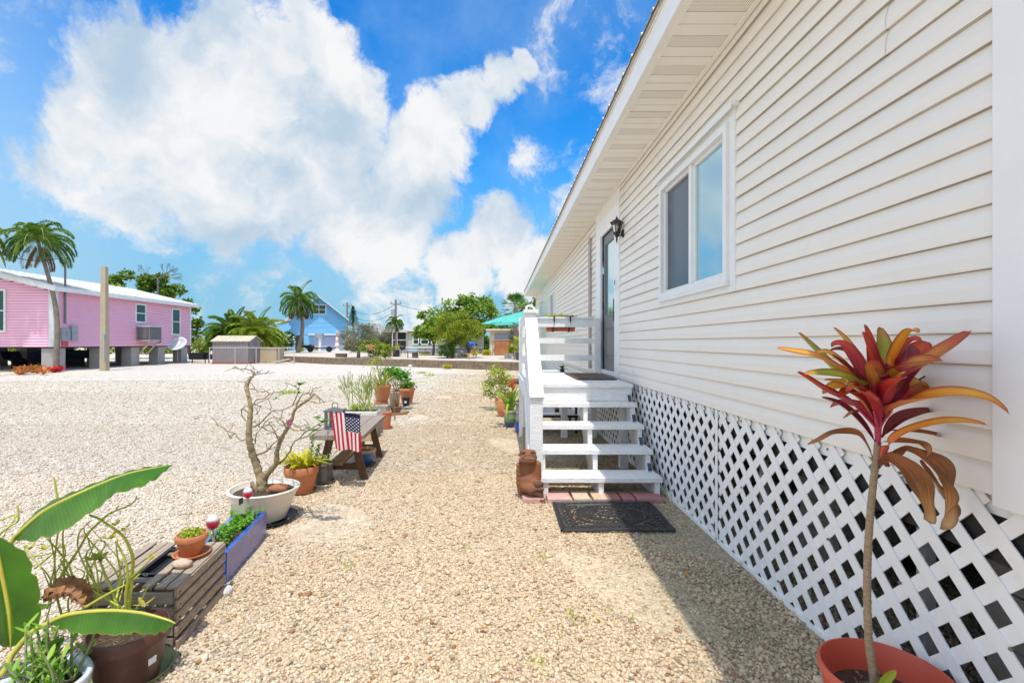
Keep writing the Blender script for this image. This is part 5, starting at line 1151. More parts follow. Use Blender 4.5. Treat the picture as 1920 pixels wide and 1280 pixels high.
    leaf_cloud('foliage', pts, .085, leafmat('leaf_fresh', [(.07, .24, .02), (.12, .34, .03), (.22, .44, .06)]), t, .6, 1); pts = [P(754, 714, 10.2)+Vector((random.gauss(0, .05), random.gauss(0, .05), random.gauss(0, .04))) for _ in range(36)]
    leaf_cloud('flower', pts, .055, mat('white_petal', (.82, .84, .76), .6), t, .8, 1)
    c = Vector((-2.1, 9.75, .0)); t = thing('cactus_pot', c, 'squat weathered pot with small orange spiky succulent next to pale tall pot', 'potted plant'); pot('pot', c, .12, .15, mat('grey_terracotta', (.30, .2, .15), .9), t); lv = MB()
    for k in range(22):
        a = random.random()*6.28; el = random.uniform(.5, 1.5); s = .16; b = c+Vector((0, 0, .14)); v = Vector((math.cos(a)*math.cos(el), math.sin(a)*math.cos(el), math.sin(el))); blade(lv, [b, b+v*s*.5, b+v*s], .02, (0, 0, 1), .3, 2)
    lv.build('leaf', leafmat('leaf_orange', [(.55, .20, .05), (.50, .28, .08)]), t)
    c = Vector((-2.16, 11.2, .0)); t = thing('flower_pot', c, 'furthest terracotta pot of the row full of dark green leaves and red flowers', 'potted plant'); pot('pot', c, .19, .38, m_terra, t, base=.6)
    pts, _ = clumps(c+Vector((0, 0, .46)), (.15, .15, .08), 24, 420, .07); leaf_cloud('foliage', pts, .07, lf_green, t); pts, _ = clumps(c+Vector((-.1, -.1, .5)), (.13, .1, .08), 6, 30, .03); leaf_cloud('flower', pts, .05, mat('red_petal', (.65, .05, .03), .6), t, .9)
    lv = MB(); b = c+Vector((.15, 0, .50)); blade(lv, [b, b+Vector((.18, 0, .02)), b+Vector((.36, 0, -.0))], .08, (0, 0, 1), .2, 5); lv.build('leaf', lf_yellow, t)
    c = Vector((-2.12, 10.9, .0)); t = thing('black_pot', c, 'small black nursery pot with white tag before the red flower pot', 'pot'); pot('pot', c, .10, .19, mat('black_plastic', (.02, .02, .022), .45), t); mb = MB(); mb.box((c.x-.02, c.y-.103, .08), (c.x+.03, c.y-.098, .13)); mb.build('tag', mat('paper_white', (.8, .8, .78), .6), t)
    mb = MB(); mb.beam((-2.23, 9.45, .02), (-1.93, 9.62, .02), .10, .035); mb.beam((-1.93, 9.62, .02), (-1.86, 9.72, .045), .09, .03); tag(mb.build('loose_board', mat('orange_plank', (.36, .18, .08), .8)), 'short reddish board lying on gravel by the potted row', 'board')
    Y = 8.85; t = thing('garden_stakes', G(740, 789), 'thin rusty metal plant stand of leaning rods between the pots and path', 'plant stand')
    for p in ([(740, 789), (738, 720, .2)], [(748, 772, .5), (742, 722, .3)], [(737, 770, .4), (739, 705, .3)]): 
        mb = MB(); mb.tube(px(p, Y), .009, 6); mb.build('rod', mat('rusty_rod', (.22, .11, .06), .7), t)
    mb = MB(); mb.tube(px([(731, 729, .35), (741, 730, .3)], Y), .012, 6); mb.build('crossbar', mat('rusty_rod', (.22, .11, .06), .7), t)
beyond_bench()
# ================================================================ FROG, POTS LEFT OF THE PORCH
def frog():
    t = thing('frog_statue', (.27, 4.42, .046), 'rust brown cast frog figure sitting upright at the left end of the steps', 'statue')
    m = mat('rusty_cast_iron', (.12, .058, .04), .8, (.32, .12, .045), 6, .7, 80, dirt=.6, dcol=(.10, .06, .06))
    me = bpy.data.metaballs.new('body'); me.resolution = .009; me.render_resolution = .009; me.threshold = .12
    Yb = 4.44
    def e(x, y, d, r, s=(1, 1, 1)):
        c = P(x, y, Yb+d); el = me.elements.new(type='ELLIPSOID'); el.co = c; el.radius = r*1.35; el.size_x, el.size_y, el.size_z = s; el.stiffness = 2
    e(992, 885, .02, .10, (.85, .7, 1.25)); e(993, 905, .0, .11, (.85, .75, .9)); e(991, 868, .02, .085, (.9, .65, .8))
    e(991, 857, .0, .075, (1.0, .85, .55)); e(989, 862, -.04, .075, (1.0, .8, .45)); e(980, 847, .0, .035, (.8, .8, .7)); e(999, 848, .0, .035, (.8, .8, .7)); e(990, 849, .02, .065, (1.1, .9, .5))
    for (a, b, r) in (((974, 872), (974, 905), .030), ((974, 905), (977, 922), .028), ((1009, 870), (1010, 895), .028)):
        for k in range(5): q = k/4; e(a[0]+(b[0]-a[0])*q, a[1]+(b[1]-a[1])*q, .0, r)
    # thighs, knees and dangling shins
    for k in range(5): q = k/4; e(985+12*q, 912+6*q, -.04-.07*q, .040)
    for k in range(5): q = k/4; e(1000+9*q, 905+2*q, -.02-.09*q, .036)
    for k in range(5): q = k/4; e(1010+5*q, 908+26*q, -.11+.0*q, .026)
    for k in range(5): q = k/4; e(996+14*q, 918+8*q, -.11, .026)
    for k in range(4): e(1005+k*4, 917, -.13, .016)
    for k in range(4): e(991+k*4, 917, -.12, .014)
    e(1016, 936, -.12, .03, (1.2, 1.2, .4))
    o = bpy.data.objects.new('mb', me); COL.objects.link(o); bpy.context.view_layer.update()
    dg = bpy.context.evaluated_depsgraph_get(); ms = bpy.data.meshes.new_from_object(o.evaluated_get(dg)); bpy.data.objects.remove(o)
    mb = MB(); mb.add([v.co for v in ms.vertices], [tuple(p.vertices) for p in ms.polygons]); mb.build('body', m, t, smooth=True)
    mb = MB(); mb.lathe([(.085, .046), (.09, .06), (.07, .12), (.075, .15), (.01, .152)], (.30, 4.50, 0), 20); mb.build('stump_seat', mat('dark_cast', (.10, .06, .04), .85, (.16, .08, .05), 15, .5), t, smooth=True)
    for sx in (982, 998):
        mb = MB(); mb.ball(P(sx, 846.5, Yb-.03), .015, 8, 6); mb.build('eye', m, t, smooth=True)
    # wide mouth groove
    mb = MB(); mb.tube(bez(px([(977, 860, -.06), (983, 855, -.10), (991, 853, -.115), (999, 854, -.10), (1006, 859, -.06)], Yb), 5), .004, 6); mb.build('mouth', mat('dark_cast', (.10, .06, .04), .85), t, smooth=True)
frog()
def porch_side():
    c = Vector((.05, 9.35, 0)); t = thing('clay_jar', c, 'rounded red brown clay jar on the gravel behind the green glazed pot', 'jar'); mb = MB(); mb.lathe([(.06, 0), (.10, .06), (.125, .16), (.12, .26), (.08, .34), (.055, .37), (.06, .41), (.07, .42), (.055, .415), (.045, .36)], c, 24); mb.build('body', m_terra, t, smooth=True)
    mb = MB(); mb.tube(bez([c+Vector((-.06, 0, .37)), c+Vector((-.13, 0, .36)), c+Vector((-.145, 0, .28)), c+Vector((-.115, 0, .22))], 5), .013, 8); mb.build('handle', m_terra, t, smooth=True)
    c = Vector((.17, 8.2, 0)); t = thing('bromeliad_pot', c, 'green and blue glazed pot holding strappy bromeliad with one orange bloom', 'potted plant')
    mb = MB(); q = mb.lathe([(.07, 0), (.095, .05), (.105, .09)], c, 26); mb.m = 1; mb.lathe([(.105, .09), (.108, .16), (.098, .235)], c, 26); mb.m = 2; mb.lathe([(.098, .235), (.115, .27), (.12, .285), (.105, .285), (.09, .24)], c, 26)
    mb.build('pot', [mat('dip_blue', (.05, .09, .20), .3), mat('dip_green', (.22, .34, .16), .3, (.16, .28, .16), 9, spec=.5), mat('dip_cream', (.62, .62, .48), .35)], t, smooth=True); mb = MB(); mb.lathe([(.095, .25), (.01, .255)], c, 16); mb.build('soil', m_soil, t)
    lv = MB()
    for k in range(24):
        a = k*2.4; el = random.uniform(.9, 1.45); s = random.uniform(.35, .62); b = c+Vector((.03*math.cos(a), .03*math.sin(a), .25)); v = Vector((math.cos(a)*math.cos(el), math.sin(a)*math.cos(el), math.sin(el))); dr = .12 if k % 3 == 0 else .02
        blade(lv, [b, b+v*s*.6, b+v*s*.9+Vector((v.x*.3, v.y*.3, -dr))], .038, (0, 0, 1), .3, 5)
    for k in range(7):
        a = k*.9; b = c+Vector((0, 0, .25)); v = Vector((math.cos(a), math.sin(a), 0)); blade(lv, [b, b+v*.14+Vector((0, 0, .16)), b+v*.28+Vector((0, 0, .10)), b+v*.34+Vector((0, 0, -.04))], .036, (0, 0, 1), .3, 5)
    lv.build('leaf', leafmat('leaf_bromeliad', [(.16, .36, .04), (.28, .46, .05), (.44, .48, .05)]), t)
    lv = MB()
    for k in range(40):
        a = random.random()*6.28; el = random.uniform(.7, 1.5); b = c+Vector((.04, 0, .60+.08*random.random())); v = Vector((math.cos(a)*math.cos(el), math.sin(a)*math.cos(el), math.sin(el))); blade(lv, [b, b+v*.08, b+v*.17], .018, (0, 0, 1), .2, 2)
    lv.build('bloom', leafmat('bloom_orange', [(.72, .16, .04), (.80, .26, .08), (.62, .10, .03)]), t); mb = MB(); mb.tube([c+Vector((.0, 0, .25)), c+Vector((.03, 0, .5)), c+Vector((.04, 0, .66))], .009, 6); mb.build('stalk', m_stem, t)
    c = Vector((.325, 7.72, 0)); t = thing('milk_can', c+Vector((0, 0, .10)), 'dull galvanised metal can standing inside blue pot beside the porch', 'can'); mb = MB(); mb.lathe([(.078, .09), (.078, .2), (.082, .205), (.078, .21), (.078, .3), (.082, .305), (.078, .31), (.078, .43), (.084, .44), (.074, .44), (.07, .4)], (c.x, c.y, 0), 24); mb.build('body', m_galv, t, smooth=True); mb = MB(); mb.lathe([(.072, .38), (.01, .385)], (c.x, c.y, 0), 16); mb.build('soil', m_soil, t)
    lv = MB()
    for k in range(8):
        a = k*.8; b = c+Vector((0, 0, .4)); v = Vector((math.cos(a), math.sin(a), 0)); blade(lv, [b, b+v*.05+Vector((0, 0, .1)), b+v*.1+Vector((0, 0, .08))], .05, (0, 0, 1), .3, 4)
    lv.build('leaf', mat('maroon_leaf', (.16, .03, .03), .5, (.25, .10, .05), 20), t)
    t = thing('cobalt_pot', c, 'low cobalt blue pot on the ground under the metal can', 'pot'); mb = MB(); mb.lathe([(.075, 0), (.10, .08), (.104, .13), (.11, .14), (.095, .14), (.08, .05), (.01, .045)], c, 24); mb.build('pot', mat('blue_glaze', (.015, .10, .50), .18), t, smooth=True)
    mb = MB(); mb.box((.275, 6.02, 0), (.345, 6.10, .37)); tag(mb.build('wood_stub', m_oldw, None, bevel=.004), 'short brown weathered timber stub standing against porch side', 'post')
    # yellow green bush on thin stems
    c = Vector((-.06, 10.3, 0)); t = thing('shrub', c, 'pale yellow green leafy shrub on thin stems behind the clay jar', 'shrub'); st = MB(); pts = []
    for k in range(26):
        tx, tz = random.uniform(908, 955), random.uniform(690, 742); tp = P(tx, tz, 10.3+random.uniform(-.25, .25)); b = c+Vector((random.uniform(.0, .15), random.uniform(-.1, .1), 0)); st.tube(bez([b, b.lerp(tp, .5)+Vector((.05, 0, .03)), tp], 4), [.008, .003], 5)
        for _ in range(34): pts.append(tp+Vector((random.gauss(0, .06), random.gauss(0, .07), random.gauss(0, .05))))
    st.build('stem', m_twig, t); leaf_cloud('foliage', pts, .075, leafmat('leaf_yellowgreen', [(.38, .44, .05), (.55, .55, .10), (.26, .36, .04)]), t, .45)
porch_side()
# ---- things on and behind the porch rail
def rail_things():
    c = Vector((.80, DKB+.10, 1.66)); t = thing('rail_planter', c, 'long terracotta coloured trough of yellow green stonecrop hooked on the porch rail', 'planter')
    mb = MB(); x0, x1 = .70, 1.17; z0, z1 = 1.605, 1.76; y0, y1 = DKB+.035, DKB+.17
    o = [(x0+.02, y0+.02, z0), (x1-.02, y0+.02, z0), (x1-.02, y1-.02, z0), (x0+.02, y1-.02, z0)]; tp = [(x0, y0, z1), (x1, y0, z1), (x1, y1, z1), (x0, y1, z1)]; i = [(x0+.01, y0+.01, z1), (x1-.01, y0+.01, z1), (x1-.01, y1-.01, z1), (x0+.01, y1-.01, z1)]; ib = [(a, b, z1-.03) for a, b, _ in i]
    mb.add(o+tp+i+ib, [(3, 2, 1, 0), (0, 1, 5, 4), (1, 2, 6, 5), (2, 3, 7, 6), (3, 0, 4, 7), (4, 5, 9, 8), (5, 6, 10, 9), (6, 7, 11, 10), (7, 4, 8, 11), (8, 9, 13, 12), (9, 10, 14, 13), (10, 11, 15, 14), (11, 8, 12, 15), (12, 13, 14, 15)]); mb.build('trough', mat('terracotta_plastic', (.50, .13, .05), .5), t, bevel=.004)
    for x in (.815, 1.06):
        mb = MB(); mb.beam((x, DKB-.112, 1.745), (x, DKB-.112, 1.825), .022, .006, (0, 1, 0)); mb.beam((x, DKB-.115, 1.822), (x, y0+.005, 1.822), .022, .006); mb.beam((x, y0-.004, 1.822), (x, y0+.012, 1.60), .022, .006, (0, 1, 0)); mb.beam((x, y0+.01, 1.597), (x, y1-.01, 1.597), .022, .006); mb.tube([(x, DKB-.117, 1.745), (x+.006, DKB-.117, 1.72), (x-.004, DKB-.117, 1.70)], .004, 6); mb.build('bracket', m_blk, t)
    pts, _ = clumps(((x0+x1)/2-.04, (y0+y1)/2, z1+.05), (.22, .06, .05), 50, 1500, .04); leaf_cloud('succulent', pts, .026, leafmat('leaf_stonecrop', [(.40, .42, .04), (.55, .52, .06), (.32, .40, .05)]), t)
    pts, _ = clumps((x1-.02, (y0+y1)/2, z1+.05), (.06, .04, .03), 6, 80, .03); leaf_cloud('spiky_tuft', pts, .03, lf_green, t)
    o = thing('white_ornament', (.345, 5.52, 1.80), 'small white curled dolphin like ornament on top of the porch newel', 'ornament'); mb = MB(); b = Vector((.345, 5.52, 1.80))
    mb.tube(bez([b+Vector((-.05, 0, .01)), b+Vector((-.045, 0, .035)), b+Vector((-.015, 0, .05)), b+Vector((.02, 0, .04)), b+Vector((.045, 0, .01)), b+Vector((.05, 0, .004))], 5), [.006, .014, .016, .013, .010, .004]+[.004]*20 if False else .011, 8); mb.ball(b+Vector((-.045, 0, .016)), .015, 8, 6); blade(mb, [b+Vector((0, 0, .045)), b+Vector((.01, 0, .06)), b+Vector((.03, 0, .062))], .02, (0, 1, 0), .1, 3)
    mb.build('figure', mat('white_ceramic', (.82, .82, .80), .3), o, smooth=True)
    # potting bench beyond the landing
    t = thing('potting_table', (.75, 7.95, 0), 'low white topped black edged potting table just behind the porch landing', 'table')
    for z in (.955, .30):
        mb = MB(); mb.box((.40, 7.60, z-.05), (1.22, 8.35, z-.012)); mb.build('frame', m_blk, t)
        mb = MB(); mb.box((.395, 7.595, z-.0115), (1.225, 8.355, z)); mb.build('top' if z > .5 else 'shelf', m_wht, t)
    for x in (.41, 1.18):
        for y in (7.62, 8.30): mb = MB(); mb.box((x, y, 0), (x+.035, y+.035, .904)); mb.build('leg', m_blk, t)
    lb = ['dark rosette succulent in black pot on the white table behind the railing', 'green bushy herb in black pot on lower shelf behind the steps', 'pale succulent in small pot on lower shelf behind the steps']
    for k, (x, y, z, m) in enumerate(((1.0, 7.8, .955, lf_dark), (.92, 7.85, .30, lf_lime), (.62, 7.85, .30, lf_pale))):
        q = thing('nursery_pot', (x, y, z), lb[k], 'potted plant'); pot('pot', (x, y, z+.001), .05, .05, m_blk, q, n=16); lv = MB()
        for j in range(16):
            a = j*2.4; el = random.uniform(.5, 1.3); v = Vector((math.cos(a)*math.cos(el), math.sin(a)*math.cos(el), math.sin(el))); b = Vector((x, y, z+.045)); blade(lv, [b, b+v*.04, b+v*.085], .018, (0, 0, 1), .2, 2)
        lv.build('leaf', m, q)
rail_things()
# ================================================================ TI PLANT
def ti_leaf_mat(name, stops, dry=False):
    m, t, b = nodes(name); at = nnew(t, 'ShaderNodeAttribute', attribute_name='lv', attribute_type='GEOMETRY'); s = nnew(t, 'ShaderNodeSeparateXYZ', {'Vector': at.outputs['Vector']})
    geo = nnew(t, 'ShaderNodeNewGeometry'); n = nnew(t, 'ShaderNodeTexNoise', {'Vector': nnew(t, 'ShaderNodeVectorMath', {0: at.outputs['Vector'], 1: (2.2, 5.0, 1.0)}, operation='MULTIPLY').outputs[0], 'Scale': 2.2, 'Detail': 5.0})
    st_ = nnew(t, 'ShaderNodeTexNoise', {'Vector': nnew(t, 'ShaderNodeVectorMath', {0: at.outputs['Vector'], 1: (1.2, 17.0, 1.0)}, operation='MULTIPLY').outputs[0], 'Scale': 1.6, 'Detail': 4.0}); nn_ = nnew(t, 'ShaderNodeMix', {'Factor': .5, 'A': n.outputs['Color'], 'B': st_.outputs['Color']}, data_type='RGBA'); nf_ = nnew(t, 'ShaderNodeSeparateColor', {'Color': nn_.outputs[2]})
    ad = nnew(t, 'ShaderNodeMath', {0: nf_.outputs[0], 1: 1.1, 2: s.outputs[0]}, operation='MULTIPLY_ADD'); sb = nnew(t, 'ShaderNodeMath', {0: ad.outputs[0], 1: .55}, operation='SUBTRACT')
    rp = nnew(t, 'ShaderNodeValToRGB', {'Fac': sb.outputs[0]}); e = rp.color_ramp.elements
    while len(e) < len(stops): e.new(.5)
    for i, (p, c) in enumerate(stops): e[i].position = p; e[i].color = c4(tuple(min(.85, v*1.3) for v in c))
    ag = nnew(t, 'ShaderNodeMath', {0: s.outputs[1]}, operation='ABSOLUTE'); en = nnew(t, 'ShaderNodeMath', {0: n.outputs['Fac'], 1: .55, 2: ag.outputs[0]}, operation='MULTIPLY_ADD')
    em = nnew(t, 'ShaderNodeMapRange', {'Value': en.outputs[0], 'From Min': .95, 'From Max': 1.25, 'To Max': .85}); mr_ = nnew(t, 'ShaderNodeMapRange', {'Value': ag.outputs[0], 'From Min': .10, 'From Max': .0, 'To Max': .55})
    e1_ = nnew(t, 'ShaderNodeMix', {'Factor': em.outputs[0], 'A': rp.outputs[0], 'B': (.20, .10, .05, 1) if dry else (.26, .008, .02, 1)}, data_type='RGBA'); e2_ = nnew(t, 'ShaderNodeMix', {'Factor': mr_.outputs[0], 'A': e1_.outputs[2], 'B': (.50, .20, .10, 1)}, data_type='RGBA')
    tp_ = nnew(t, 'ShaderNodeMapRange', {'Value': s.outputs[0], 'From Min': .93, 'From Max': 1.0}); e3_ = nnew(t, 'ShaderNodeMix', {'Factor': tp_.outputs[0], 'A': e2_.outputs[2], 'B': (.22, .10, .05, 1)}, data_type='RGBA')
    class _O: outputs = [e3_.outputs[2]]
    rp = _O
    t.links.new(rp.outputs[0], b.inputs['Base Color']); b.inputs['Roughness'].default_value = .7 if dry else .42; b.inputs['Specular IOR Level'].default_value = .5
    w = nnew(t, 'ShaderNodeMath', {0: s.outputs[1], 1: 45.0}, operation='MULTIPLY'); sn = nnew(t, 'ShaderNodeMath', {0: w.outputs[0]}, operation='SINE'); bp = nnew(t, 'ShaderNodeBump', {'Height': sn.outputs[0], 'Strength': .3, 'Distance': .002}); t.links.new(bp.outputs[0], b.inputs['Normal'])
    tl = nnew(t, 'ShaderNodeBsdfTranslucent', {'Color': rp.outputs[0]}); ms = nnew(t, 'ShaderNodeMixShader', {0: .14, 1: b.outputs[0], 2: tl.outputs[0]}); t.links.new(ms.outputs[0], t.nodes['Material Output'].inputs[0]); return m
def ti_plant():
    c = Vector((1.325, 1.66, 0))
    t = thing('ti_plant', c, 'red and orange leaved ti plant on slender ringed trunk in terracotta tub by lattice', 'potted plant')
    mp_ = mat('coral_red_plastic', (.62, .10, .055), .42, (.55, .085, .05), 5, .05, 40, spec=.5, dirt=.12, dcol=(.62, .3, .2))
    pot('tub', (c.x, c.y, .0), .20, .30, mp_, t, base=.74, rim=.014, rimh=.12, soil=.66, wall=.010, n=44, sy=1.0)
    mb = MB()
    for k in range(90):
        a = random.random()*6.28; r = .14*random.random()**.5; p0 = Vector((c.x+r*math.cos(a), c.y+r*math.sin(a), .205+.01*random.random())); mb.beam(p0, p0+Vector((random.gauss(0, .022), random.gauss(0, .022), random.uniform(-.004, .01))), .004, .003)
    mb.build('mulch', mat('bark_mulch', (.13, .08, .05), .95, (.30, .22, .15), 60), t)
    Y = 1.64; tr = bez(px([(1640, 1290), (1637, 1262), (1629, 1200), (1626, 1120), (1627, 1040), (1632, 960), (1638, 900), (1643, 860), (1646, 828)], Y), 14); k = len(tr)
    mb = MB(); mb.tube(tr, [(.0126-.0025*i/k)*(1+.07*math.sin(i*3.1)+.04*math.sin(i*7.7)) for i in range(k)], 12)
    mb.build('trunk', mat('ringed_trunk', (.42, .31, .20), .85, (.24, .16, .09), 60, .6, 90, stretch=(1, 1, 3)), t, smooth=True)
    mb = MB(); i = 3
    while i < k-1: mb.tube([tr[i]-Vector((0, 0, .001)), tr[i]+Vector((0, 0, .0015))], (.0131-.0025*i/k), 12); i += random.choice((1, 2, 2, 3))
    mb.build('leaf_scars', mat('leaf_scar', (.44, .32, .20), .9), t)
    red = ti_leaf_mat('ti_red', [(0, (.24, .006, .04)), (.45, (.34, .008, .015)), (.8, (.52, .05, .01)), (1, (.30, .04, .02))])
    mag = ti_leaf_mat('ti_magenta', [(0, (.28, .008, .07)), (.4, (.40, .015, .05)), (.65, (.50, .22, .03)), (.85, (.40, .06, .03)), (1, (.25, .05, .03))])
    org = ti_leaf_mat('ti_orange', [(0, (.40, .03, .06)), (.35, (.66, .20, .02)), (.75, (.68, .34, .03)), (1, (.55, .10, .03))])
    grn = ti_leaf_mat('ti_green', [(0, (.40, .05, .05)), (.3, (.46, .40, .03)), (.7, (.22, .32, .02)), (1, (.50, .12, .04))])
    mar = ti_leaf_mat('ti_maroon', [(0, (.16, .01, .03)), (.6, (.20, .02, .03)), (1, (.14, .03, .02))])
    dry = ti_leaf_mat('ti_dry', [(0, (.14, .035, .015)), (.3, (.34, .11, .025)), (.55, (.16, .06, .02)), (.75, (.44, .19, .05)), (1, (.42, .28, .16))], True)
    def leaf(p, w, m, fold=.22, nrm=(0, -.55, 1), wave=.0, n=9, name='leaf'):
        q = bez(px(p, Y), n); K = len(q); nr = Vector(nrm); vs = []; at = []; W_ = w*(1.13 if name == 'leaf' else .74)/F*Y
        for i, a in enumerate(q):
            f = i/(K-1); d = (q[min(i+1, K-1)]-q[max(i-1, 0)]).normalized(); s = d.cross(nr).normalized(); u = s.cross(d)
            ww = W_*.5*(.13+.87*math.sin(math.pi*min(1, max(0, (f-.08)/.92))**.85)**.8) if f > .1 else W_*.5*(.18)
            if f > .97: ww = W_*.02
            wv = wave*W_*math.sin(f*14+w)
            for g in (-1, -.5, 0, .5, 1): vs.append(a+s*ww*g+u*(abs(g)*ww*fold*2+wv*g)); at.append((f, g, 0))
        mb = MB(); mb.add(vs, [(i*5+j, i*5+j+1, i*5+j+6, i*5+j+5) for i in range(K-1) for j in range(4)]); o = mb.build(name, m, t, smooth=True)
        a = o.data.attributes.new('lv', 'FLOAT_VECTOR', 'POINT'); a.data.foreach_set('vector', np.array(at, np.float32).ravel())
    LV = [([(1643, 780, .02), (1612, 738, .05), (1560, 692, .09), (1520, 650, .12), (1495, 622, .13)], 27, grn), ([(1641, 775, .0), (1600, 710, -.05), (1540, 674, -.1), (1490, 662, -.14), (1455, 653, -.15)], 22, org),
     ([(1644, 770, .05), (1628, 720, .1), (1602, 670, .15), (1580, 635, .17), (1561, 613, .18)], 22, org), ([(1645, 765, .03), (1638, 700, .05), (1630, 650, .06), (1620, 608, .06)], 22, red), ([(1646, 765, -.02), (1640, 700, -.04), (1628, 660, -.05), (1616, 622, -.06)], 34, red),
     ([(1648, 760, .05), (1656, 700, .08), (1656, 660, .1), (1648, 613, .12)], 34, grn), ([(1650, 770, 0), (1668, 730, -.02), (1690, 690, -.03), (1700, 660, -.03), (1698, 646, -.03)], 40, mar), ([(1650, 775, .02), (1690, 700, .05), (1720, 665, .08), (1736, 640, .09)], 44, red),
     ([(1650, 772, .0), (1672, 720, -.06), (1725, 690, -.12), (1775, 655, -.16), (1822, 619, -.18)], 30, mag), ([(1652, 765, -.03), (1662, 712, -.1), (1700, 690, -.16), (1740, 680, -.2), (1768, 676, -.22)], 36, mag), ([(1652, 780, .04), (1690, 745, .08), (1735, 722, .12), (1787, 703, .15)], 25, mag),
     ([(1642, 800, .0), (1605, 762, -.06), (1550, 735, -.1), (1520, 715, -.12), (1493, 697, -.12)], 25, red), ([(1641, 760, .0), (1620, 722, -.08), (1580, 708, -.12), (1540, 703, -.14), (1508, 702, -.15)], 25, grn), ([(1644, 770, .05), (1625, 725, .08), (1590, 720, .1), (1545, 712, .12)], 22, org),
     ([(1650, 800, .0), (1670, 770, -.06), (1720, 752, -.14), (1790, 742, -.2), (1850, 750, -.24), (1893, 776, -.26)], 32, org), ([(1647, 868, .0), (1664, 838, -.06), (1700, 812, -.1), (1760, 795, -.16), (1810, 792, -.2), (1853, 797, -.22)], 22, org),
     ([(1648, 800, .0), (1655, 770, -.05), (1672, 745, -.08), (1690, 722, -.08), (1694, 715, -.08)], 34, mar), ([(1646, 800, -.02), (1638, 770, -.08), (1625, 745, -.12), (1615, 735, -.16), (1650, 755, -.2)], 28, red), ([(1645, 790, 0), (1625, 745, -.05), (1600, 700, -.08), (1560, 665, -.1)], 24, mar),
     ([(1645, 775, .08), (1620, 700, .14), (1585, 660, .18), (1556, 657, .2)], 20, mar), ([(1650, 760, .08), (1680, 700, .15), (1740, 655, .2), (1790, 628, .22), (1828, 634, .22)], 28, org), ([(1652, 820, .0), (1680, 790, .05), (1720, 775, .08), (1765, 768, .1)], 22, mar),
     ([(1642, 830, .02), (1610, 790, .05), (1575, 760, .08), (1540, 745, .1)], 20, mar), ([(1650, 780, -.04), (1660, 740, -.14), (1680, 718, -.2), (1700, 708, -.24)], 26, red), ([(1646, 790, -.02), (1640, 740, -.1), (1636, 700, -.16), (1640, 676, -.2)], 30, mag)]
    for p, w, m in LV: leaf(p, w, m, fold=.30, nrm=(random.uniform(-.2, .2), -.45, 1))
    for k in range(16):
        an = k*2.4+.5; rr = random.uniform(60, 135); tx = 1648+rr*math.cos(an); up_ = random.uniform(-150, -30) if k % 3 else random.uniform(-70, 20); d = .22*math.sin(an)
        LV.append(([(1646, 800, 0), (1646+(tx-1646)*.35, 770+up_*.55, d*.4), (1646+(tx-1646)*.75, 765+up_*.95, d*.8), (tx, 770+up_*(1.0 if up_ < -60 else .8), d)], random.uniform(16, 26), random.choice([red, mag, mar, red, grn, org])))
    for p, w, m in LV[-16:]: leaf(p, w, m, fold=.34, nrm=(random.uniform(-.3, .3), -.5, 1), wave=.03)
    DR = [([(1660, 806, .03), (1720, 808, .05), (1770, 822, .08), (1815, 852, .1), (1840, 872, .1), (1836, 896, .1)], 18, (0, -1, .3)), ([(1655, 828, .0), (1690, 826, -.05), (1722, 832, -.08), (1738, 845, -.1), (1735, 858, -.1)], 16, (0, -1, .3)),
     ([(1640, 868, .0), (1622, 830, .03), (1600, 812, .05), (1560, 812, .08), (1530, 826, .1), (1513, 833, .1)], 16, (0, -1, .6)), ([(1650, 872, .0), (1672, 862, -.06), (1700, 880, -.1), (1722, 915, -.12), (1735, 950, -.13), (1740, 978, -.13)], 46, (-.4, -1, .2)),
     ([(1650, 850, .0), (1700, 845, -.04), (1740, 870, -.08), (1765, 905, -.1), (1772, 950, -.1), (1765, 992, -.1)], 40, (.5, -1, .2)), ([(1725, 862, -.04), (1752, 905, -.06), (1782, 950, -.05), (1780, 975, -.05), (1770, 988, -.05)], 18, (.2, -1, .2)), ([(1640, 800, 0), (1622, 778, -.02), (1600, 772, -.03), (1580, 785, -.03)], 10, (0, -1, 1))]
    for p, w, nr in DR: leaf(p, w*.9, dry, fold=.72, nrm=nr, wave=.30, n=12, name='dried_leaf')
    # crown shaft of leaf stalks
    mb = MB()
    for p, w, m in LV[:18]: mb.tube([P(1646, 840, Y), P((p[0][0]+1646)/2, 815, Y+p[0][2]*.5 if len(p[0]) > 2 else Y), P(p[0][0], p[0][1], Y+(p[0][2] if len(p[0]) > 2 else 0)), P(*(p[1][:2]), Y+p[1][2])], [.007, .006, .005, .003], 6)
    mb.build('leaf_stalks', mat('magenta_stalk', (.36, .02, .09), .45, (.48, .05, .10), 20), t, smooth=True)
    # dried flower sprays
    mb = MB()
    for p in ([(1660, 745, .1), (1700, 725, .1), (1745, 700, .12), (1790, 688, .14), (1840, 685, .15), (1878, 700, .15), (1887, 725, .15)], [(1750, 698, .12), (1790, 682, .14), (1830, 684, .16)]): mb.tube(bez(px(p, Y), 6), [.0034, .0018], 5)
    for k in range(26):
        x = random.uniform(1780, 1880); y = 688+random.uniform(-3, 8); d = .14; L_ = random.uniform(20, 110); sx_ = random.uniform(-22, 18)
        q = bez(px([(x, y, d), (x+sx_*.4, y+L_*.4, d+random.uniform(-.03, .03)), (x+sx_, y+L_, d+random.uniform(-.05, .05))], Y), 6); mb.tube(q, [.0019, .0012], 4)
        for v in q[2::2]: mb.ball(v, .0032, 5, 3)
    mb.build('dried_flower_spray', mat('dry_spray', (.14, .10, .075), .9), t)
    mb = MB(); b = P(1650, 1290, 1.60)
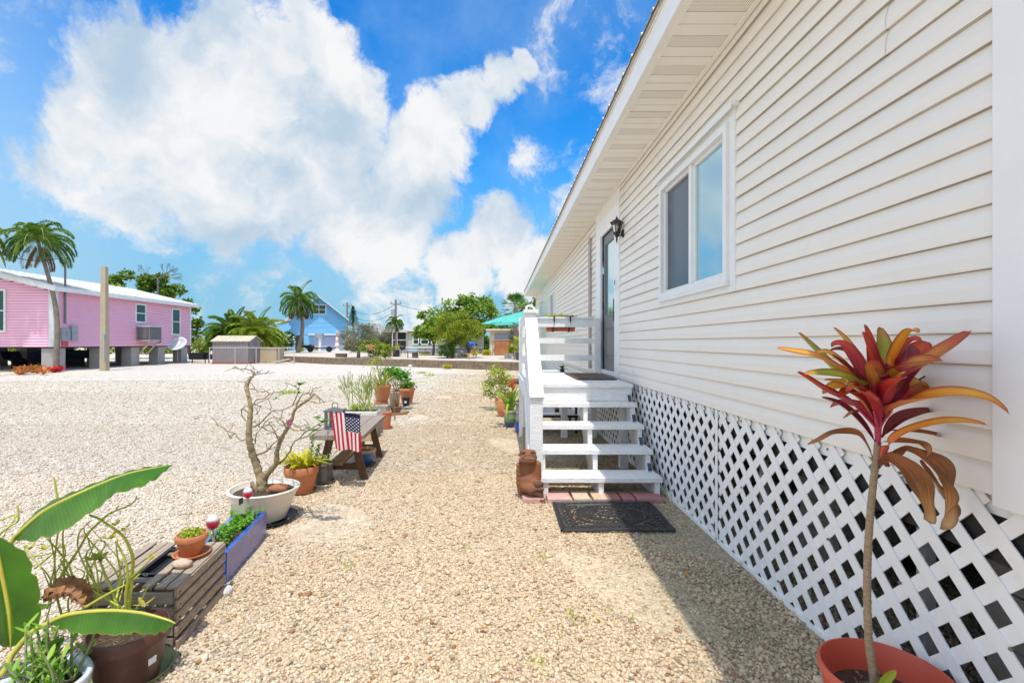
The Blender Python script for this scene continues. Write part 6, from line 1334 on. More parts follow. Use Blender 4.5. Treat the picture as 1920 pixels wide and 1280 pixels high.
    blade(mb, px([(1645, 1292), (1662, 1272), (1680, 1256)], 1.60), .03, (0, -1, .4), .2, 6); blade(mb, px([(1640, 1300), (1652, 1290), (1662, 1284)], 1.60), .02, (0, -1, .4), .2, 6); mb.build('seedling', lf_lime, t)
ti_plant()
# ================================================================ BACKGROUND
m_pink = mat('pink_siding', (.93, .52, .65), .55, (.90, .49, .62), 1.5, spec=.3)
m_wht2 = mat('white_trim_paint', (.82, .82, .82), .5)
m_grnglass = mat('dark_green_glass', (.02, .07, .045), .08, (.03, .05, .05), 3, spec=.8)
m_pil = mat('pier_concrete', (.42, .40, .38), .9, (.33, .31, .29), 2, .4, 20, dirt=.4, dcol=(.22, .2, .18))
def lap_wall(mb, a, b, z0, z1, n, p=.105, top=None):
    """lap siding between two ground points a, b; n = outward; top(f) gives the wall's height along it"""
    a, b, n = Vector(a), Vector(b), Vector(n).normalized(); z = z0; L = (b-a).length; d = (b-a)/L
    while z < z1-.01:
        zt = min(z+p, z1); s0, s1 = 0, L
        if top:
            fs = [i/60 for i in range(61) if top(i/60) >= zt-.01]
            if not fs: break
            s0, s1 = fs[0]*L, fs[-1]*L
        q = [a+d*s0, a+d*s1]; vs = []
        for dx, zz in ((.0, z), (.034, z), (.003, zt)): vs += [q[0]+n*dx+Vector((0, 0, zz)), q[1]+n*dx+Vector((0, 0, zz))]
        mb.add(vs, [(2, 3, 5, 4)]); m0 = mb.m; mb.m = 1; mb.add([q[0]+n*.002+Vector((0, 0, z)), q[1]+n*.002+Vector((0, 0, z)), q[1]+n*.033+Vector((0, 0, z)), q[0]+n*.033+Vector((0, 0, z)), q[0]+n*.012+Vector((0, 0, z-.016)), q[1]+n*.012+Vector((0, 0, z-.016))], [(0, 1, 2, 3), (3, 2, 5, 4)]); mb.m = m0; z = zt  # second material is a dark strip painted in as the lap's shadow
def window(parent, c, w, h, u, n, rows=(1, 1), frame=.09, mullion=False):
    """sash window part: frame with pane sub-part; c centre on the wall, u along the wall, n outward"""
    c, u, n = Vector(c), Vector(u).normalized(), Vector(n).normalized(); up = Vector((0, 0, 1)); mb = MB()
    def bar(p, q, ww, off=.05): mb.beam(c+u*p[0]+up*p[1]+n*off, c+u*q[0]+up*q[1]+n*off, ww, .05, n.cross(Vector((q[0]-p[0], 0, q[1]-p[1]))) if False else n)
    W2, H2 = w/2, h/2
    bar((-W2, -H2+frame/2), (W2, -H2+frame/2), frame); bar((-W2, H2-frame/2), (W2, H2-frame/2), frame)
    bar((-W2+frame/2, -H2+frame), (-W2+frame/2, H2-frame), frame, .051); bar((W2-frame/2, -H2+frame), (W2-frame/2, H2-frame), frame, .051)
    bar((-W2+frame, 0), (W2-frame, 0), frame*.6, .049)
    if mullion: bar((0, -H2+frame), (0, H2-frame), frame*.8, .048)
    f = mb.build('window', m_wht2, parent); mb = MB()
    q = [c+u*s*(W2-frame*.9)+up*t*(H2-frame*.9)+n*.04 for s, t in ((-1, -1), (1, -1), (1, 1), (-1, 1))]; mb.add(q, [(0, 1, 2, 3)]); mb.build('pane', m_grnglass, f)
    return f
# ---------------------------------------------------------------- pink house on piers
def pink_house():
    A = Vector((-22.38, 24.25, 0)); ang = .028
    t = thing('pink_house', A, 'pink lap sided house raised on concrete piers with white metal roof', 'house', rotz=0)
    d = Vector((-math.sin(ang), math.cos(ang), 0)); s = Vector((-math.cos(ang), -math.sin(ang), 0)); L, Wd = 11.2, 9.0; zf, ze, pt = 1.22, 4.12, .24
    def p(a, b, z): return A+d*a+s*b+Vector((0, 0, z))
    out = -s; fr = -d; mb = MB()
    lap_wall(mb, p(0, 0, 0), p(L, 0, 0), zf, ze, out, .105)
    lap_wall(mb, p(0, Wd, 0), p(0, 0, 0), zf, ze+pt*Wd/2, fr, .135, top=lambda f: ze+pt*Wd*min(f, 1-f)-.02)
    mb.add([p(L, 0, zf), p(L, Wd, zf), p(L, Wd, ze), p(L, Wd/2, ze+pt*Wd/2), p(L, 0, ze)], [(0, 1, 2, 3, 4)]); mb.add([p(L, Wd, zf), p(0, Wd, zf), p(0, Wd, ze), p(L, Wd, ze)], [(0, 1, 2, 3)])
    mb.add([p(.01, .01, ze), p(L-.01, .01, ze), p(L-.01, Wd-.01, ze), p(.01, Wd-.01, ze)], [(0, 1, 2, 3)])
    mb.build('wall', [m_pink, mat('pink_lap_shade', (.42, .13, .22), .8)], t)  # dark pink under the laps is their shade given as colour
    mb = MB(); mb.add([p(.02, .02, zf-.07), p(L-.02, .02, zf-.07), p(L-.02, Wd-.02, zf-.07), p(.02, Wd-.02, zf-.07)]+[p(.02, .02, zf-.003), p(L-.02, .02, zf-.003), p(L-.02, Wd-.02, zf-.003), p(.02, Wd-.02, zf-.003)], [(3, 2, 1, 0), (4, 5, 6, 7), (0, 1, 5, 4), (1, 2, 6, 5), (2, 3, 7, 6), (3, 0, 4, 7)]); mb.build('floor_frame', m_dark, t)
    mb = MB(); mb.beam(p(.08, -.03, zf-.01), p(.08, -.03, ze), .22, .035, out); mb.beam(p(-.03, .1, zf-.01), p(-.03, .1, ze), .22, .035, fr); mb.build('corner_board', m_wht2, t)
    mb = MB(); mb.beam(p(L-.06, -.03, zf-.01), p(L-.06, -.03, ze), .12, .035, out); mb.build('corner_board', m_wht2, t)
    # roof
    o = .38; mb = MB(); zt = ze+.14; zr = zt+pt*(Wd/2)
    e0, e1 = p(-o, -o, zt-pt*o), p(L+o, -o, zt-pt*o); r0, r1 = p(-o, Wd/2, zr), p(L+o, Wd/2, zr); w0, w1 = p(-o, Wd+o, zt-pt*o), p(L+o, Wd+o, zt-pt*o)
    up = Vector((0, 0, .05)); mb.add([e0, e1, r1, r0, w1, w0]+[v+up for v in (e0, e1, r1, r0, w1, w0)], [(6, 7, 8, 9), (9, 8, 10, 11), (3, 2, 1, 0), (5, 4, 2, 3), (0, 1, 7, 6), (1, 2, 8, 7), (2, 4, 10, 8), (4, 5, 11, 10), (5, 3, 9, 11), (3, 0, 6, 9)])
    k = 0
    while k < L+2*o:
        q = -o+k; mb.beam(p(q, -o, zt-pt*o+.065), p(q, Wd/2, zr+.065), .04, .035); k += .42
    mb.build('roof', mat('white_metal_roof', (.80, .80, .80), .35, (.70, .69, .66), 3, metal=.2, dirt=.2), t)
    mb = MB(); mb.beam(p(-o-.02, -o-.015, zt-pt*o-.085), p(L+o, -o-.015, zt-pt*o-.085), .03, .20); mb.beam(p(-o-.02, -o, zt-pt*o-.1), p(-o-.02, Wd/2, zr-.1), .03, .2); mb.beam(p(-o-.02, Wd/2, zr-.1), p(-o-.02, Wd+o, zt-pt*o-.1), .03, .2)
    mb.add([p(-o, -o, ze-.003), p(L+o, -o, ze-.003), p(L+o, 0, ze-.003), p(-o, 0, ze-.003)], [(0, 1, 2, 3)])
    mb.build('fascia', m_wht2, t)
    for (y0, y1, z0, z1) in ((5.55, 6.5, 2.66, 3.86), (9.0, 9.95, 1.95, 3.80)): window(t, p((y0+y1)/2, 0, (z0+z1)/2), y1-y0, z1-z0, d, out)
    window(t, p(0, 3.05, 3.02), 1.5, 2.15, s, fr)
    mb = MB(); mb.tube([p(.55, -.09, 2.4), p(.55, -.09, 5.6)], .045, 8); mb.tube(bez([p(.55, -.09, 5.58), p(.55, -.1, 5.72), p(.62, -.25, 5.7)], 4), .05, 8); mb.build('service_mast', mat('grey_conduit', (.20, .19, .22), .5, metal=.3), t)
    mb = MB()
    for a, w_, h0, h1, dp in ((.55, .46, 1.50, 2.15, .16), (1.02, .36, 1.55, 2.30, .20)): q = [p(a-w_/2, -.02, h0), p(a+w_/2, -.02, h0), p(a+w_/2, -dp, h0), p(a-w_/2, -dp, h0)]; mb.add(q+[v+Vector((0, 0, h1-h0)) for v in q], [(0, 1, 2, 3), (7, 6, 5, 4), (0, 4, 5, 1), (1, 5, 6, 2), (2, 6, 7, 3), (3, 7, 4, 0)])
    mb.tube([p(.62, -.16, 1.86), p(.62, -.22, 1.86)], .10, 14); mb.build('meter_box', mat('meter_grey', (.36, .40, .42), .5, metal=.2), t)
    mb = MB(); q = [p(.40, -.03, 1.24), p(.75, -.03, 1.24), p(.75, -.08, 1.24), p(.40, -.08, 1.24)]; mb.add(q+[v+Vector((0, 0, .24)) for v in q], [(0, 1, 2, 3), (7, 6, 5, 4), (0, 4, 5, 1), (1, 5, 6, 2), (2, 6, 7, 3), (3, 7, 4, 0)]); mb.build('red_panel', mat('red_panel', (.62, .08, .12), .5), t)
    mb = MB()
    for sx in (-.14, .14): mb.tube([p(-.05, 3.2+sx*.3, 4.55), p(-.22, 3.2+sx, 4.44)], [.03, .075], 10)
    mb.ball(p(-.04, 3.2, 4.58), .07, 8, 6); mb.build('security_light', m_wht2, t)
    # AC condenser on wall bracket
    ac = thing('air_conditioner', p(6.0, -.4, 1.6), 'grey louvred air conditioner unit on slanted wall bracket of the pink house', 'air conditioner')
    mb = MB(); a0, a1, b0, b1, z0, z1 = 5.65, 6.75, -.85, -.12, 1.62, 2.40
    def bx(a0, a1, b0, b1, z0, z1): q = [p(a0, b0, z0), p(a1, b0, z0), p(a1, b1, z0), p(a0, b1, z0)]; mb.add(q+[v+Vector((0, 0, z1-z0)) for v in q], [(3, 2, 1, 0), (4, 5, 6, 7), (0, 1, 5, 4), (1, 2, 6, 5), (2, 3, 7, 6), (3, 0, 4, 7)])
    bx(a0+.02, a1-.02, b0+.02, b1, z0, z1); mb.build('coil', mat('dark_coil', (.07, .07, .075), .6), ac); mb = MB()
    for k in range(15): q = a0+.02+k*(a1-a0-.04)/14; bx(q-.012, q+.012, b0, b0+.02, z0+.02, z1)
    for k in range(10): q = b0+.02+k*(b1-b0-.04)/9; bx(a0, a0+.02, q-.012, q+.012, z0+.02, z1)
    mb.build('louvre', mat('ac_grey', (.28, .28, .30), .5), ac); mb = MB(); bx(a0-.02, a1+.02, b0-.02, b1+.02, z1, z1+.07); mb.build('top', mat('ac_pale', (.60, .60, .60), .4), ac)
    mb = MB(); bx(a0-.03, a1+.03, b0-.02, -.02, z0-.09, z0-.03)
    for q in (5.8, 6.5): mb.beam(p(q, -.80, z0-.1), p(q, -.06, .65), .07, .07)
    mb.build('bracket', mat('bracket_beige', (.55, .48, .38), .7), ac)
    mb = MB(); mb.tube(bez([p(6.75, -.6, 1.66), p(6.95, -.62, 1.62), p(7.0, -.6, 1.45), p(6.85, -.5, 1.40)], 4), .035, 6); mb.build('refrigerant_line', m_blk, ac)
    # piers
    for k, a in enumerate((.42, 3.35, 5.75, 8.15, 10.6)):
        for j, b in enumerate((.38, 4.4, 8.4)):
            mb = MB(); q = [p(a-.34, b-.30, 0), p(a+.34, b-.30, 0), p(a+.34, b+.30, 0), p(a-.34, b+.30, 0)]; mb.add(q+[v+Vector((0, 0, zf-.071)) for v in q], [(0, 1, 5, 4), (1, 2, 6, 5), (2, 3, 7, 6), (3, 0, 4, 7)]); mb.build('pier', m_pil, t)
    # stored dark things under the floor
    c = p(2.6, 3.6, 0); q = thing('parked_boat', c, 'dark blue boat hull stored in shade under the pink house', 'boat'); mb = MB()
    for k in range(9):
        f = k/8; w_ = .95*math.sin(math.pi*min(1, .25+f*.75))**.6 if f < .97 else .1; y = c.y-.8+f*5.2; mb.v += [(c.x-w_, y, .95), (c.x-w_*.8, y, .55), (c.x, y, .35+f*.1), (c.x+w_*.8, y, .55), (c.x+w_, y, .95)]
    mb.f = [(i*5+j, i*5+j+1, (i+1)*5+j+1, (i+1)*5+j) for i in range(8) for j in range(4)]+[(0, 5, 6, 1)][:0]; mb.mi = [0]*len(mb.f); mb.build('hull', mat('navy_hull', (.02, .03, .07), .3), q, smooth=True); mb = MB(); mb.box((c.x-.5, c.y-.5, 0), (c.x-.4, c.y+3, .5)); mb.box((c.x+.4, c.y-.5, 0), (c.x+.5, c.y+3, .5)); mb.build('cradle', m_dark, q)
pink_house()
# ---------------------------------------------------------------- palms, trees
def frond(mb, st, b, az, el, L, droop, nl, ll, lw, up=.5, twist=0):
    """one feather frond: curved rachis with leaflets on both sides"""
    ps = []; p = Vector(b); d = Vector((math.cos(az)*math.cos(el), math.sin(az)*math.cos(el), math.sin(el))); n = 14
    for i in range(n+1): ps.append(p.copy()); p = p+d*(L/n); d = (d+Vector((0, 0, -droop/n*(1+i*.12)))).normalized()
    st.tube(ps, [.028*(1-i/(n+1))+.004 for i in range(n+1)], 4)
    for k in range(nl):
        f = .12+.88*k/nl; x = f*n; i = min(int(x), n-1); q = ps[i].lerp(ps[i+1], x-i); dd = (ps[i+1]-ps[i]).normalized(); s = dd.cross(Vector((0, 0, 1))); s = s.normalized() if s.length > .01 else Vector((1, 0, 0)); u = s.cross(dd)
        l = ll*math.sin(math.pi*(.18+.78*f))**.7*random.uniform(.8, 1.1)
        for g in (-1, 1):
            v = (s*g*.9+dd*.65+u*up*.4).normalized(); m = q+v*l*.5; e = q+v*l*.92+Vector((0, 0, -l*.38*random.uniform(.4, 1.3))); w = (dd*.5+u*.5).normalized()*lw
            mb.add([q, m+w, e, m-w*.6], [(0, 1, 2, 3)])
def palm(name, base, top, label, n, L, droop, leafm, nl=34, ll=.55, lw=.03, r0=.13, r1=.09, trunkm=None, el0=-.5, el1=1.3, dead=0, cat='palm tree', curve=(0, 0, 0), group=None, size=None):
    t = thing(name, base, label, cat, group); base, top = Vector(base), Vector(top)
    q = bez([base, base.lerp(top, .5)+Vector(curve), top], 14); k = len(q); mb = MB(); mb.tube(q, [(r0+(r1-r0)*i/k)*(1+.06*(i % 2)) for i in range(k)], 10); mb.build('trunk', trunkm or mat('palm_trunk', (.27, .22, .17), .9, (.16, .13, .10), 5, .6, 20), t, smooth=True)
    lf = MB(); st = MB()
    for i in range(n): 
        f = i/n; frond(lf, st, top+Vector((0, 0, .05)), i*2.399+random.uniform(-.2, .2), el1+(el0-el1)*f**.8, L*random.uniform(.82, 1.08), droop*random.uniform(.8, 1.2), nl, ll, lw)
    c = lf.build('crown', leafm, t); st.build('frond_stem', mat('palm_rachis', (.34, .36, .10), .6), c)
    if dead:
        lf = MB(); st = MB()
        for i in range(dead): frond(lf, st, top-Vector((0, 0, .1)), i*2.1+1, -.7-random.random()*.3, L*.75, droop*.6, nl, ll*.8, lw)
        c = lf.build('dead_frond', leafmat('dead_palm', [(.24, .13, .05), (.36, .22, .09), (.20, .12, .06)]), t)
    return t
lp_a = leafmat('palm_green', [(.03, .10, .015), (.07, .18, .02), (.15, .27, .04), (.06, .15, .03)], tr=.35)
lp_l = leafmat('palm_light', [(.04, .12, .015), (.10, .22, .02), (.20, .32, .04), (.07, .16, .02)], tr=.4)
lp_y = leafmat('palm_yellowgreen', [(.14, .26, .02), (.28, .40, .03), (.46, .46, .05), (.10, .22, .02)], tr=.35)
palm('coconut_palm', (-22.05, 24.0, 0), P(71, 452, 24.0), 'tall wind bent palm with leaning trunk in front of the pink house corner', 22, 1.9, 1.6, lp_l, 50, .62, .034, .12, .07, dead=4, el0=-.2, el1=1.35, curve=(.45, 0, -.15))
palm('coconut_palm', (-25.2, 22.6, 0), P(-62, 440, 22.6), 'yellowing palm crown cut by the picture edge next to the pink house', 20, 1.9, 1.5, lp_y, 50, .64, .040, .15, .085, dead=2, curve=(.3, 0, 0))
palm('coconut_palm', P(558, 662, 47)*1.0, P(561, 563, 47), 'tall coconut palm with hanging brown fronds before the blue gabled house', 24, 2.45, 1.35, lp_l, 50, .75, .052, .20, .12, dead=7, el0=-.6, el1=1.35, curve=(.4, 0, 0))
palm('date_palm', (-21.4, 42, 0), P(480, 630, 42), 'low spreading feathery palm with arching golden fronds behind the shed roof', 64, 2.9, 1.05, lp_y, 56, .6, .075, .3, .3, el0=-.25, el1=1.35)
palm('date_palm', (-23.3, 43, 0), P(436, 628, 43), 'low spreading green palm left of its golden twin behind the metal shed', 58, 2.8, 1.05, lp_l, 56, .6, .075, .3, .3, el0=-.2, el1=1.35)
palm('small_palm', (-8.6, 40, .43), P(741, 606, 40), 'small dark trunked palm before the screened porch of the grey house', 20, .95, 1.3, lp_a, 32, .36, .035, .10, .07, dead=2)
def fan_palm():
    b = Vector((.95, 29, .4)); top = P(966, 578, 29); t = thing('fan_palm', b, 'dark green fan leaved palm rising behind the eave end and teal umbrella', 'palm tree')
    mb = MB(); mb.tube([b, b.lerp(top, .5), top], [.16, .14, .12], 10); mb.build('trunk', mat('palm_trunk', (.27, .22, .17), .9), t); lf = MB()
    for k in range(24):
        az = k*2.4; el = -.6+2.0*((k*7) % 24)/24; d = Vector((math.cos(az)*math.cos(el), math.sin(az)*math.cos(el), math.sin(el))); c = top+d*.62; s = d.cross(Vector((0, 0, 1))).normalized(); lf.beam(top, c, .02, .01)
        for j in range(15):
            a = -1.3+2.6*j/14; v = (d*math.cos(a)+s*math.sin(a)).normalized(); e = c+v*.50-Vector((0, 0, .10*random.random())); w = v.cross(d.cross(s)).normalized()*.022; lf.add([c, c.lerp(e, .5)+w*1.6, e, c.lerp(e, .5)-w*1.6], [(0, 1, 2, 3)])
    lf.build('crown', leafmat('fan_green', [(.03, .12, .02), (.07, .20, .03), (.14, .30, .05)]), t)
fan_palm()
m_trk = mat('tree_bark', (.20, .16, .12), .9, (.12, .09, .07), 4, .5, 20)
def tree(name, base, c, rad, label, leafm, n=5200, k=40, size=.14, rc=.5, r0=.14, cat='tree', fill=.45, flat=1, group=None, aspect=.5, limbs=7, dead=None):
    t = thing(name, base, label, cat, group); base, c = Vector(base), Vector(c); rad = Vector(rad)
    pts, cc = clumps(c, rad, k, n, rc, fill, flat); zmin = base.z+.03; pts = pts[pts[:, 2] > zmin]
    mb = MB(); fork = base.lerp(c, .45); mb.tube(bez([base, base.lerp(fork, .5)+Vector((random.gauss(0, .05), random.gauss(0, .05), 0)), fork], 4), [r0, r0*.7], 8)
    for i in range(min(limbs, k)):
        e = Vector(cc[i]); mb.tube(bez([fork, fork.lerp(e, .5)+Vector((random.gauss(0, .1), random.gauss(0, .1), .05)), e], 4), [r0*.5, r0*.12], 6)
    mb.build('trunk', m_trk, t, smooth=True); leaf_cloud('crown', pts, size, leafm, t, aspect)
    return t
l_sea = leafmat('leaf_seagrape', [(.06, .16, .02), (.16, .28, .03), (.32, .36, .05)])
l_but = leafmat('leaf_buttonwood', [(.14, .15, .08), (.26, .27, .16), (.40, .40, .28), (.30, .25, .13)])
l_bush = leafmat('leaf_bush', [(.12, .22, .01), (.28, .36, .02), (.46, .46, .05), (.18, .27, .02)])
l_br = leafmat('leaf_bright_tree', [(.06, .18, .01), (.16, .32, .03), (.30, .44, .05), (.40, .46, .08)])
l_dk = leafmat('leaf_dark_tree', [(.03, .09, .01), (.08, .18, .02), (.18, .30, .04)])
tree('sea_grape_tree', (-32.5, 42, 0), P(262, 552, 42), (3.6, 2.2, 1.7), 'wide rounded leaf tree rising behind the pink house roof', l_sea, 6500, 46, .30, .62, .25, fill=.5, aspect=.9)
tree('sea_grape_tree', (-27.5, 43, 0), P(345, 605, 43), (1.5, 1.5, 2.0), 'smaller green tree peeking past far end of the pink house', l_sea, 1600, 18, .28, .5, .16, aspect=.9)
def dead_branch():
    t = thing('dead_tree', P(298, 640, 41), 'leafless grey branching treetop sticking above the green tree behind pink house', 'tree'); mb = MB()
    def g(p, d, L, r, lv):
        q = p+d*L; mb.tube([p, q], [r, r*.7], 5)
        if lv: 
            for _ in range(3): g(q, (d+Vector((random.gauss(.12, .45), random.gauss(0, .3), random.gauss(.05, .25)))).normalized(), L*.66, r*.62, lv-1)
    b = P(298, 640, 41); g(b, (P(296, 522, 41)-b).normalized(), (P(296, 522, 41)-b).length, .12, 0); e = P(296, 522, 41)
    for v in ((.95, 0, .30), (.7, 0, .5), (-.8, 0, .35), (.8, .2, .12)): g(e, Vector(v).normalized(), .72, .035, 4)
    mb.build('branches', mat('dead_wood_grey', (.16, .14, .14), .9), t)
dead_branch()
tree('buttonwood_bush', P(672, 671, 31.5), P(674, 634, 31.8), (1.25, 1.1, .85), 'grey green fine leaved bush with dark trunk between blue house and orange flowers', l_but, 8200, 44, .085, .36, .13, cat='bush')
tree('buttonwood_bush', P(712, 668, 34), P(706, 624, 34.5), (1.15, 1.0, .7), 'grey green bush behind the darker trunked one beside the porch', l_but, 5200, 32, .09, .36, .10, cat='bush')
tree('hibiscus_bush', P(700, 670, 32.3), P(700, 652, 31.6), (.95, .7, .5), 'bright green low bush behind the peach flowers', l_br, 3600, 30, .10, .26, .06, cat='bush')
tree('hibiscus_bush', P(722, 672, 31), P(722, 656, 31), (.62, .5, .42), 'small olive yellow bush on retaining wall right of the peach flowers', l_bush, 2400, 22, .09, .22, .05, cat='bush')
tree('hibiscus_bush', P(706, 668, 34.5), P(708, 642, 35.5), (.9, .6, .55), 'dense dark green bush in front of the grey bush near the porch', l_dk, 2600, 22, .12, .28, .06, cat='bush')
tree('almond_tree', P(812, 666, 38), P(815, 612, 38), (1.75, 1.4, 1.35), 'loose light green tree covering the right end of the grey house', l_br, 4200, 40, .22, .42, .12, fill=.4, aspect=.7)
tree('dense_tree', P(880, 668, 44), P(880, 592, 44.5), (2.6, 1.9, 1.9), 'tall bright green broad crowned tree behind the big yellow green bush', l_br, 8200, 56, .26, .62, .2, aspect=.7)
tree('dense_tree', P(905, 660, 50), P(915, 632, 50), (3.4, 2, 1.6), 'dark shady tree mass behind the cream shed', l_dk, 5200, 44, .26, .6, .2, aspect=.7)
tree('fishtail_bush', P(848, 671, 31.2), P(856, 619, 31.2), (1.60, 1.3, 1.06), 'big yellow green fine leaved bush standing on the raised yard at centre', l_bush, 15000, 70, .10, .40, .13, cat='bush', fill=.35)
tree('fishtail_bush', P(838, 672, 30.4), P(836, 656, 30.4), (.55, .5, .5), 'low dense skirt of the big yellow green bush at the retaining wall', l_dk, 2600, 20, .09, .22, .06, cat='bush')
tree('garden_tree', P(1000, 660, 34), P(1003, 588, 34), (1.0, 1.2, 1.2), 'green tree seen between the fan palm and the eave end', l_br, 3000, 26, .2, .42, .12)
tree('white_flower_shrub', P(541, 656, 52), P(541, 637, 52), (.9, .7, .8), 'dark green shrub dotted with white blooms left of the coconut palm', l_dk, 2600, 22, .14, .3, .07, cat='shrub')
pts, _ = clumps(P(541, 636, 51.3), (.75, .3, .65), 16, 60, .2); leaf_cloud('flower', pts, .16, mat('white_petal', (.82, .84, .76), .6), [o for o in COL.objects if o.name.startswith('white_flower_shrub')][0], .8)
tree('shade_tree', P(528, 664, 56), P(524, 648, 56), (1.1, .8, .6), 'dark bush under the porch roof of the blue house', l_dk, 1300, 14, .16, .35, .07, cat='bush')
def small_plants():
    L_ = [(839, 690, 26.2, 'croton_clump', 'yellow leaved clump at the base of the retaining wall', lf_yellow, .34, .26, 160), (872, 671, 31.8, 'yard_plant', 'bright green tuft on the raised yard beside the white ring', lf_lime, .35, .3, 110), (890, 668, 33.5, 'yard_palm', 'little yellow palm like plant left of the cream shed', lf_yellow, .5, .62, 70), (912, 665, 37.5, 'yellow_shrub', 'round yellow shrub at the corner of the cream shed', lf_yellow, .42, .5, 260), (565, 652, 53, 'yellow_shrub', 'yellow green shrub before the dark doorway of the blue house', lf_lime, .5, .5, 200), (797, 664, 40, 'bed_of_grass', 'yellow grassy clump along the speckled skirt of the grey house', lf_yellow, 1.0, .3, 260), (961, 655, 36, 'yard_plant', 'yellow green leafy plant in front of the orange tarp', lf_lime, .42, .85, 260)]
    for (x, y, Y, nm, lb, m, r, h, n) in L_:
        b = P(x, y, Y); z = .43 if Y > 27 else 0; b.z = z; t = thing(nm, b, lb, 'plant'); lv = MB()
        for k in range(n):
            a = random.random()*6.28; el = random.uniform(.2, 1.4); c = b+Vector((random.gauss(0, r*.3), random.gauss(0, r*.3), h*random.random()*.5)); v = Vector((math.cos(a)*math.cos(el), math.sin(a)*math.cos(el), math.sin(el))); s = random.uniform(.4, .9)*h*.7+.06
            blade(lv, [c, c+v*s*.6, c+v*s-Vector((0, 0, s*.15))], s*.22, (0, 0, 1), .2, 2)
        lv.build('foliage', m, t)
    # peach flowers on stalks
    b = P(696, 690, 27.5); b.z = .0; t = thing('flowering_stalk', P(702, 674, 30.3), 'bare stalk topped with a ball of peach orange flowers above the retaining wall', 'flower'); st = MB(); st.tube(bez([P(702, 674, 30.3), P(698, 660, 30.3), P(694, 650, 30.3)], 4), .018, 5); st.build('stem', m_twig, t)
    pts, _ = clumps(P(694, 650, 30.3), (.30, .2, .17), 16, 420, .07, .5); leaf_cloud('flower', pts, .09, leafmat('petal_peach', [(.75, .30, .14), (.80, .50, .30), (.78, .40, .18)]), t, .8)
    for k, (x, y, lb) in enumerate(((790, 700, 'flat green weed tuft at the edge of the pale gravel'), (806, 704, 'small yellowing weed right of the pale gravel edge'), (870, 1028, 'tiny green weed tuft in the gravel path near camera'), (543, 737, 'single dry weed standing on open gravel left of the lantern'), (1100, 1165, 'sprawl of small green weeds in the path near house shadow'), (1015, 1045, 'small green weed sprig right of the middle of the path'), (1010, 1250, 'faint weed sprig at the bottom edge of the path'), (655, 1062, 'tiny olive weed in the gravel right of the blue planter'))):
        b = G(x, y); t = thing('weed_tuft', b, lb, 'weed', 'weeds in the gravel'); lv = MB()
        R_ = (.06 if k == 4 else .034) if y > 1000 else .16
        for j in range(40 if y > 1000 else 60):
            a = random.random()*6.28; c = b+Vector((random.gauss(0, R_*(1.6 if k == 4 else .8)), random.gauss(0, R_), .004)); el = random.uniform(.1, 1.2); v = Vector((math.cos(a)*math.cos(el), math.sin(a)*math.cos(el), math.sin(el))); s = R_*random.uniform(.3, .7) if y > 1000 else R_*.7
            blade(lv, [c, c+v*s*.6, c+v*s], s*.25, (0, 0, 1), .2, 2)
        lv.build('leaf', lf_lime, t)
small_plants()
def litter():
    mb_ = [(1065, 1095, .05, (.30, .17, .08), 'short bent dry twig on the path right of centre'), (1120, 1212, .11, (.55, .42, .22), 'long straw coloured twig lying across the lower path')]
    for x, y, L_, c, lb in mb_:
        b = G(x, y); mb = MB(); mb.tube([b+Vector((-L_/2, 0, .018)), b+Vector((0, .008, .024)), b+Vector((L_/2, .02, .016))], [.0028, .0014], 5); tag(mb.build('dry_twig', mat('dry_twig_%d' % x, c, .9)), lb, 'twig')
    for k, (x, y, lb) in enumerate(((900, 1180, 'curled orange brown leaf on gravel at lower centre'), (1290, 1080, 'small orange leaf in the shade strip by the lattice'), (380, 1165, 'rust coloured dead leaf on gravel right of the crate'), (1385, 1055, 'yellow fallen leaf on shaded gravel near the lattice bottom'))):
        b = G(x, y, .018); mb = MB(); a = k*1.9; v = Vector((math.cos(a), math.sin(a), .1)); blade(mb, [b, b+v*.02+Vector((0, 0, .006)), b+v*.045], .02, (0, 0, 1), .35, 4); tag(mb.build('fallen_leaf', mat('fallen_leaf_%d' % k, ((.50, .20, .05), (.62, .28, .05), (.36, .10, .04), (.66, .46, .08))[k], .8)), lb, 'leaf')
litter()
def norfolk():
    b = P(662, 662, 80); t = thing('norfolk_pine', b, 'slim dark conifer standing behind between the two utility poles', 'tree'); mb = MB(); mb.tube([b, P(662, 574, 80)], [.2, .03], 6); mb.build('trunk', m_trk, t); pts = []
    for k in range(15):
        f = k/14; z = P(662, 610-34*f, 80).z; r = 1.0*(1-f)+.12
        for a in range(6):
            for j in range(26): g = random.random(); pts.append((b.x+math.cos(a+k)*r*g, 80+math.sin(a+k)*r*g, z+random.gauss(0, .06)+.15*g))
    leaf_cloud('crown', pts, .22, leafmat('leaf_conifer', [(.02, .07, .03), (.05, .12, .05)]), t, .3)
norfolk()
# ---------------------------------------------------------------- mangroves and far shore (nobody could count them)
pts = []
for k in range(150):
    x = random.uniform(-70, 12); y = random.uniform(58, 66); c, _ = clumps((x, y, random.uniform(.4, 1.2)), (1.8, 1.2, 1.0), 6, 90, .7); pts.append(c)
tag(leaf_cloud('mangrove_thicket', np.concatenate(pts), .5, leafmat('leaf_mangrove', [(.10, .18, .02), (.22, .28, .03), (.36, .38, .05)]), None, .6), kind='stuff')
pts = []
for k in range(260):
    x = random.uniform(-900, 300); c, _ = clumps((x, 640+random.uniform(-10, 10), 3), (14, 5, 3.2), 5, 40, 4); pts.append(c)
tag(leaf_cloud('far_shore_trees', np.concatenate(pts), 5, leafmat('leaf_far', [(.04, .12, .10), (.07, .16, .13)]), None, .7), kind='stuff')
mb = MB(); mb.box((-900, 632, -.1), (300, 660, 1.2)); tag(mb.build('far_shore', mat('shore_green', (.07, .13, .09), .9)), kind='structure')
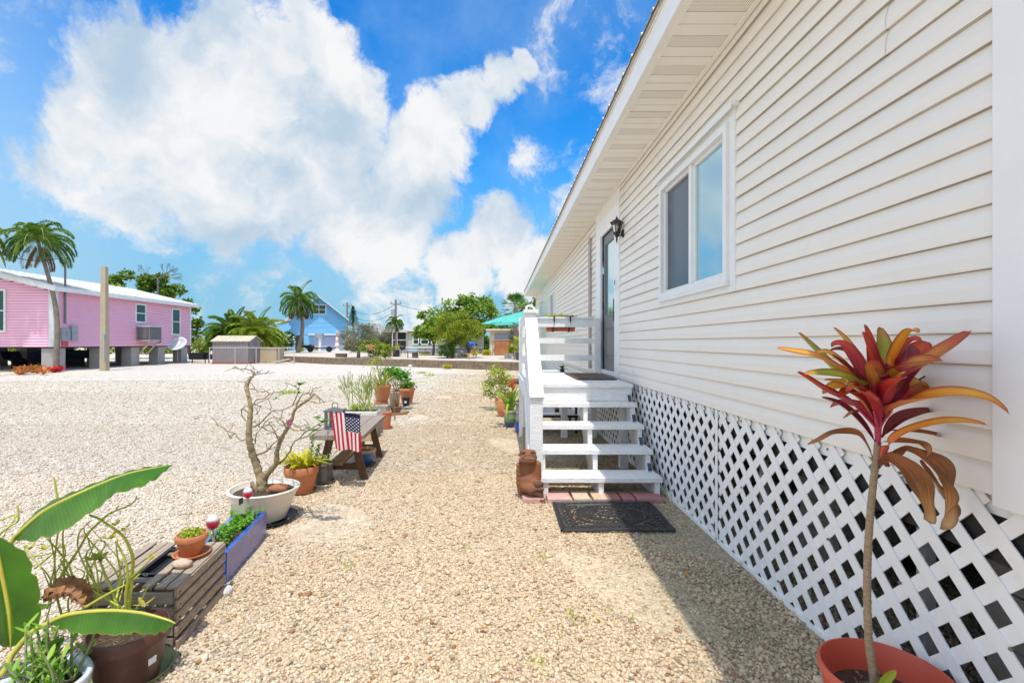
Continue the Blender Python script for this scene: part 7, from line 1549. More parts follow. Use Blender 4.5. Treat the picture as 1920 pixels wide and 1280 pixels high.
# ---------------------------------------------------------------- bromeliads, pole, cable, dish
def bromeliads():
    proto = None; m = leafmat('leaf_bromeliad_red', [(.50, .05, .03), (.62, .22, .05), (.42, .30, .06), (.55, .03, .04)]); m2 = leafmat('leaf_bromeliad_crimson', [(.55, .02, .05), (.62, .05, .05), (.45, .02, .04)])
    def make(loc, mm, lb):
        t = thing('bromeliad', loc, lb, 'plant', 'bromeliads bedded at the palm foot'); lv = MB()
        for k in range(26):
            a = k*2.4; el = random.uniform(.25, 1.3); s = random.uniform(.22, .36); v = Vector((math.cos(a)*math.cos(el), math.sin(a)*math.cos(el), math.sin(el))); b = Vector(loc); blade(lv, [b, b+v*s*.6+Vector((0, 0, .02)), b+v*s-Vector((0, 0, .03))], .055, (0, 0, 1), .3, 3)
        lv.build('leaf', mm, t); return t
    p1 = make(G(36, 703), m, 'orange red bromeliad in the low bed by the palm'); p2 = make(G(112, 697), m2, 'crimson bromeliad in the low bed nearest the palm foot')
    p1['label'] = 'orange and olive bromeliad in the mounded bed before the pink house'; p2['label'] = 'deep crimson bromeliad in the bed at the foot of the leaning palm'
    for k in range(24):
        x = random.uniform(30, 98); y = random.uniform(694, 705)-.04*(x-30); g = G(x, y); copy_tree(p1, (g.x, g.y, random.uniform(.0, .12)), random.random()*6, None, random.uniform(.8, 1.25))
    for k in range(8):
        g = G(random.uniform(96, 116), random.uniform(694, 699)); copy_tree(p2, (g.x, g.y, random.uniform(0, .06)), random.random()*6, None, random.uniform(.8, 1.1))
bromeliads()
c = P(196, 695, 24.35); mb = MB(); mb.box((c.x-.155, c.y-.13, 0), (c.x+.155, c.y+.13, 2)); mb.v = [(c.x+(v[0]-c.x)*(1 if v[2] < 1 else .74), c.y+(v[1]-c.y)*(1 if v[2] < 1 else .74), v[2] if v[2] < 1 else 5.24) for v in mb.v]
t = thing('concrete_pole', (c.x, c.y, 0), 'square tapering tan concrete pole stub standing before the pink house', 'pole'); mb.build('shaft', mat('tan_concrete', (.44, .36, .24), .85, (.36, .29, .19), 2, .3, 20, dirt=.3), t)
mb = MB(); mb.box((c.x+.06, c.y-.17, .5), (c.x+.13, c.y-.14, 1.9)); mb.box((c.x+.02, c.y-.18, 1.8), (c.x+.17, c.y-.135, 1.9)); mb.build('conduit', mat('meter_grey', (.36, .40, .42), .5), t)
def cables():
    t = P(114, 484, 24.6); a = P(-60, 440, 20); mb = MB(); q = [a.lerp(t, i/16)-Vector((0, 0, .5*math.sin(math.pi*i/16))) for i in range(17)]; mb.tube(q, .018, 5); tag(mb.build('power_cable', m_blk), 'black drooping service cable running to the mast of the pink house', 'cable')
    for (x, y0, y1, Y, lb) in ((651, 662, 567, 75, 'thin utility pole just right of the blue gable'), (742, 664, 562, 60, 'utility pole with transformer above the grey house')):
        b = P(x, y0, Y); tp = P(x, y1, Y); p = thing('utility_pole', b, lb, 'utility pole'); m_ = MB(); m_.tube([b, tp], [.17, .13], 8); m_.build('shaft', mat('pole_wood', (.22, .20, .17), .9), p)
        m_ = MB(); m_.beam(tp+Vector((-.7, 0, -.5)), tp+Vector((.7, 0, -.5)), .1, .1); 
        for s in (-.6, .6): m_.tube([tp+Vector((s, 0, -.45)), tp+Vector((s, 0, -.2))], .05, 6)
        m_.build('crossarm', mat('pole_wood', (.22, .20, .17), .9), p)
        if x == 742: m_ = MB(); m_.tube([tp+Vector((-.3, -.1, -2.0)), tp+Vector((-.3, -.1, -1.2))], .22, 10); m_.build('transformer', mat('meter_grey', (.36, .40, .42), .5), p)
    a, b = P(651, 574, 75), P(742, 570, 60)
    for k, (p, q, lb) in enumerate(((a, b, 'wire strung between the two utility poles'), (b, P(1010, 588, 70), 'wire running right from the transformer pole behind trees'), (a+Vector((0, 0, -.9)), b+Vector((0, 0, -.9)), 'lower wire strung between the two utility poles'))):
        mb = MB(); mb.tube([p.lerp(q, i/14)-Vector((0, 0, 1.3*math.sin(math.pi*i/14))) for i in range(15)], .03, 4); tag(mb.build('overhead_wire', m_blk), lb, 'wire')
cables()
def dish():
    b = G(333, 681); t = thing('satellite_dish', b, 'pale mesh satellite dish tilted up on a thin ground pole', 'satellite dish'); mb = MB(); mb.tube([b, (b.x, b.y, 1.2)], .035, 8); mb.build('pole', m_galv, t)
    mb = MB(); n = Vector((.12, -.72, .68)).normalized(); u = n.orthogonal().normalized(); v = n.cross(u); c = Vector((b.x, b.y, 1.25)); vs = []
    for i in range(7):
        r = .62*i/6
        for j in range(24): a = j*math.pi/12; vs.append(c+u*r*math.cos(a)+v*r*math.sin(a)+n*(.18*(i/6)**2))
    mb.add(vs, [(i*24+j, i*24+(j+1) % 24, (i+1)*24+(j+1) % 24, (i+1)*24+j) for i in range(6) for j in range(24)]); o = mb.build('reflector', mat('dish_pale', (.62, .64, .66), .5), t, smooth=True); o.modifiers.new('s', 'SOLIDIFY').thickness = .02
    mb = MB(); mb.tube([c-u*.5+n*.1, c+n*.5], .015, 5); mb.tube([c+u*.5+n*.1, c+n*.5], .015, 5); mb.ball(c+n*.5, .05, 8, 5); mb.build('feed_horn', m_galv, t)
dish()
# ---------------------------------------------------------------- shed, tan box, fence, black table
def shed():
    x0, x1, y0, y1 = -19.2, -16.75, 32.25, 33.85; t = thing('metal_shed', ((x0+x1)/2, (y0+y1)/2, 0), 'low ribbed metal storage shed with tan pitched roof and rust red base', 'shed'); ze, zr = 1.52, 1.86
    m = mat('shed_metal', (.22, .20, .23), .55, (.30, .26, .24), .8, .1, metal=.3, dirt=.4, dcol=(.36, .32, .22)); mb = MB(); y = y0
    def ribs(a, b, n, zt):
        L = (b-a).length; d = (b-a)/L; k = int(L/.09)
        vs = []
        for i in range(k+1): q = a+d*min(L, i*.09)+n*(.016 if i % 2 else 0); vs += [q+Vector((0, 0, .1)), q+Vector((0, 0, zt(i/k)))]
        mb.add(vs, [(2*i, 2*i+2, 2*i+3, 2*i+1) for i in range(k)])
    g = lambda f: ze+(zr-ze)*(1-abs(2*f-1))-.02
    ribs(Vector((x0, y0, 0)), Vector((x1, y0, 0)), Vector((0, -1, 0)), lambda f: ze); ribs(Vector((x1, y0, 0)), Vector((x1, y1, 0)), Vector((1, 0, 0)), g); ribs(Vector((x0, y1, 0)), Vector((x0, y0, 0)), Vector((-1, 0, 0)), g); ribs(Vector((x1, y1, 0)), Vector((x0, y1, 0)), Vector((0, 1, 0)), lambda f: ze)
    mb.build('wall', m, t); mb = MB(); ym = (y0+y1)/2; o = .1
    vs = [(x0-o, y0-o, ze-.03), (x1+o, y0-o, ze-.03), (x1+o, ym, zr), (x0-o, ym, zr), (x1+o, y1+o, ze-.03), (x0-o, y1+o, ze-.03)]; mb.add(vs+[(a, b, c+.04) for a, b, c in vs], [(6, 7, 8, 9), (9, 8, 10, 11), (3, 2, 1, 0), (5, 4, 2, 3), (0, 1, 7, 6), (1, 2, 8, 7), (2, 4, 10, 8), (4, 5, 11, 10), (5, 3, 9, 11), (3, 0, 6, 9)])
    x = x0
    while x < x1: mb.beam((x, y0-o, ze+.02), (x, ym, zr+.05), .03, .02); x += .3
    mb.build('roof', mat('shed_roof_tan', (.60, .54, .38), .6, (.5, .44, .3), 2, dirt=.2), t); mb = MB(); mb.box((x0-.02, y0-.03, 0), (x1+.03, y1+.02, .11)); mb.build('base', mat('rust_red', (.40, .08, .07), .8), t)
    mb = MB()
    for q in (.45, .80): mb.beam((x1+.025, y0+.5+q*.6, .12), (x1+.025, y0+.5+q*.6, 1.5), .03, .03)
    mb.build('door_rail', m_galv, t)
    t = thing('storage_box', (-16.1, 34.2, 0), 'plain tan panelled storage box right of the metal shed', 'box'); mb = MB(); mb.box((-16.72, 33.6, 0), (-15.55, 34.8, 1.0)); mb.build('body', mat('tan_panel', (.50, .38, .24), .7, (.44, .33, .2), 2), t); mb = MB(); mb.box((-16.76, 33.56, 1.0), (-15.5, 34.85, 1.06)); mb.build('lid', mat('tan_lid', (.58, .46, .30), .6), t); mb = MB(); mb.box((-16.3, 33.57, .08), (-16.25, 33.599, .95)); mb.box((-16.65, 33.57, .08), (-15.62, 33.598, .13)); mb.build('batten', mat('tan_lid', (.58, .46, .30), .6), t)
    t = thing('wire_fence', (-16, 31.8, 0), 'low chain link fence with pale rail crossing in front of the shed', 'fence'); A, B = Vector((-19.05, 31.7, 0)), Vector((-13.6, 31.9, 0)); m = mat('pale_pipe', (.55, .52, .52), .6)
    mb = MB(); mb.tube([A+Vector((0, 0, 1.09)), B+Vector((0, 0, 1.09))], .022, 6); mb.build('rail', m, t)
    for f in (0, .30, .55, .82, 1): q = A.lerp(B, f); mb = MB(); mb.tube([q, q+Vector((0, 0, 1.12))], .026, 6); mb.build('post', m, t)
    mb = MB(); k = 0
    while k < 5.4: 
        for s in (-1, 1): p0 = A+Vector((k, 0, 0)); p1 = p0+Vector((1.05*s, 0, 1.05)); mb.beam(p0 if s > 0 else p0, p1, .003, .003) if A.x < p1.x < B.x else None
        k += .12
    mb.build('mesh', m_galv, t)
    b = P(374, 682, 33.6); t = thing('black_table', (b.x, b.y, 0), 'table draped with black cloth beyond the end of the pink house', 'table'); mb = MB(); mb.box((b.x-.55, b.y-.3, .25), (b.x+.45, b.y+.3, .72)); mb.box((b.x+.6, b.y-.2, .28), (b.x+1.0, b.y+.2, .6)); mb.build('cloth', mat('black_cloth', (.012, .012, .014), .8), t)
    for q in (-.5, .4, .65, .95): mb = MB(); mb.beam((b.x+q, b.y, 0), (b.x+q, b.y, .25), .05, .05); mb.build('leg', m_blk, t)
    mb = MB(); mb.beam(P(512, 679, 32.5), P(543, 673, 33.5), .3, .05); mb.box((-15.5, 33.0, 0), (-15.3, 33.6, .12)); mb.box((-14.5, 33.4, 0), (-14.3, 33.8, .15)); tag(mb.build('plank_pile', m_oldw), 'weathered planks lying on blocks in front of retaining wall left end', 'planks')
shed()
# ---------------------------------------------------------------- retaining wall
def retaining():
    t = thing('retaining_wall', (-6, 28.5, 0), 'long low weathered brown block retaining wall across the back of the lot', 'wall'); m = mat('weathered_block', (.29, .22, .155), .95, (.15, .11, .08), 5, .9, 9, spec=.1, dirt=.75, dcol=(.12, .09, .07))
    for k, (a, b) in enumerate(zip(WALL, WALL[1:])):
        a, b = Vector((*a, 0)), Vector((*b, 0)); L = (b-a).length; d = (b-a)/L; n = int(L/1.9)+1; step = L/n
        for i in range(n):
            p0, p1 = a+d*(i*step+.01), a+d*((i+1)*step-.01); h = .44+random.uniform(-.015, .015)
            mb = MB(); mb.beam(p0+Vector((0, 0, h/2)), p1+Vector((0, 0, h/2)), .26, h); mb.build('block', m, t, bevel=.02)
retaining()
# ---------------------------------------------------------------- blue house
def blue_house():
    Y = 60; A = P(546, 660, Y); B = P(648, 660, Y); zb = .43; t = thing('blue_house', ((A.x+B.x)/2, Y, zb), 'sky blue gabled cottage with twin upper window and side porch', 'house'); m = mat('blue_siding', (.20, .48, .76), .6, (.17, .44, .72), 1, spec=.3); x0, x1 = A.x, B.x; ze = 4.35; zr = 7.05; mid = (x0+x1)/2
    mb = MB(); lap_wall(mb, (x0, Y, 0), (x1, Y, 0), 2.45, zr, (0, -1, 0), .16, top=lambda f: ze+(zr-ze)*(1-abs(2*f-1)))
    mb.add([(x0, Y+.01, zb), (x1, Y+.01, zb), (x1, Y+.01, ze), (mid, Y+.01, zr), (x0, Y+.01, ze)], [(0, 1, 2, 3, 4)]); mb.add([(x1, Y, zb), (x1, Y+10, zb), (x1, Y+10, ze), (x1, Y, ze)], [(0, 1, 2, 3)]); mb.add([(x0, Y, zb), (x0, Y+10, zb), (x0, Y+10, ze), (x0, Y, ze)], [(0, 1, 2, 3)]); mb.build('wall', [m, mat('blue_lap_shade', (.06, .22, .42), .8)], t)  # darker blue strips paint the shadow below each lap
    mb = MB(); o = .85
    for s in (-1, 1):
        xe = mid+s*((x1-x0)/2+.25); zz = ze-.2; vs = [(mid, Y-o, zr+.12), (xe, Y-o, zz+.12), (xe, Y+10, zz+.12), (mid, Y+10, zr+.12)]; mb.add(vs+[(a, b, c-.14) for a, b, c in vs], [(0, 1, 2, 3), (7, 6, 5, 4), (0, 4, 5, 1), (1, 5, 6, 2), (2, 6, 7, 3), (3, 7, 4, 0)])
    mb.build('roof', mat('pale_roof', (.62, .66, .70), .6), t)
    mb = MB(); mb.box((x0+2.2, Y-.5, 2.35), (x1, Y-.02, 2.47)); mb.build('ledge', m_wht2, t); mb = MB(); mb.box((x0+2.7, Y-.05, zb), (x1-.02, Y-.005, 2.34)); mb.build('lower_wall', mat('lilac_siding', (.36, .44, .66), .6), t)
    mb = MB(); mb.box((P(557, 0, Y).x, Y-.06, zb), (P(571, 0, Y).x, Y-.045, 2.3)); mb.build('doorway', m_dark, t)
    for x in (591.5, 603.5): window(t, (P(x+.5, 0, Y).x, Y, P(0, 580, Y).z), .88, 1.25, (1, 0, 0), (0, -1, 0), frame=.09)
    mb = MB(); q = P(517, 0, Y).x; q2 = P(550, 0, Y).x; vs = [(q, Y-1, 3.55), (q2, Y-1, 4.3), (q2, Y+5, 4.3), (q, Y+5, 3.55)]; mb.add(vs+[(a, b, c-.12) for a, b, c in vs], [(0, 1, 2, 3), (7, 6, 5, 4), (0, 4, 5, 1), (1, 5, 6, 2), (2, 6, 7, 3), (3, 7, 4, 0)]); mb.build('porch_roof', mat('pale_roof', (.62, .66, .70), .6), t)
    mb = MB(); mb.box((q+.1, Y-.95, 3.0), (q2, Y-.8, 3.5)); mb.box((P(537, 0, Y).x, Y-.95, zb), (P(541, 0, Y).x, Y-.7, 3.0)); mb.build('porch_frame', m, t)
    mb = MB(); mb.box((P(518, 0, Y).x, Y-.9, zb), (P(520, 0, Y).x, Y-.75, 3.0)); mb.build('porch_post', m_wht2, t)
    t.rotation_euler.z = R(20.5)
    b = P(600, 655, 57); q = thing('outdoor_unit', (b.x, b.y, zb), 'grey equipment box on white pedestal before the blue wall', 'equipment'); mb = MB(); mb.box((b.x-.12, b.y-.12, zb), (b.x+.12, b.y+.12, 2.0)); mb.build('pedestal', m_wht2, q); mb = MB(); mb.box((b.x-.3, b.y-.3, 2.0), (b.x+.35, b.y+.3, 2.55)); mb.tube([(b.x-.5, b.y, 2.1), (b.x-.5, b.y, 2.5)], .1, 8); mb.build('cabinet', mat('meter_grey', (.36, .40, .42), .5), q)
    b = P(632, 655, 56); q = thing('striped_lighthouse', (b.x, b.y, zb), 'slim red and white striped lighthouse garden ornament beside the blue house', 'ornament'); r = .28
    for k in range(6): mb = MB(); z = zb+k*.32; mb.lathe([(r*(1-k*.1), z), (r*(1-(k+1)*.1), z+.32)], (b.x, b.y, 0), 14); mb.build('band', m_wht2 if k % 2 == 0 else mat('faded_red', (.66, .36, .33), .6), q)
    mb = MB(); mb.lathe([(.14, 2.35), (.14, 2.6), (.01, 2.85)], (b.x, b.y, 0), 12); mb.build('lamp_room', mat('faded_red', (.62, .16, .14), .6), q)
    b = P(602, 657, 50); q = thing('boat_trailer', (b.x, b.y, zb), 'low black wheeled boat trailer parked on the sand before the blue house', 'trailer'); mb = MB(); mb.beam((b.x-1.6, b.y, .85), (b.x+1.1, b.y, .85), .1, .1); mb.beam((b.x-1.5, b.y+1, .85), (b.x+1.2, b.y+1, .85), .1, .1); mb.box((b.x-1.8, b.y-.1, .9), (b.x-1.0, b.y+.8, 1.15)); mb.build('frame', m_blk, q)
    for x in (-1.1, .85): mb = MB(); mb.tube([(b.x+x, b.y-.12, .75), (b.x+x, b.y+.08, .75)], .30, 16); mb.build('wheel', mat('tyre', (.02, .02, .02), .8), q)
blue_house()
# ---------------------------------------------------------------- grey house with screened porch
def grey_house():
    Y = 45; X = lambda x: P(x, 0, Y).x; Z = lambda y: P(0, y, Y).z; zb = .43
    t = thing('grey_house', (X(790), Y, zb), 'single storey grey green cottage with dark screened porch and speckled skirt', 'house'); m = mat('grey_green_siding', (.44, .45, .36), .7, (.38, .39, .31), 1)
    mb = MB(); mb.box((X(762), Y, Z(651)), (X(905), Y+7, Z(622))); mb.build('wall', m, t); mb = MB(); mb.box((X(722), Y+.2, Z(651)), (X(762)-.01, Y+5, Z(623))); mb.build('porch_interior', mat('porch_dark', (.02, .018, .02), .6), t)
    mb = MB()
    for x in (722, 735.5, 744, 762): mb.box((X(x)-.05, Y+.05, Z(651)), (X(x)+.05, Y+.19, Z(623)))
    mb.box((X(735.5), Y+.06, Z(638)), (X(762), Y+.18, Z(636.5))); mb.build('porch_frame', m_wht2, t)
    mb = MB(); mb.box((X(712), Y-.5, Z(623)), (X(766), Y+5.5, Z(619.5))); mb.build('porch_roof', mat('grey_slab_roof', (.55, .54, .50), .7), t)
    mb = MB(); vs = [(X(762), Y-.3, Z(621)), (X(907), Y-.3, Z(621)), (X(907), Y+7.3, Z(621)), (X(762), Y+7.3, Z(621)), (X(775), Y+3.5, Z(610)), (X(895), Y+3.5, Z(610))]; mb.add(vs, [(0, 1, 5, 4), (1, 2, 5), (2, 3, 4, 5), (3, 0, 4), (3, 2, 1, 0)]); mb.build('roof', mat('tan_roof', (.55, .50, .40), .7), t)
    for x, w in ((782, .55), (797, 1.0), (811, .55)): window(t, (X(x), Y, Z(636.5)), w+.25, .95, (1, 0, 0), (0, -1, 0), frame=.08)
    mb = MB(); mb.box((X(750), Y-.02, zb), (X(905), Y+6.8, Z(651.2))); mb.build('skirt', mat('speckled_skirt', (.42, .40, .46), .8, (.10, .10, .16), 9, dirt=.5, dcol=(.6, .6, .62)), t); mb = MB(); mb.box((X(748), Y-.08, Z(652.2)), (X(905), Y-.03, Z(650.4))); mb.build('sill_board', m_wht2, t)
    b = P(775, 672, 31.5); q = thing('garden_table', (b.x, b.y, zb), 'small table with teal cloth and dark crates beneath on retaining wall', 'table'); mb = MB(); mb.box((b.x-.36, b.y-.3, zb+.48), (b.x+.36, b.y+.3, zb+.52)); mb.build('top', m_wht2, q); mb = MB(); mb.box((b.x-.22, b.y-.31, zb+.523), (b.x+.3, b.y+.3, zb+.62)); mb.build('cloth', mat('teal_cloth', (.05, .33, .55), .8, (.08, .42, .6), 9), q, bevel=.03)
    for x in (-.32, .32): mb = MB(); mb.beam((b.x+x, b.y-.2, zb), (b.x+x, b.y-.2, zb+.48), .05, .05); mb.build('leg', m_blk, q)
    mb = MB(); mb.box((b.x-.05, b.y-.18, zb), (b.x+.28, b.y+.2, zb+.36)); mb.build('crate', mat('dark_crate', (.06, .06, .06), .7, (.12, .10, .08), 12), q)
    b = P(752, 668, 36); q = thing('kettle_grill', (b.x, b.y, zb), 'round black kettle grill on legs before the porch', 'grill'); mb = MB(); mb.ball((b.x+.1, b.y, zb+.62), .24, 14, 8, (1, 1, .8)); mb.build('bowl', m_blk, q, smooth=True); mb = MB()
    for a in (0, 2.1, 4.2): mb.beam((b.x+.1+.1*math.cos(a), b.y+.1*math.sin(a), zb+.5), (b.x+.1+.26*math.cos(a), b.y+.26*math.sin(a), zb), .02, .02)
    mb.build('legs', m_blk, q)
    for k, (x, y, Y2, s, lb, cc) in enumerate(((640, 668, 33, (.34, .2, .22), 'dark crate on the raised yard under the grey bush', (.14, .11, .08)), (743, 668, 34, (.2, .2, .45), 'black box standing beside the grill under the porch', (.03, .03, .03)))):
        b = P(x, y, Y2); mb = MB(); mb.box((b.x-s[0], b.y-s[1], .432), (b.x+s[0], b.y+s[1], .43+s[2])); mb.box((b.x-s[0]-.02, b.y-s[1]-.02, .43+s[2]), (b.x+s[0]+.02, b.y+s[1]+.02, .46+s[2])); tag(mb.build('yard_box', mat('yard_box_%d' % k, cc, .8)), lb, 'box')
grey_house()
# ---------------------------------------------------------------- cream shed with tarp, person, umbrella, oddments
def right_yard():
    Y = 38; X = lambda x: P(x, 0, Y).x; Z = lambda y: P(0, y, Y).z; t = thing('cream_shed', (X(945), Y, .43), 'cream flat roofed shed with louvred window above an orange tarp', 'shed')
    mb = MB(); mb.box((X(918), Y, .43), (X(985), Y+3, Z(619.5))); mb.build('wall', mat('cream_stucco', (.68, .56, .38), .8, (.6, .5, .34), 2), t); mb = MB(); mb.box((X(911), Y-.4, Z(619.5)), (X(990), Y+3.4, Z(616.5))); mb.build('roof', mat('pale_tan_slab', (.66, .58, .46), .8), t)
    mb = MB(); mb.box((X(928), Y-.03, Z(636)), (X(963), Y-.002, Z(625))); mb.build('window', mat('louvre_glass', (.20, .26, .30), .2, (.36, .38, .40), 5, spec=.6), t); mb = MB()
    for y in (625, 628.5, 632, 636): mb.box((X(927.5), Y-.06, Z(y)-.02), (X(963.5), Y-.032, Z(y)+.02))
    for x in (927.5, 940, 952, 963.5): mb.box((X(x)-.02, Y-.065, Z(636)), (X(x)+.02, Y-.061, Z(625)))
    mb.build('louvre_frame', mat('meter_grey', (.36, .40, .42), .5), t)
    mb = MB(); n = 40; vs = []
    for i in range(n+1):
        x = X(927)+(X(960)-X(927))*i/n; w = .05*math.sin(i*1.1)+.03*math.sin(i*2.3); vs += [(x, Y-.12+w, Z(665)), (x, Y-.10+w*.5, Z(637.5))]
    mb.add(vs, [(2*i, 2*i+2, 2*i+3, 2*i+1) for i in range(n)]); tag(mb.build('tarp', mat('orange_brown_tarp', (.42, .17, .07), .7, (.50, .22, .09), 3), None, smooth=True), 'orange brown tarp hung over the opening of the cream shed', 'tarp')
    mb = MB(); mb.tube([(X(924), Y-.3, .43), (X(924), Y-.3, Z(637)), (X(960), Y-.3, Z(637))], .03, 6); mb.build('pipe', mat('meter_grey', (.36, .40, .42), .5), t); mb = MB(); mb.tube([(X(921), Y-.2, .43), (X(921), Y-.2, Z(650))], .07, 8); mb.build('downpipe', m_wht2, t)
    # person bending forward, seen from behind and side
    b = P(877, 673, 29.6); b.z = .43; me = bpy.data.meshes.new('body')
    J = {'pel': (0, 0, .82), 'sp': (.12, -.02, .98), 'ch': (.30, -.04, .98), 'nk': (.42, -.05, .93), 'hd': (.52, -.06, .84), 'hl': (-.02, -.11, .80), 'kl': (.06, -.14, .44), 'al': (-.04, -.15, .07), 'tl': (.12, -.17, .03), 'hr': (-.02, .11, .80), 'kr': (.12, .13, .45), 'ar': (.06, .14, .07), 'tr': (.22, .14, .03), 'shl': (.34, -.18, .96), 'el': (.38, -.22, .68), 'wl': (.44, -.18, .44), 'shr': (.34, .12, .96), 'er': (.40, .16, .68), 'wr': (.48, .12, .46)}
    RR = dict(pel=.155, sp=.13, ch=.145, nk=.055, hd=.10, hl=.105, kl=.068, al=.045, tl=.04, hr=.105, kr=.068, ar=.045, tr=.04, shl=.06, el=.045, wl=.032, shr=.06, er=.045, wr=.032); ks = list(J)
    for hnd, w, sy in (('l', 'wl', 1), ('r', 'wr', 1)): J['h'+hnd+'2'] = (J[w][0]+.03, J[w][1], J[w][2]-.09); RR['h'+hnd+'2'] = .03; ks.append('h'+hnd+'2')
    E = [('pel', 'sp'), ('sp', 'ch'), ('ch', 'nk'), ('nk', 'hd'), ('pel', 'hl'), ('hl', 'kl'), ('kl', 'al'), ('al', 'tl'), ('pel', 'hr'), ('hr', 'kr'), ('kr', 'ar'), ('ar', 'tr'), ('ch', 'shl'), ('shl', 'el'), ('el', 'wl'), ('ch', 'shr'), ('shr', 'er'), ('er', 'wr'), ('wl', 'hl2'), ('wr', 'hr2')]
    me.from_pydata([J[k] for k in ks], [(ks.index(a), ks.index(c)) for a, c in E], []); o = bpy.data.objects.new('body', me); COL.objects.link(o); sk = o.modifiers.new('skin', 'SKIN'); 
    for i, k in enumerate(ks): me.skin_vertices[0].data[i].radius = (RR[k], RR[k]); me.skin_vertices[0].data[i].use_root = (k == 'pel')
    o.modifiers.new('sub', 'SUBSURF').render_levels = 2
    mt, tt, bb = nodes('person_clothes'); tcn = nnew(tt, 'ShaderNodeTexCoord'); sp = nnew(tt, 'ShaderNodeSeparateXYZ', {'Vector': tcn.outputs['Object']})
    leg = nnew(tt, 'ShaderNodeMath', {0: sp.outputs[2], 1: .80}, operation='LESS_THAN'); xx = nnew(tt, 'ShaderNodeMath', {0: sp.outputs[0], 1: .06}, operation='LESS_THAN'); pant = nnew(tt, 'ShaderNodeMath', {0: leg.outputs[0], 1: xx.outputs[0]}, operation='MAXIMUM')
    sk2 = nnew(tt, 'ShaderNodeMath', {0: sp.outputs[2], 1: .36}, operation='LESS_THAN'); arm = nnew(tt, 'ShaderNodeMath', {0: sp.outputs[0], 1: .33}, operation='GREATER_THAN'); arm2 = nnew(tt, 'ShaderNodeMath', {0: sp.outputs[2], 1: .80}, operation='LESS_THAN'); arm3 = nnew(tt, 'ShaderNodeMath', {0: arm.outputs[0], 1: arm2.outputs[0]}, operation='MULTIPLY'); skn = nnew(tt, 'ShaderNodeMath', {0: sk2.outputs[0], 1: arm3.outputs[0]}, operation='MAXIMUM')
    c1 = nnew(tt, 'ShaderNodeMix', {'Factor': pant.outputs[0], 'A': (.015, .16, .62, 1), 'B': (.012, .014, .03, 1)}, data_type='RGBA'); c2 = nnew(tt, 'ShaderNodeMix', {'Factor': skn.outputs[0], 'A': c1.outputs[2], 'B': (.42, .22, .14, 1)}, data_type='RGBA'); tt.links.new(c2.outputs[2], bb.inputs['Base Color']); bb.inputs['Roughness'].default_value = .8; me.materials.append(mt)
    pr = thing('person', b, 'person in bright blue shirt and dark shorts bending over beside the big bush', 'person', rotz=.5); o.parent = pr; KIDS[pr.name] = [o]
    mb = MB(); mb.ball((.50, -.06, .87), .115, 10, 8, (1, 1, .9)); mb.build('hair', mat('dark_hair', (.03, .02, .015), .7), pr, smooth=True, local=True)
    # umbrella
    c = Vector((.755, 17, 0)); t = thing('patio_umbrella', c, 'open teal market umbrella on a dark pole behind the porch', 'umbrella'); n = 8; rd = 1.42; zr, zt = 2.10, 2.52; mb = MB(); vs = [(c.x, c.y, zt)]
    for ring, (f) in enumerate((.33, .66, 1)):
        for j in range(n*4):
            a = 2*math.pi*j/(n*4)+.2; sag = .05*(1-abs(math.cos(n*(a-.2)/2)))*f; rr = rd*f*(1-.045*(1-abs(math.cos(n*(a-.2)/2)))*f); vs.append((c.x+rr*math.cos(a), c.y+rr*math.sin(a), zt-(zt-zr)*f**1.12-sag*.5))
    q = n*4; mb.add(vs, [(0, 1+j, 1+(j+1) % q) for j in range(q)]+[(1+r*q+j, 1+(r+1)*q+j, 1+(r+1)*q+(j+1) % q, 1+r*q+(j+1) % q) for r in range(2) for j in range(q)])
    m_, tt, bb = nodes('teal_canvas'); bb.inputs['Base Color'].default_value = (.16, .66, .60, 1); bb.inputs['Roughness'].default_value = .8; tl = nnew(tt, 'ShaderNodeBsdfTranslucent', {'Color': (.14, .72, .64, 1)}); ms = nnew(tt, 'ShaderNodeMixShader', {0: .45, 1: bb.outputs[0], 2: tl.outputs[0]}); tt.links.new(ms.outputs[0], tt.nodes['Material Output'].inputs[0]); mb.build('canopy', m_, t)
    mb = MB(); mb.tube([(c.x, c.y, 0), (c.x, c.y, zt+.06)], .024, 8); mb.build('pole', m_blk, t)
    for k in range(8): a = .2+k*math.pi/4; mb = MB(); mb.beam((c.x, c.y, zt-.04), (c.x+rd*.97*math.cos(a), c.y+rd*.97*math.sin(a), zr-.015), .014, .02); mb.beam((c.x, c.y, 1.95), (c.x+rd*.5*math.cos(a), c.y+rd*.5*math.sin(a), (zt+zr)/2), .012, .016); mb.build('rib', m_blk, t)
    mb = MB(); mb.lathe([(.26, 0), (.26, .05), (.06, .08), (.05, .3)], c, 20, cap=True); mb.build('base', m_blk, t)
    b = P(857, 671, 32); t = thing('stone_ring', (b.x, b.y, .43), 'white round ring leaning on the ground beside the big bush', 'ring'); mb = MB(); ps = [(b.x+.28*math.cos(a), b.y+.05*math.sin(a), .66+.22*math.sin(a)) for a in np.linspace(0, 6.283, 25)]; mb.tube(ps, .06, 8); mb.ball((b.x-.02, b.y+.05, .60), .16, 10, 6); mb.build('ring', mat('pale_ring', (.58, .54, .44), .8), t, smooth=True)
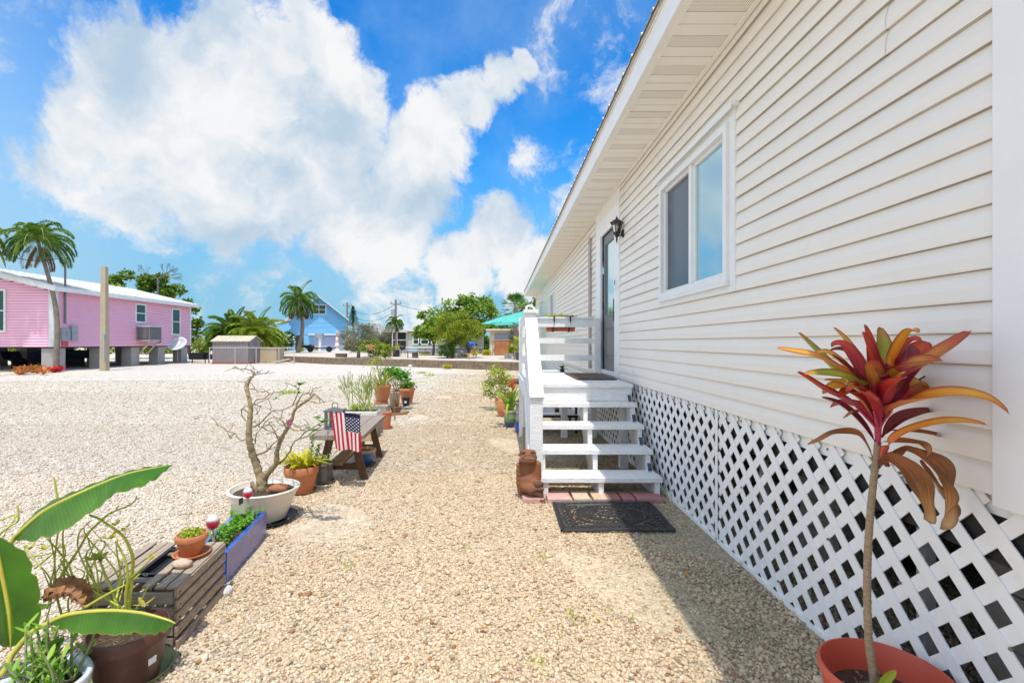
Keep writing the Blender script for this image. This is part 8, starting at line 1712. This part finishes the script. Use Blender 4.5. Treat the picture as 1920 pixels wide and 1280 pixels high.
    mb = MB(); b = P(862, 666, 33.5); mb.lathe([(.2, .43), (.22, .75), (.26, .78), (.24, .84), (.02, .86)], (b.x, b.y, 0), 16); tag(mb.build('bucket', mat('grey_bucket', (.42, .42, .48), .5), None, smooth=True), 'grey lidded bucket between the big bush and the bending person', 'bucket')
    for k, (x, y, Y2, r, lb) in enumerate(((950, 673, 30.5, .16, 'pair of pale buckets near the retaining wall edge, left one'), (957, 673, 30.5, .16, 'pair of pale buckets near the retaining wall edge, right one'))):
        b = P(x, y, Y2); mb = MB(); mb.lathe([(r*.8, .43), (r, .72), (r+.01, .73), (r-.02, .73), (r*.75, .46)], (b.x, b.y, 0), 14); tag(mb.build('bucket', mat('pale_bucket', (.60, .58, .58), .6), None, smooth=True), lb, 'bucket')
    b = P(973, 682, 27.5); t = thing('dark_urn', (b.x, b.y, .43), 'dark pot with yellow green foliage beside the umbrella pole', 'potted plant'); mb = MB(); mb.lathe([(.14, .43), (.2, .8), (.24, .84), (.2, .84), (.18, .7)], (b.x, b.y, 0), 16); mb.build('pot', mat('slate_pot', (.08, .09, .11), .6), t, smooth=True); pts, _ = clumps((b.x-.05, b.y, 1.35), (.35, .3, .45), 24, 900, .14); leaf_cloud('foliage', pts, .10, lf_lime, t)
    tree('pepper_bush', P(968, 668, 36), P(970, 640, 36), (.75, .6, 1.0), 'reddish brown twiggy shrub right of the cream shed', leafmat('leaf_russet', [(.14, .07, .03), (.22, .12, .05), (.16, .20, .04)]), 1500, 20, .12, .3, .06, cat='shrub')
    b = P(921, 690, 26); 
    for k, (x, y, r) in enumerate(((718, 676.5, .12), (770, 688, .15), (885, 704, .10), (905, 697, .08))):
        b = G(x, y) if y > 680 else Vector((*P(x, y, 29)[:2], .43)); mb = MB(); mb.ball((b.x, b.y, b.z+r*.4), 1, 8, 5, (r, r*.8, r*.6), .2); tag(mb.build('loose_rock', mat('white_rock', (.74, .72, .68), .9)), ('small pale rock on the raised yard beside the peach flower stalk', 'white rock on the pale gravel left of its edge', 'small pale rock in sand before the retaining wall', 'low stone in the sand left of the orange bloom')[k], 'rock')
right_yard()
